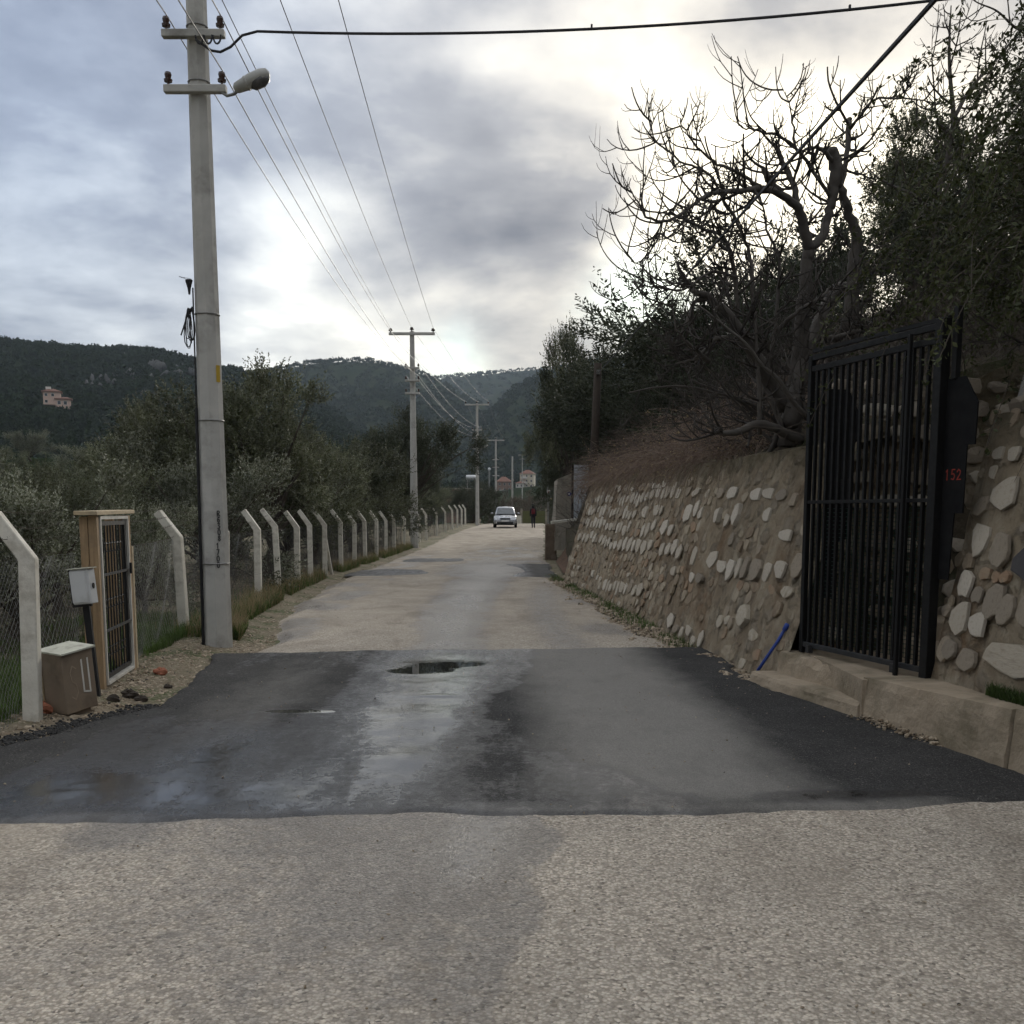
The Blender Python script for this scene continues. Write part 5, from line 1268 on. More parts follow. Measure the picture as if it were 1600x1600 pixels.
# ------------------------------------------------------------------ bare fig tree over the wall
def catmull(P, n=5):
    P = [Vector(p) for p in P]; out = []
    Q = [P[0]*2-P[1]]+P+[P[-1]*2-P[-2]]
    for i in range(1, len(Q)-2):
        for k in range(n):
            t = k/n; a, b, c, d = Q[i-1], Q[i], Q[i+1], Q[i+2]
            out.append(.5*((2*b)+(c-a)*t+(2*a-5*b+4*c-d)*t*t+(3*b-a-3*c+d)*t*t*t))
    out.append(P[-1]); return out
def lerp_list(r, n):
    m = len(r); return [float(np.interp(i/(n-1), np.linspace(0, 1, m), r)) for i in range(n)]
def grow(m, rn, p, d, L_, r, depth, upw=.55, col=None):
    """curved twig that turns upwards, with shorter ones along it"""
    pts = [Vector(p)]; d = Vector(d).normalized(); n = max(4, int(L_/.07)); rr = [r]
    side_ = Vector((rn.uniform(-1, 1), rn.uniform(-1, 1), rn.uniform(-.3, .3)))*.10
    for i in range(n):
        d = (d+Vector((0, 0, upw/n*3.4*(i/n)**1.3))+side_/n*2+Vector((rn.gauss(0, .05), rn.gauss(0, .05), rn.gauss(0, .05)))).normalized()
        pts.append(pts[-1]+d*(L_/n)); rr.append(r*(1-.5*(i+1)/n))
    m.tube(pts, rr, 4 if r < .012 else 5)
    if depth > 0:
        k = rn.randint(2, 4) if depth > 1 else rn.randint(1, 3)
        for _ in range(k):
            i = rn.randint(int(n*.25), n-1); dd = (pts[i+1]-pts[i]).normalized()
            pv = dd.cross(Vector((rn.gauss(0, 1), rn.gauss(0, 1), rn.gauss(0, 1)))).normalized()
            grow(m, rn, pts[i], dd*.65+pv*.8, L_*rn.uniform(.35, .7), rr[i]*.82, depth-1, upw*rn.uniform(.7, 1.5))
fig = thing('fig_tree', 'bare grey fig tree with stubbed limbs and curling twigs above the retaining wall', 'tree', (3.7, 12.6, 2.35))
def fpt(zx, zy, y): # traced limb position at depth y (picture of the crown, 1 unit = .00332 m at 12.5 m), measured about the trunk foot
    if zx < 500: zx = 500-(500-zx)*.84
    px, py = 920+.425*zx, .425*zy
    u = (px-800)/1600; v = (996.45-py)/1600; c_, s_ = math.cos(R(7)), math.sin(R(7))
    dy = c_+v*s_; t = y/dy
    return Vector((u*t, y, 1.65+(-s_+v*c_)*t))
LIMBS = [ # (points (x, y, depth), radii)
 ([(735, 1640, 12.6), (765, 1390, 12.6), (790, 1150, 12.5), (800, 1000, 12.5), (812, 915, 12.5)], [.14, .11, .085, .075, .07]),
 ([(812, 915, 12.5), (795, 850, 12.4), (768, 765, 12.3), (700, 712, 12.1), (630, 690, 11.9), (560, 700, 11.7), (480, 705, 11.5), (430, 715, 11.4), (360, 755, 11.2), (250, 812, 11.0), (165, 800, 10.8), (120, 745, 10.7), (80, 690, 10.6)], [.065, .06, .052, .042, .036, .030, .026, .022, .019, .016, .012, .009, .005]),
 ([(700, 712, 12.1), (660, 660, 12.0), (645, 620, 12.0)], [.042, .04, .035]),
 ([(768, 765, 12.3), (755, 690, 12.4), (725, 625, 12.5), (697, 555, 12.5)], [.04, .036, .034, .03]),
 ([(812, 915, 12.5), (855, 875, 12.6), (880, 800, 12.7), (893, 735, 12.7), (905, 670, 12.7), (910, 610, 12.7), (893, 545, 12.7)], [.06, .055, .05, .055, .07, .085, .06]),
 ([(955, 1230, 12.9), (968, 1080, 12.9), (975, 960, 12.9), (985, 880, 12.9), (955, 770, 12.8), (925, 690, 12.7)], [.11, .085, .075, .07, .055, .05]),
 ([(925, 690, 12.7), (945, 600, 12.8), (958, 460, 12.9), (955, 440, 12.9)], [.03, .03, .034, .03]),
 ([(958, 480, 12.9), (1000, 420, 12.9), (1050, 365, 12.8), (1130, 360, 12.6), (1260, 375, 12.4)], [.02, .017, .014, .011, .006]),
 ([(720, 1500, 12.4), (650, 1370, 12.2), (600, 1290, 12.1), (520, 1170, 11.9), (440, 1100, 11.7), (360, 1070, 11.5)], [.085, .075, .07, .06, .045, .03]),
 ([(440, 1100, 11.7), (370, 1110, 11.6), (335, 1180, 11.5), (300, 1240, 11.4)], [.03, .022, .018, .012]),
 ([(545, 1190, 12.0), (540, 1020, 12.0), (500, 880, 11.9), (420, 845, 11.7), (300, 800, 11.4), (240, 790, 11.2), (205, 880, 11.1), (130, 970, 11.0), (60, 930, 10.9)], [.03, .026, .022, .018, .015, .012, .009, .007, .004]),
 ([(540, 1020, 12.0), (430, 1000, 11.8), (330, 1060, 11.6), (230, 1060, 11.4), (100, 1010, 11.2)], [.018, .015, .012, .009, .004]),
 ([(630, 1600, 12.0), (617, 1300, 12.0), (605, 1100, 12.0), (595, 960, 12.0), (560, 850, 12.0), (500, 740, 11.9), (430, 640, 11.8), (330, 600, 11.7), (200, 520, 11.6), (175, 430, 11.6)], [.026, .024, .022, .02, .018, .016, .014, .012, .009, .004]),
 ([(655, 1400, 12.2), (690, 1150, 12.2), (700, 960, 12.3), (660, 860, 12.3), (640, 760, 12.3), (610, 690, 12.3)], [.024, .022, .018, .014, .010, .006]),
 ([(630, 690, 11.9), (560, 640, 11.8), (470, 600, 11.7), (380, 540, 11.6), (320, 470, 11.6), (295, 430, 11.6)], [.022, .018, .015, .011, .008, .004]),
 ([(760, 540, 12.4), (700, 500, 12.3), (620, 480, 12.2), (570, 470, 12.2), (535, 450, 12.1)], [.018, .016, .013, .008, .004]),
 ([(893, 735, 12.7), (800, 590, 12.4), (760, 540, 12.3), (750, 450, 12.3), (720, 330, 12.3)], [.026, .022, .018, .012, .004]),
 ([(905, 600, 12.7), (850, 545, 12.5), (790, 550, 12.4)], [.03, .025, .015]),
 ([(780, 1620, 12.3), (640, 1560, 12.0), (540, 1590, 11.8), (450, 1590, 11.6)], [.06, .05, .04, .02]),
 ([(740, 1560, 12.2), (800, 1300, 12.6), (900, 1080, 13.2), (960, 1050, 13.4)], [.10, .09, .07, .05]),
 ([(880, 1250, 12.8), (950, 1230, 12.5), (1020, 1210, 12.2), (1070, 1150, 12.1), (1140, 1140, 12.0)], [.045, .035, .028, .022, .012]),
 ([(690, 1220, 12.2), (760, 1150, 12.0), (860, 1090, 11.9), (900, 1050, 11.9), (960, 1060, 11.8)], [.03, .024, .02, .016, .008]),
 ([(430, 1330, 11.6), (340, 1260, 11.3), (290, 1210, 11.2), (270, 1130, 11.2)], [.03, .018, .010, .005]),
 ([(600, 1290, 12.1), (480, 1240, 11.8), (380, 1310, 11.5), (280, 1340, 11.3)], [.035, .026, .018, .008]),
]
limbs = MB(); tw = MB(); rn = random.Random(31)
for pts, rad in LIMBS:
    P = catmull([fpt(*p) for p in pts], 5); rr = lerp_list(rad, len(P))
    P = [p+Vector((rn.gauss(0, .006), rn.gauss(0, .01), rn.gauss(0, .006))) for p in P]
    limbs.tube(P, rr, 9 if rad[0] > .03 else 6)
    tot = sum((P[i+1]-P[i]).length for i in range(len(P)-1)); acc = .25
    i = 0; trav = 0
    for i in range(len(P)-1):
        seg = (P[i+1]-P[i]).length; trav += seg
        thin = rr[i] < .045
        while trav > acc:
            acc += rn.uniform(.045, .13) if thin else rn.uniform(.2, .5)
            dd = (P[i+1]-P[i]).normalized(); pv = dd.cross(Vector((rn.gauss(0, 1), rn.gauss(0, 1), rn.gauss(0, 1)))).normalized()
            grow(tw, rn, P[i+1], dd*.45+pv*.9+Vector((-.10, -.1, -.10)), rn.uniform(.25, .75)*(1.0 if thin else .8), min(.018, max(.011, rr[i]*.6)), 2 if rn.random() < .55 else 1, rn.uniform(.5, 1.6))
    if rad[-1] < .02: grow(tw, rn, P[-1], P[-1]-P[-2], rn.uniform(.15, .3), rad[-1], 1, 1.2)
for i in range(20):                       # low leaning shoots tangled over the wall top
    p = Vector((rn.uniform(3.1, 4.3), rn.uniform(11.6, 15.5), rn.uniform(2.3, 2.7))); d = Vector((rn.uniform(-1.1, .5), rn.uniform(-.4, .4), rn.uniform(.5, 1.2))).normalized()
    P = [p]; n_ = 16; L_ = rn.uniform(1.0, 2.4); r0_ = rn.uniform(.016, .034)
    for k in range(n_): d = (d+Vector((rn.gauss(-.01, .10), rn.gauss(0, .10), rn.gauss(-.01, .09)))).normalized(); P.append(P[-1]+d*(L_/n_))
    limbs.tube(P, [r0_*(1-.65*k/n_) for k in range(n_+1)], 6)
    for k in range(4, n_):
        if rn.random() < .75: dd = (P[k+1]-P[k]).normalized(); pv = dd.cross(Vector((rn.gauss(0, 1), rn.gauss(0, 1), rn.gauss(0, 1)))).normalized(); grow(tw, rn, P[k], dd*.4+pv, rn.uniform(.25, .8), .009, 2 if rn.random() < .5 else 1, rn.uniform(.2, 1.2))
limbs.build('trunk', M['bark_fig'], fig, smooth=True, rebase=True)
tw.build('branches', M['bark_fig_twig'], fig, smooth=True, rebase=True)['kind'] = 'stuff'
# second bare tree at the right picture edge
ft = thing('bare_tree', 'thin bare upright tree rising at the right picture edge beside the leafy olive', 'tree', (5.2, 12.0, 3.4))
limbs = MB(); tw = MB(); rn = random.Random(41)
for pts, rad in [([(1262, 1250, 12.0), (1268, 1000, 12.0), (1270, 780, 12.0), (1310, 620, 12.0), (1340, 450, 12.0), (1330, 300, 12.0), (1325, 180, 12.0), (1332, 20, 12.0)], [.05, .042, .036, .032, .028, .022, .016, .006]),
                 ([(1320, 590, 12.0), (1400, 520, 11.8), (1490, 470, 11.6), (1560, 410, 11.5), (1640, 330, 11.4)], [.024, .02, .017, .014, .008]), ([(1340, 440, 12.0), (1400, 330, 12.1), (1480, 240, 12.2), (1590, 110, 12.3), (1660, 30, 12.3)], [.024, .02, .016, .012, .006]),
                 ([(1270, 780, 12.0), (1200, 720, 11.8), (1130, 690, 11.7), (1060, 650, 11.6), (1010, 600, 11.6)], [.022, .018, .014, .009, .004]), ([(1330, 520, 12.0), (1280, 430, 12.0), (1270, 330, 12.0), (1262, 210, 12.0)], [.015, .012, .009, .004]),
                 ([(1275, 900, 12.0), (1350, 830, 12.1), (1440, 790, 12.2), (1540, 700, 12.2), (1640, 690, 12.2)], [.03, .024, .018, .012, .008]), ([(1590, 110, 12.3), (1560, 95, 12.1), (1500, 40, 12.0), (1430, 10, 12.0), (1390, -20, 12.0)], [.02, .014, .010, .007, .004]),
                 ([(1268, 1010, 12.0), (1200, 960, 11.8), (1120, 940, 11.7), (1040, 870, 11.6)], [.022, .018, .012, .006])]:
    P = catmull([fpt(*p) for p in pts], 5); rr = lerp_list(rad, len(P)); limbs.tube(P, rr, 7)
    trav = 0; acc = .15
    for i in range(len(P)-1):
        trav += (P[i+1]-P[i]).length
        while trav > acc:
            acc += rn.uniform(.10, .28); dd = (P[i+1]-P[i]).normalized(); pv = dd.cross(Vector((rn.gauss(0, 1), rn.gauss(0, 1), rn.gauss(0, 1)))).normalized()
            grow(tw, rn, P[i+1], dd*.5+pv*.9, rn.uniform(.2, .7), min(.014, max(.008, rr[i]*.55)), 1 if rn.random() < .6 else 2, rn.uniform(.6, 1.4))
limbs.build('trunk', M['bark_fig'], ft, smooth=True, rebase=True); tw.build('branches', M['bark_fig_twig'], ft, smooth=True, rebase=True)['kind'] = 'stuff'
# pale smooth trunk above the rubble wall
pt_ = thing('sapling_trunk', 'pale smooth leaning trunk above the rubble wall right of the gate', 'tree', (4.0, 8.1, 2.3))
P = catmull([(3.93, 8.15, 2.1), (4.02, 8.2, 2.5), (4.12, 8.25, 2.9), (4.25, 8.4, 3.5), (4.35, 8.6, 4.3)], 4)
MB().tube(P, lerp_list([.07, .06, .055, .045, .03], len(P)), 9).build('trunk', M['bark_pale'], pt_, smooth=True, rebase=True)
b = MB(); rn = random.Random(3)
for i in range(10): q = P[rn.randint(8, len(P)-1)]; grow(b, rn, q, (rn.uniform(-1, 1), rn.uniform(-1, 1), .4), rn.uniform(.4, .9), .012, 2, .4)
b.build('branches', M['bark_fig_twig'], pt_, rebase=True)

# ------------------------------------------------------------------ brambles draping over the wall, dry brush on the slope
def stems(m, rn, p, d, L_, r, droop, n=8):
    pts = [Vector(p)]; d = Vector(d).normalized()
    for i in range(n):
        d = (d+Vector((rn.gauss(0, .09), rn.gauss(0, .09), -droop/n+rn.gauss(0, .05)))).normalized(); pts.append(pts[-1]+d*(L_/n))
    m.tube(pts, [r*(1-.6*i/n) for i in range(n+1)], 3, False)
rn = random.Random(8); m = MB()
for i in range(4600):
    y = rn.uniform(13.0, 26.2)
    dens = np.interp(y, [13, 15, 17, 25, 26.2], [.2, .7, 1, 1, .6])
    if rn.random() > dens: continue
    x = bx(min(y, 25.3))+.29*2.4+rn.uniform(.0, 1.5)**1.2; z = 2.25+rn.uniform(0, .25)+.75*max(0, x-bx(min(y, 25.3))-.75)*rn.random()
    a = rn.uniform(0, 6.28)
    stems(m, rn, (x, y, z), (math.cos(a)*.6-.35, math.sin(a)*.6, rn.uniform(.3, 1.5)), rn.uniform(.5, 1.35), rn.uniform(.003, .0065), rn.uniform(1.0, 3.4))
rng = np.random.default_rng(44); k_ = rng.choice(len(m.v), 7000); LP = np.array([m.v[i] for i in k_])+rng.normal(0, .02, (7000, 3)); LD = rng.normal(size=(7000, 3)); LD /= np.linalg.norm(LD, axis=1)[:, None]
Vv, Ff = leaf_quads(LP, LD, rng.uniform(.02, .05, 7000), rng.uniform(.006, .014, 7000), rng)
o = np_mesh('dead_leaves', Vv, Ff, M['grass_dry']); tag(o, 'withered leaves caught in the brambles on the wall top', 'leaves', None, 'stuff')
o = m.build('brambles', M['bramble'], None); tag(o, 'reddish dry bramble stems hanging over the top of the retaining wall', 'brambles', None, 'stuff')
m = MB()
for i in range(6500):
    y = rn.uniform(9.9, 36); s = rn.uniform(.15, 6.0)**1.0; x = float(slope_x0(y))+s; z = float(slope_h(np.array([x]), np.array([y]))[0])
    if z < .9: continue
    a = rn.uniform(0, 6.28); stems(m, rn, (x, y, z-.05), (math.cos(a)*.7, math.sin(a)*.7, rn.uniform(.5, 1.4)), rn.uniform(.5, 1.7), rn.uniform(.003, .008), rn.uniform(.2, 1.6), 7)
for i in range(1100):
    y = rn.uniform(3.5, 7.8); s = rn.uniform(.2, 4); x = float(slope_x0(y))+s; z = float(slope_h(np.array([x]), np.array([y]))[0])
    a = rn.uniform(0, 6.28); stems(m, rn, (x, y, z-.05), (math.cos(a)*.7, math.sin(a)*.7, rn.uniform(.3, 1.2)), rn.uniform(.3, 1.1), rn.uniform(.0025, .005), rn.uniform(.5, 2), 7)
o = m.build('dry_brush', M['brush'], None); tag(o, 'tangled grey leafless brush covering the right hillside', 'brush', None, 'stuff')
# dry shrub twigs behind the left fence
m = MB()
for i in range(2600):
    y = rn.uniform(10.5, 46) if i > 500 else rn.uniform(7, 12.5); x = -5.0-rn.uniform(0, 2.6)*(1 if y > 13 else .8); z = gz1(x, y)
    a = rn.uniform(0, 6.28); stems(m, rn, (x, y, z-.03), (math.cos(a)*.6, math.sin(a)*.6, rn.uniform(.7, 1.6)), rn.uniform(.4, 1.35), rn.uniform(.002, .0045), rn.uniform(.0, 1.5), 6)
o = m.build('dry_weeds', M['brush'], None); tag(o, 'dry leafless weeds standing behind the left fence', 'weeds', None, 'stuff')

# hanging green vine beside the gate
vn = thing('hanging_vine', 'green vine trailing down over the iron gate from the right bank', 'vine', (3.75, 8.3, 4.2))
rng = np.random.default_rng(9); m = MB(); LP = []; LD = []; rn = random.Random(10)
for i in range(330):
    y = rn.uniform(6.3, 9.3); x = 3.5+rn.uniform(.0, 1.6); z = 3.0+rn.uniform(0, 2.2)+.4*(x-3.4)
    L_ = rn.uniform(.5, 1.5); pts = [Vector((x, y, z))]; d = Vector((rn.uniform(-.9, .1), rn.uniform(-.4, .4), rn.uniform(-.2, .5))).normalized()
    for k in range(12):
        d = (d+Vector((rn.gauss(0, .06), rn.gauss(0, .06), -.17))).normalized(); pts.append(pts[-1]+d*(L_/12))
        for q in range(5): LP.append(tuple(pts[-1]+Vector((rn.gauss(0, .02), rn.gauss(0, .02), rn.gauss(0, .02))))); LD.append((rn.gauss(0, 1), rn.gauss(0, 1), rn.gauss(-.5, 1)))
    m.tube(pts, .003, 3, False)
m.build('stems', M['brush'], vn, rebase=True)
LP = np.array(LP)-np.array(vn.location); LD = np.array(LD); LD /= np.linalg.norm(LD, axis=1)[:, None]
Vv, Ff = leaf_quads(LP, LD, rng.uniform(.03, .07, len(LP)), rng.uniform(.008, .015, len(LP)), rng)
np_mesh('leaves', Vv, Ff, M['leaf_vine'], vn)

# ------------------------------------------------------------------ grass
def blades(name, label, mat, P, H, lean, w, seed):
    rng = np.random.default_rng(seed); n = len(P)
    a = rng.uniform(0, 6.28, n); d = np.stack([np.cos(a), np.sin(a), np.zeros(n)], 1); sdv = np.stack([-np.sin(a), np.cos(a), np.zeros(n)], 1)
    H = H*rng.uniform(.45, 1.25, n); ln = lean*rng.uniform(.1, 1, n)*H; up = np.array([0, 0, 1.0])
    b0 = P-sdv*w; b1 = P+sdv*w; m0 = P+d*(ln*.35)[:, None]+up*(H*.6)[:, None]; t = P+d*ln[:, None]+up*H[:, None]
    V = np.stack([b0, b1, m0+sdv*w*.7, m0-sdv*w*.7, t], 1).reshape(-1, 3); i = np.arange(n)*5
    me_f = np.concatenate([np.stack([i, i+1, i+2, i+3], 1), np.stack([i+3, i+2, i+4, i+4], 1)])
    F = [tuple(f) for f in me_f[:n]]+[tuple(f[:3]) for f in me_f[n:]]
    me = bpy.data.meshes.new(name); me.from_pydata([tuple(v) for v in V], [], F); me.update()
    o = link_mesh(name, me, M[mat]); tag(o, label, 'grass', None, 'stuff'); return o
def scatter(n, fx, seed):
    rng = np.random.default_rng(seed); x, y = fx(rng, n); return np.stack([x, y, ground_z(x, y)-.01], 1)
def near_grass(rng, n):
    y = rng.uniform(6.5, 15.5, n); x = -3.95-.06*(y-8)-rng.uniform(0, 1, n)**1.4*2.6
    k = fbm(x*1.4, y*1.4, 91) > .40; return x[k], y[k]
blades('grass', 'short green grass behind and around the wooden gate', 'grass', scatter(26000, near_grass, 1), .16, .8, .004, 2)
def verge_grass(rng, n):
    y = 13.2+rng.uniform(0, 1, n)**1.6*34; x = xl(y)-.35-np.abs(rng.normal(0, .32, n))
    k = fbm(x*1.1, y*.8, 92) > .42; return x[k], y[k]
blades('grass', 'green grass along the left road edge under the fence', 'grass', scatter(16000, verge_grass, 3), .20, .9, .005, 4)
blades('dry_grass', 'pale dry grass tufts at the foot of the left fence posts', 'grass_dry', scatter(9000, verge_grass, 5), .30, .8, .0035, 6)
def wall_grass(rng, n):
    y = rng.uniform(12, 26.5, n); x = bx(y)-.05-np.abs(rng.normal(0, .16, n)); k = (fbm(x*1.5, y*1.0, 93) > .48); return x[k], y[k]
P = scatter(3600, wall_grass, 7); P[:, 2] += .03
blades('grass', 'thin green grass at the foot of the retaining wall', 'grass', P, .11, .8, .004, 8)
rng = np.random.default_rng(12); n = 5000; y = rng.uniform(4.5, 7.2, n); x = 3.17-.07*(y-7)+rng.uniform(.08, .22, n)
k = y < 6.95; P = np.stack([x[k], y[k], np.full(k.sum(), .40)], 1); blades('grass', 'grass on the ledge between kerb and rubble wall', 'grass', P, .09, .9, .004, 9)

# ------------------------------------------------------------------ gravel and rubble
t_ = (1+5**.5)/2
ICO = np.array([(-1, t_, 0), (1, t_, 0), (-1, -t_, 0), (1, -t_, 0), (0, -1, t_), (0, 1, t_), (0, -1, -t_), (0, 1, -t_), (t_, 0, -1), (t_, 0, 1), (-t_, 0, -1), (-t_, 0, 1)])/1.9
ICF = np.array([(0, 11, 5), (0, 5, 1), (0, 1, 7), (0, 7, 10), (0, 10, 11), (1, 5, 9), (5, 11, 4), (11, 10, 2), (10, 7, 6), (7, 1, 8), (3, 9, 4), (3, 4, 2), (3, 2, 6), (3, 6, 8), (3, 8, 9), (4, 9, 5), (2, 4, 11), (6, 2, 10), (8, 6, 7), (9, 8, 1)])
def rocks(name, label, mat, P, size, seed):
    rng = np.random.default_rng(seed); n = len(P); s = size(rng, n)
    a = rng.uniform(0, 6.28, n); ca, sa = np.cos(a), np.sin(a)
    sc = s[:, None]*np.stack([rng.uniform(.7, 1.4, n), rng.uniform(.6, 1.1, n), rng.uniform(.4, .85, n)], 1)
    V = ICO[None]*(1+rng.uniform(-.22, .22, (n, 12, 1)))*sc[:, None, :]
    X = V[..., 0]*ca[:, None]-V[..., 1]*sa[:, None]; Y = V[..., 0]*sa[:, None]+V[..., 1]*ca[:, None]
    V = np.stack([X, Y, V[..., 2]], -1)+P[:, None, :]
    F = (ICF[None]+(np.arange(n)*12)[:, None, None]).reshape(-1, 3)
    o = np_mesh(name, V.reshape(-1, 3), F, M[mat]); tag(o, label, 'gravel', None, 'stuff'); return o
def vg(rng, n):
    y = 6.3+rng.uniform(0, 1, n)**1.5*40; x = xl(y)+.10-np.abs(rng.normal(0, .30, n)); k = x > -4.0-.03*(y-8); return x[k], y[k]
rocks('gravel', 'tan gravel strip between asphalt and left fence', 'gravel', scatter(11000, vg, 21), lambda r, n: np.clip(r.lognormal(-4.25, .5, n), .004, .05), 22)
def vg2(rng, n):
    y = rng.uniform(6.4, 14.0, n); x = xl(y)+.06-rng.uniform(0, 1, n)**1.3*1.1; k = (x > -4.05-.05*(y-8)); return x[k], y[k]
P = scatter(10000, vg2, 25); P[:, 2] += .006
rocks('gravel', 'pale gravel and rubble before the wooden gate and the nearest pole', 'gravel', P, lambda r, n: np.clip(r.lognormal(-4.75, .6, n), .003, .05), 26)
def wg_(rng, n):
    y = 9.9+rng.uniform(0, 1, n)**1.3*17; x = bx(y)-.02-np.abs(rng.normal(0, .28, n)); return x, y
P = scatter(5200, wg_, 23); P[:, 2] += .05
rocks('rubble', 'muddy rubble along the foot of the retaining wall', 'gravel', P, lambda r, n: np.clip(r.lognormal(-4.0, .6, n), .006, .09), 24)
rng = np.random.default_rng(31); n = 260; y = rng.uniform(7.0, 7.95, n); x = 2.80+(7.95-y)*.22+rng.normal(0, .05, n)
rocks('rubble', 'small heap of gravel at the foot of the kerb', 'gravel', np.stack([x, y, .02+rng.uniform(0, .05, n)], 1), lambda r, n: r.uniform(.008, .025, n), 32)
rng = np.random.default_rng(33); n = 1400; y = rng.uniform(2.6, 34, n)**1.0; x = rng.uniform(-3.4, 2.6, n); k = (x > xl(y)+.1) & (x < xr(y)-.1)
rocks('loose_chippings', 'loose dark and pale chippings scattered on the road', 'gravel', np.stack([x[k], y[k], zr(y[k])-dip(y[k])+np.where((y[k] > 5.3) & (y[k] < 12.4), .033, .017)], 1), lambda r, n: r.uniform(.003, .008, n), 34)
# loose black crumbs of asphalt at the patch edge
rng = np.random.default_rng(35); n = 2200; y = rng.uniform(5.4, 8.6, n); x = np.interp(y, [5.1, 6.5, 7.04, 7.92, 8.44], [-4.2, -3.95, -3.59, -3.27, -3.0])+rng.normal(-.05, .09, n)
rocks('asphalt_crumbs', 'loose black asphalt crumbs along the left edge of the new patch', 'gravel_dark', np.stack([x, y, np.full(n, .02)], 1), lambda r, n: r.uniform(.006, .02, n), 36)

# ------------------------------------------------------------------ woods on the hills
def hill_r(a, e, r0=300, r1=900):
    rr_ = np.linspace(r0, r1, 600); zz_ = hill_z(np.full(600, float(a)), rr_); k = int(np.argmin(np.abs((zz_-1.65)/rr_-e))); return float(rr_[k]), float(zz_[k])
VR, VZ = hill_r(-23.64, .0925); VX, VY, VS = VR*math.sin(R(-23.64)), VR*math.cos(R(-23.64)), VR/568.0
def forest(n, seed, azr, rr, size, T=34, tri=.30):
    rng = np.random.default_rng(seed)
    az = rng.uniform(*azr, n); r = np.exp(rng.uniform(math.log(rr[0]), math.log(rr[1]), n))
    z = hill_z(az, r); k = (z > -1)
    # keep clear round the hill houses and rock outcrops
    x = r*np.sin(np.radians(az)); y = r*np.cos(np.radians(az))
    for hx, hy, hr, dp in CLEAR: k &= ~((np.abs(np.arctan2(x, y)-math.atan2(hx, hy)) < hr/math.hypot(hx, hy)) & (r < math.hypot(hx, hy)+hr) & (r > math.hypot(hx, hy)-dp))
    az, r, z, x, y = az[k], r[k], z[k], x[k], y[k]; n = len(az)
    s = rng.uniform(*size, n)*np.interp(r, [150, 500, 1500, 2500], [.7, .9, 1.25, 1.7])*(.7+.6*fbm(x*.01, y*.01, 5))
    d = rng.normal(size=(n, T, 3)); d /= np.linalg.norm(d, axis=2)[..., None]; d[..., 2] = np.abs(d[..., 2])*1.15-.25
    c = d*(s[:, None]*rng.uniform(.55, 1.0, (n, T)))[..., None]*np.array([.80, .80, .62]); c[..., 2] += (s*.5)[:, None]
    c += np.stack([x, y, z], 1)[:, None, :]
    a = rng.normal(size=(n, T, 3)); b = rng.normal(size=(n, T, 3)); L_ = (s*tri)[:, None, None]
    a = a/np.linalg.norm(a, axis=2)[..., None]*L_; b = b/np.linalg.norm(b, axis=2)[..., None]*L_
    V = np.stack([c-a*.6-b*.4, c+a, c+b], 2).reshape(-1, 3)
    return V, np.arange(len(V)).reshape(-1, 3)
CLEAR = [(VX, VY, 8.5*VS, 26), (7, 500, 14, 330), (-4, 480, 12, 330)]
V, F = forest(14500, 51, (-34, 9), (430, 2500), (3.4, 5.6), 30, .32)
V0, F0 = forest(1500, 54, (-34, 6), (190, 430), (4.0, 6.5), 150, .15)
F = np.concatenate([F, F0+len(V)]); V = np.concatenate([V, V0])
V1, F1 = forest(2600, 52, (-56, -34), (150, 2000), (4.5, 8)); V2, F2 = forest(1400, 53, (9, 50), (500, 2500), (5, 8))
F = np.concatenate([F, F1+len(V), F2+len(V)+len(V1)]); V = np.concatenate([V, V1, V2])
o = np_mesh('hill_forest', V, F, M['leaf_forest']); tag(o, 'dark pine and scrub woods covering the distant hills', 'forest', None, 'stuff')
# ------------------------------------------------------------------ things along the far right of the road
wp = thing('wooden_pole', 'dark wooden pole at the far end of the retaining wall holding the black cable', 'pole', (1.98, 26.0, 0))
MB().tube([(1.96, 26, -.3), (1.98, 26, 1.2), (2.06, 26, 3.2), (2.13, 26, 5.3)], [.12, .115, .105, .095], 10).build('shaft', M['pole_wood'], wp, smooth=True, rebase=True)
MB().box((2.13, 25.9, 5.08), (.08, .12, .10)).build('cable_clamp', M['galv'], wp, rebase=True)
gd = thing('metal_door', 'grey sheet metal door standing above the soil bank beyond the retaining wall', 'door', (2.38, 35.6, 1.38))
MB().box((0, 0, .95), (.50, .04, 1.86)).build('leaf', M['grey_door'], gd, bevel=.006)
MB().box((-.30, .02, .93), (.07, .08, 1.9)).build('jamb', M['black_metal'], gd); MB().box((.30, .02, .93), (.07, .08, 1.9)).build('jamb', M['black_metal'], gd)
MB().box((.17, -.03, .92), (.03, .05, .12)).build('handle', M['black_metal'], gd)
sw = thing('side_wall', 'short weathered rendered wall with a blue plaque left of the grey door', 'wall', (1.85, 36.3, .2))
def sw_pt(s, t): return np.stack([1.50+.10*t+s*.62, 36.3+.1*s, .3+2.5*t+.25*s*t], -1)
wall_sheet('wall_face', sw_pt, np.linspace(0, 1, 20), np.linspace(0, 1, 40), 'render_old', sw, .04, 53)
def sw_sd(s, t): return np.stack([1.50+.10*t+0*s, 36.3+3.0*(1-s), .3+2.5*t], -1)
wall_sheet('wall_side', sw_sd, np.linspace(0, 1, 30), np.linspace(0, 1, 40), 'render_old', sw, .04, 54)
np_ = thing('number_plaque', 'small round dark blue plaque on the rendered wall', 'plaque', (2.0, 36.22, 2.28))
MB().lathe([(.075, -.01), (.075, .01)], 16, (0, 0, 0), Matrix.Rotation(R(90), 3, 'X')).build('disc', M['sign_blue'], np_)
MB().lathe([(.03, .011), (.03, .014)], 12, (0, 0, 0), Matrix.Rotation(R(90), 3, 'X')).build('emblem', M['sign_white'], np_)
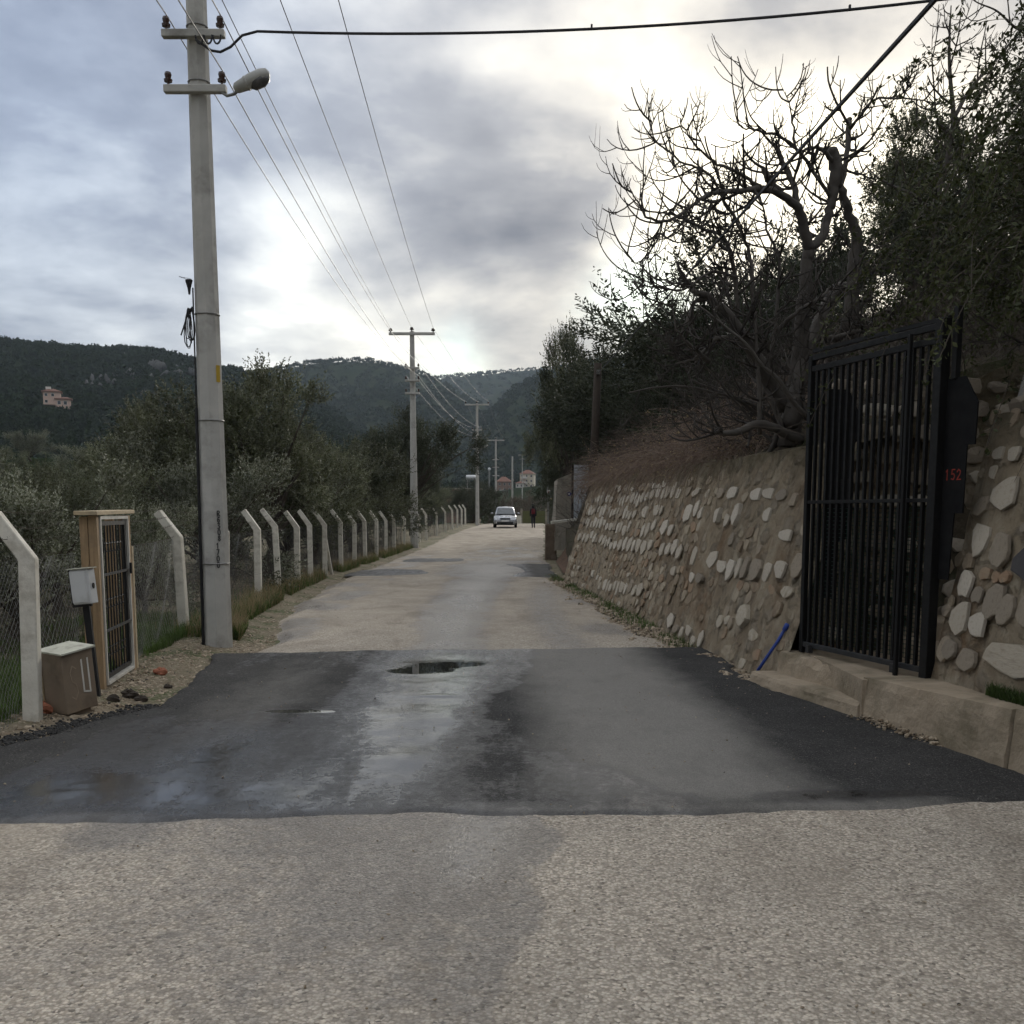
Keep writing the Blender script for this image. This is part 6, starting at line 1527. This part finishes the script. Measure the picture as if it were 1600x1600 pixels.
cp = tag(MB().box((0, 0, .58), (.42, .30, 1.32), None, (.93, .95)).build('concrete_block', M['rubble_soil'], None, bevel=.03), 'squat upright brown concrete block at the right road edge before the bank', 'block'); cp.location = (1.38, 36.6, 0)
sl = tag(MB().beam((-.75, 0, 0), (.55, .2, .16), .22, .09).build('concrete_beam', M['post_concrete'], None, bevel=.01), 'broken pale concrete beam lying on the soil bank below the grey door', 'beam'); sl.location = (2.05, 34.2, 1.30)
# lumpy soil bank in the gap
def bank(u, v):
    y = 25.5+u*10.0; s = v*1.6
    x = np.interp(y, [25.5, 28, 32, 35.5], [1.5, 1.40, 1.45, 1.5])+s
    return np.stack([x, y, -.02+1.38*sstep(0, 1.15, s)+.2*s], -1)
sb = empty('soil_bank', (1.6, 30, 0)); tag(sb, kind='structure')
wall_sheet('bank_face', lambda u, v: bank(u, v), np.linspace(1, 0, 120), np.linspace(0, 1, 40), 'soil_bank', sb, .12, 61)
sg = thing('road_sign', 'small white sign with a red mark on a thin post by the far dark trees', 'sign', (2.05, 58.0, .2))
MB().tube([(0, 0, -.2), (0, 0, 2.75)], .03, 8).build('sign_post', M['galv'], sg)
MB().box((0, -.04, 2.55), (.20, .012, .26)).build('sign_plate', M['sign_white'], sg)
m = MB(); strokes(m, [[(.2, 0), (.2, 1)], [(.8, 1), (.25, .5), (.8, 0)]], .025, lambda x, y: (Vector((-.06+.12*x, -.047, 2.47+.16*y)), Vector((1, 0, 0)), Vector((0, 0, 1)), Vector((0, -1, 0)))); m.build('sign_mark', M['paint_red'], sg)
sd_ = thing('satellite_box', 'white box and tilted lamp arm showing among the dark far trees', 'antenna', (2.15, 62, 2.0))
MB().tube([(0, 0, -2), (0, 0, 3.2)], .04, 8).build('mast', M['galv'], sd_); MB().box((-.05, -.05, 2.55), (.30, .14, .30)).build('housing', M['tank_white'], sd_, bevel=.03)
m = MB(); m.lathe([(.02, 0), (.06, .05), (.07, .4), (.03, .48)], 10, (.12, -.05, 2.70), Matrix.Rotation(R(-28), 3, 'Y')); m.build('lamp_head', M['lamp_grey'], sd_, smooth=True)
gt = thing('yard_gate', 'dull olive green yard gate panel behind the walking person', 'gate', (2.2, 104, .25))
MB().box((-.6, 0, .75), (1.1, .05, 1.5)).build('leaf', M['green_door'], gt); MB().box((.6, 0, .75), (1.1, .05, 1.5)).build('leaf', M['green_door'], gt)
for x in (-1.25, 1.25): MB().box((x, 0, .85), (.22, .22, 1.8)).build('gate_pillar', M['render_old'], gt)
hb = tag(MB().box((0, 0, .5), (1.5, .5, 1.1)).build('garden_wall', M['post_concrete'], None), 'low pale wall just right of the silver car', 'wall'); hb.location = (-.35+.55, 104, .25)
tk = thing('water_tank', 'white cylindrical water tank on a frame above the shed roof, left of third pole', 'tank', (-5.95, 150, 0))
m = MB(); m.lathe([(.02, -.72), (.22, -.70), (.31, -.6), (.31, .6), (.22, .70), (.02, .72)], 16, (0, 0, 6.66), Matrix.Rotation(R(90), 3, 'Y')); m.build('cylinder', M['tank_white'], tk, smooth=True)
for x in (-.5, .5): MB().box((x, 0, 3.4), (.08, .5, 6.2)).build('stand_leg', M['galv'], tk)
MB().box((0, 0, 6.32), (1.3, .5, .06)).build('stand_top', M['galv'], tk)
sh = thing('shed', 'low flat-roofed shed almost hidden behind bushes under the white tank', 'shed', (-7.2, 152, 0))
MB().box((0, 0, 2.2), (5.0, 4, 5.4)).build('wall', M['wall_brown'], sh); MB().box((0, -.1, 5.0), (5.6, 4.6, .2)).build('roof', M['render_old'], sh)
sp_ = tag(MB().lathe([(.05, 0), (.35, .1), (.42, .45), (.25, .75), (.05, .8)], 12).build('water_tank', M['tank_white'], None, smooth=True), 'tiny round white tank left of the fourth power pole', 'tank'); sp_.location = (-6.6, 300, 13.6)
sp_m = MB().tube([(0, 0, 0), (0, 0, 14)], .25, 8).build('stand', M['galv'], sp_); sp_m.location = (0, 0, -13.9)

# ------------------------------------------------------------------ houses
def house(name, label, loc, w, d, h, wallm, roofm, roof_h, floors, cols, rz=0.0, hip=True, balcony=()):
    t = thing(name, label, 'house', loc, rz)
    MB().box((0, 0, h/2-2), (w, d, h+4)).build('wall', M[wallm], t)
    o = .5
    if hip: vs = [(-w/2-o, -d/2-o, h), (w/2+o, -d/2-o, h), (w/2+o, d/2+o, h), (-w/2-o, d/2+o, h), (-w*.12, 0, h+roof_h), (w*.12, 0, h+roof_h)]; fs = [(0, 1, 5, 4), (1, 2, 5), (2, 3, 4, 5), (3, 0, 4), (3, 2, 1, 0)]
    MB().add(vs, fs).build('roof', M[roofm], t)
    fh = h/floors
    for f in range(floors):
        for c_ in range(cols):
            x = -w/2+w*(c_+.5)/cols; z = fh*(f+.52)
            wd = MB().box((x, -d/2-.02, z), (w/cols*.38, .10, fh*.46)).build('window', M['wall_white'], t)
            MB().box((x, -d/2-.06, z), (w/cols*.31, .06, fh*.40)).build('pane', M['window_dark'], wd)
        if f in balcony: MB().box((-w*.18, -d/2-.6, fh*f+.1), (w*.42, 1.2, .16)).build('balcony', M['wall_white'], t); MB().box((-w*.18, -d/2-1.15, fh*f+.55), (w*.42, .08, .8)).build('railing', M['wall_white'], t)
    return t
house('village_house', 'four-storey cream house with hipped red roof beyond the end of the road', (7.6, 500, 10.6), 6.6, 8, 9.2, 'wall_cream', 'roof_tile', 2.0, 4, 3, R(-8), balcony=(1, 2, 3))
house('village_house', 'low white house wing in front of the cream house', (3.9, 494, 10.6), 3.6, 5, 4.6, 'wall_white', 'roof_tile', 1.0, 2, 2, R(-8))
house('village_house', 'brown house with wide red tiled roof left of the plain far pole', (-3.8, 480, 8.5), 6.6, 7, 7.0, 'wall_brown', 'roof_tile', 2.4, 3, 3, R(6), balcony=(1,))
hh_ = thing('hill_villa', 'pinkish villa with red roofs standing alone in the woods on the left hill', 'house', (VX, VY, VZ), R(22)); hh_.scale = (VS, VS, VS)
zb_ = .3
MB().box((-1.0, 0, zb_+3.2), (8.0, 7, 6.6)).build('wall', M['wall_pink'], hh_); MB().box((4.0, -1.0, zb_+.6), (7.0, 6, 4.6)).build('wall', M['wall_pink'], hh_)
MB().box((-1, 0, zb_+6.25), (9.4, 8.4, .55)).build('eaves', M['roof_tile'], hh_); MB().box((4.2, -1, zb_+2.8), (8.4, 7.4, .6)).build('eaves', M['roof_tile'], hh_)
MB().add([(-5.6, -4.1, zb_+6.4), (3.6, -4.1, zb_+6.4), (3.6, 4.1, zb_+6.4), (-5.6, 4.1, zb_+6.4), (-2, 0, zb_+7.9), (0, 0, zb_+7.9)], [(0, 1, 5, 4), (1, 2, 5), (2, 3, 4, 5), (3, 0, 4), (3, 2, 1, 0)]).build('roof', M['roof_tile'], hh_)
MB().add([(0.2, -4.6, zb_+2.9), (8.2, -4.6, zb_+2.9), (8.2, 2.6, zb_+2.9), (0.2, 2.6, zb_+2.9), (2, -1, zb_+4.0), (6, -1, zb_+4.0)], [(0, 1, 5, 4), (1, 2, 5), (2, 3, 4, 5), (3, 0, 4), (3, 2, 1, 0)]).build('roof', M['roof_tile'], hh_)
MB().box((-2.5, 0, zb_+8.2), (2.4, 2, 1.2)).build('chimney', M['wall_white'], hh_)
for x, z in ((-3.6, 4.6), (-.6, 4.6), (-3.6, 1.4)):
    wd = MB().box((x, -3.55, zb_+z), (1.5, .12, 1.5)).build('window', M['wall_white'], hh_); MB().box((x, -3.6, zb_+z), (1.2, .1, 1.25)).build('pane', M['window_dark'], wd)
for x in (2.2, 5.0): 
    wd = MB().box((x, -4.05, zb_+.9), (1.7, .12, 1.9)).build('window', M['wall_white'], hh_); MB().box((x, -4.1, zb_+.9), (1.4, .1, 1.6)).build('pane', M['window_dark'], wd)
# rock outcrops on the left hill
rn = random.Random(61)
OUT = [(-21.3, 700, .116, 11), (-20.6, 710, .126, 10), (-19.9, 715, .121, 13), (-18.9, 715, .129, 14), (-18.2, 720, .124, 10), (-17.2, 715, .127, 12), (-16.4, 700, .112, 9), (-22.0, 690, .110, 9), (-19.2, 690, .105, 7)]
ORD = ('leftmost', 'second', 'third', 'fourth', 'fifth', 'sixth', 'seventh', 'eighth', 'rightmost'); OUT.sort()
for i, (a, r, e, s_) in enumerate(OUT):
    x, y = r*math.sin(R(a)), r*math.cos(R(a))
    rr_ = np.linspace(350, 850, 400); zz_ = hill_z(np.full(400, float(a)), rr_); k = int(np.argmin(np.abs((zz_-1.65)/rr_-e+.002)))
    r = float(rr_[k]); x, y = r*math.sin(R(a)), r*math.cos(R(a)); z = float(zz_[k])
    rng = np.random.default_rng(200+i); P = []; 
    for q in range(9):
        V_ = ICO*(1+rng.uniform(-.3, .3, (12, 1)))*np.array([rng.uniform(.25, .5), rng.uniform(.3, .5), rng.uniform(.35, .8)])*s_*.42
        P.append(V_+np.array([rng.normal(0, s_*.32), rng.normal(0, s_*.2), rng.uniform(.2, 1)*s_*.35]))
    V_ = np.concatenate(P); F_ = np.concatenate([ICF+12*q for q in range(9)])
    o = np_mesh('rock_outcrop', V_, F_, M['hill_rock']); o.location = (x, y, z-1); tag(o, f'{ORD[i]} grey rock outcrop'+('' if i in (0, 8) else ' from the left')+' among the woods high on the left hill', 'rock', 'grey rock outcrops on the left hill')

# brownish leafless village trees behind the car
M['leaf_brown'] = leaf_mat('leaf_brown', (.085, .068, .052), (.10, .08, .062), .3, .1)
PR['br'] = make_proto(31, 2.0, 2.0, 1.9, 2.4, .8, .15, 'leaf_brown', 60, 1500, 14, .13, .010, .9)
for x, y, zt, k, wd, lb in ((1.4, 118, 3.6, 'br', 1.1, 'brownish bare tree right above the silver car'), (3.6, 124, 3.9, 'br', 1.2, 'brownish bare tree behind the walking person'), (-.8, 135, 3.6, 'br', 1.0, 'brownish bare tree between the fourth and fifth poles'), (5.8, 112, 6.4, 'k2', .9, 'dark tree behind the yard gate'), (7.0, 95, 7.0, 'k2', 1.0, 'dark tree right of the yard gate'),
                            (-4.9, 128, 4.8, 'k2', 1.0, 'dark tree below the white tank, right'), (-8.6, 118, 4.6, 'k2', 1.1, 'dark tree below the white tank, left'), (-9.5, 100, 5.0, 'b', 1.2, 'olive tree behind the far fence'), (-12, 85, 4.6, 'd', 1.2, 'olive tree behind the bush row of the far fence'), (-11.5, 68, 4.6, 'b', 1.2, 'olive tree in the back row left of the second pole')):
    z0 = min(0, gz1(x, y))-.1; tree('village_tree', k, (x, y, z0), zt-z0, lb, 'tree', 'trees at the end of the road', wd)
rn = random.Random(71)
for i in range(26):
    a = rn.uniform(-9, 5); r = rn.uniform(170, 440); x, y = r*math.sin(R(a)), r*math.cos(R(a))
    if -1.6 < a < 2.6: continue
    z = hill_at(x, y)-.3; tree('village_tree', rn.choice(['k2', 'k1', 'br', 'k2']), (x, y, z), rn.uniform(4.5, 7.0), 'dark tree in the valley between the road end and the village houses', 'tree', 'valley trees before the village', 1.1)

# ------------------------------------------------------------------ silver car facing the camera
car = thing('car', 'silver hatchback facing the camera at the end of the road', 'car', (-.50, 77.0, float(zr(77.0))+.012))
def loft(stn):
    m = MB(); n = None; rings = []
    for y, hw, zb, zt, cr in stn:
        half = [(0, zb), (hw*.80, zb), (hw*.97, zb+.10), (hw, zb+(zt-zb)*.45), (hw*.985, zb+(zt-zb)*.72), (hw*.93, zt-.05), (hw*.78, zt), (0, zt+cr)]
        ring = [(x, y, z) for x, z in half]+[(-x, y, z) for x, z in half[-2:0:-1]]; rings.append(ring)
    k = len(rings[0]); vs = [p for r in rings for p in r]; fs = []
    for i in range(len(rings)-1):
        for j in range(k): j2 = (j+1) % k; fs.append((i*k+j, (i+1)*k+j, (i+1)*k+j2, i*k+j2))
    fs.append(tuple(range(k))); fs.append(tuple((len(rings)-1)*k+j for j in reversed(range(k)))); return m.add(vs, fs)
body = loft([(-2.10, .62, .30, .56, .02), (-2.02, .78, .24, .66, .03), (-1.85, .84, .20, .74, .04), (-1.5, .862, .19, .83, .05), (-1.08, .868, .19, .93, .05), (-.3, .87, .19, .95, 0), (.8, .87, .19, .97, 0), (1.6, .865, .19, .98, 0), (1.95, .83, .26, .95, .02), (2.10, .70, .34, .86, .02)]).build('body', M['car_paint'], car, smooth=True)
body.modifiers.new('sub', 'SUBSURF').levels = 1; body.modifiers['sub'].render_levels = 1
gh = loft([(-1.12, .76, .86, .93, .0), (-.75, .735, .86, 1.17, .01), (-.35, .69, .86, 1.42, .02), (.0, .665, .86, 1.50, .025), (.8, .66, .86, 1.52, .025), (1.5, .65, .86, 1.48, .02), (1.95, .70, .86, 1.1, .01), (2.02, .72, .86, .95, 0)]).build('cabin', M['car_paint'], car, smooth=True)
MB().add([(-.66, -1.10, .985), (.66, -1.10, .985), (.56, -.36, 1.415), (-.56, -.36, 1.415), (0, -1.15, .99), (0, -.39, 1.43)], [(0, 4, 5, 3), (4, 1, 2, 5)]).build('windscreen', M['car_glass'], car, smooth=True)
for s_ in (-1, 1):
    MB().add([(s_*.765, -.85, 1.0), (s_*.755, .2, 1.02), (s_*.685, .15, 1.42), (s_*.70, -.30, 1.36)], [(0, 1, 2, 3) if s_ > 0 else (3, 2, 1, 0)]).build('side_window', M['car_glass'], car)
    MB().add([(s_*.755, .27, 1.02), (s_*.75, 1.35, 1.04), (s_*.675, 1.15, 1.42), (s_*.685, .22, 1.42)], [(0, 1, 2, 3) if s_ > 0 else (3, 2, 1, 0)]).build('side_window', M['car_glass'], car)
    m = MB(); m.lathe([(.02, -.03), (.10, -.02), (.11, .03), (.05, .06)], 10, (s_*.97, -.72, 1.03), Matrix.Rotation(R(90), 3, 'X'), (1.0, .62)); m.build('mirror', M['car_paint'], car, smooth=True)
    MB().beam((s_*.80, -.74, .97), (s_*.93, -.72, 1.01), .04, .03).build('mirror_arm', M['car_dark'], car)
    MB().prism([(s_*.46, -2.02, .625), (s_*.80, -1.88, .66), (s_*.83, -1.72, .79), (s_*.66, -1.84, .785), (s_*.48, -1.98, .70)], (0, -.035, .0)).build('headlight', M['car_lamp'], car)
    MB().lathe([(.06, -.02), (.06, .02)], 10, (s_*.62, -2.06, .36), Matrix.Rotation(R(90), 3, 'X')).build('fog_lamp', M['car_lamp'], car)
    for y in (-1.32, 1.30):
        wh_ = MB(); wh_.lathe([(.20, -.10), (.29, -.10), (.315, -.06), (.315, .06), (.29, .10), (.20, .10)], 20, (s_*.77, y, .305), Matrix.Rotation(R(90), 3, 'Y')); w_ = wh_.build('wheel', M['rubber'], car)
        r_ = MB(); r_.lathe([(.02, .075), (.06, .085), (.195, .06), (.20, -.02)] if s_ > 0 else [(.20, .02), (.195, -.06), (.06, -.085), (.02, -.075)], 12, (s_*.80, y, .305), Matrix.Rotation(R(90), 3, 'Y')); r_.build('rim', M['rim'], w_)
MB().prism([(-.40, -2.10, .60), (.40, -2.10, .60), (.36, -2.06, .69), (-.36, -2.06, .69)], (0, -.025, 0)).build('grille', M['car_dark'], car)
MB().prism([(-.58, -2.11, .28), (.58, -2.11, .28), (.62, -2.10, .40), (-.62, -2.10, .40)], (0, -.03, 0)).build('lower_intake', M['car_dark'], car)
MB().box((0, -2.165, .49), (.52, .02, .11)).build('number_plate', M['plate'], car)
MB().box((0, -2.06, .215), (1.3, .12, .07)).build('bumper_lip', M['car_dark'], car)

# ------------------------------------------------------------------ walking person seen from behind
def skin_body(joints, edges, radii, root):
    me = bpy.data.meshes.new('body'); me.from_pydata(joints, edges, []); me.update()
    o = bpy.data.objects.new('tmp', me); COL.objects.link(o)
    o.modifiers.new('skin', 'SKIN')
    for i, r in enumerate(radii): me.skin_vertices[0].data[i].radius = r if isinstance(r, tuple) else (r, r)
    me.skin_vertices[0].data[root].use_root = True
    s_ = o.modifiers.new('sub', 'SUBSURF'); s_.levels = 2; s_.render_levels = 2
    dg = bpy.context.evaluated_depsgraph_get(); out = bpy.data.meshes.new_from_object(o.evaluated_get(dg)); bpy.data.objects.remove(o); return out
J = [(0, 0, .90), (0, .0, 1.10), (0, .01, 1.30), (0, .01, 1.41), (0, -.01, 1.50), (0, -.02, 1.60), (0, -.01, 1.68),     # pelvis, waist, chest, neck base, neck, head, crown
     (-.15, .0, 1.37), (-.21, .03, 1.12), (-.20, -.04, .88), (.15, .0, 1.37), (.21, -.03, 1.12), (.20, -.10, .90),       # arms
     (-.09, 0, .84), (-.09, -.07, .48), (-.09, .02, .09), (-.09, -.12, .04), (.09, 0, .84), (.085, .05, .48), (.085, .22, .12), (.085, .12, .04),
     (-.20, -.06, .80), (.20, -.13, .82)]
Eg = [(0, 1), (1, 2), (2, 3), (3, 4), (4, 5), (5, 6), (3, 7), (7, 8), (8, 9), (9, 21), (3, 10), (10, 11), (11, 12), (12, 22), (0, 13), (13, 14), (14, 15), (15, 16), (0, 17), (17, 18), (18, 19), (19, 20)]
Rd = [(.155, .12), (.15, .115), (.165, .12), (.09, .08), .06, (.095, .105), (.07, .085), .075, .058, .045, .075, .058, .045, .095, .068, .048, .04, .095, .068, .048, .04, .035, .035]
pme = skin_body(J, Eg, Rd, 0)
for k in ('jacket', 'trousers', 'shoe', 'skin'): pme.materials.append(M[k])
for p in pme.polygons:
    c = p.center; p.use_smooth = True
    p.material_index = 2 if c.z < .075 else (1 if c.z < .84 and abs(c.x) < .17 else (3 if (c.z < .86 and abs(c.x) >= .17) or (1.50 < c.z < 1.64 and c.y > .06) else 0))
pe = bpy.data.objects.new('person', pme); COL.objects.link(pe); pe.location = (1.52, 74.0, float(zr(74.0))+.02); pe.rotation_euler = (0, 0, R(180+6)); pe.scale = (.98, .98, .98)
tag(pe, 'person in dark hooded jacket and trousers walking away along the right side of the road', 'person')
hm = MB(); hm.lathe([(.02, .145), (.09, .12), (.125, .05), (.125, -.05), (.10, -.13), (.09, -.16)], 12, (0, .0, 1.63), None, (.95, 1.05)); hd_ = hm.build('hood', M['jacket'], pe, smooth=True)
bk2 = thing('backpack', 'dark red backpack worn by the walking person', 'backpack', (1.52, 73.86, float(zr(74.0))+1.02), R(6))
MB().box((0, -.02, .20), (.27, .15, .40), None, (.85, .8)).build('bag', M['backpack'], bk2, bevel=.03); MB().box((0, -.11, .12), (.20, .05, .17), None, (.9, .8)).build('pocket', M['backpack'], bk2, bevel=.015)
for s_ in (-.09, .09): MB().tube([(s_, .05, .38), (s_, .12, .42), (s_, .24, .36), (s_, .27, .2), (s_, .2, .05), (s_, .06, .03)], .014, 6).build('strap', M['shoe'], bk2)

# ------------------------------------------------------------------ haze
hb_ = MB().box((0, 1300, 144), (6300, 3800, 312)).build('haze', None, None); tag(hb_, 'thin valley haze', 'haze', None, 'stuff')
hm_ = bpy.data.materials.new('haze'); hm_.use_nodes = True; nt = hm_.node_tree; nt.nodes.clear()
ov = nt.nodes.new('ShaderNodeOutputMaterial'); pv = nt.nodes.new('ShaderNodeVolumePrincipled'); pv.inputs['Color'].default_value = (.70, .84, 1.0, 1); pv.inputs['Density'].default_value = 0.9e-4; pv.inputs['Anisotropy'].default_value = .2
nt.links.new(pv.outputs[0], ov.inputs['Volume']); hb_.data.materials.append(hm_)
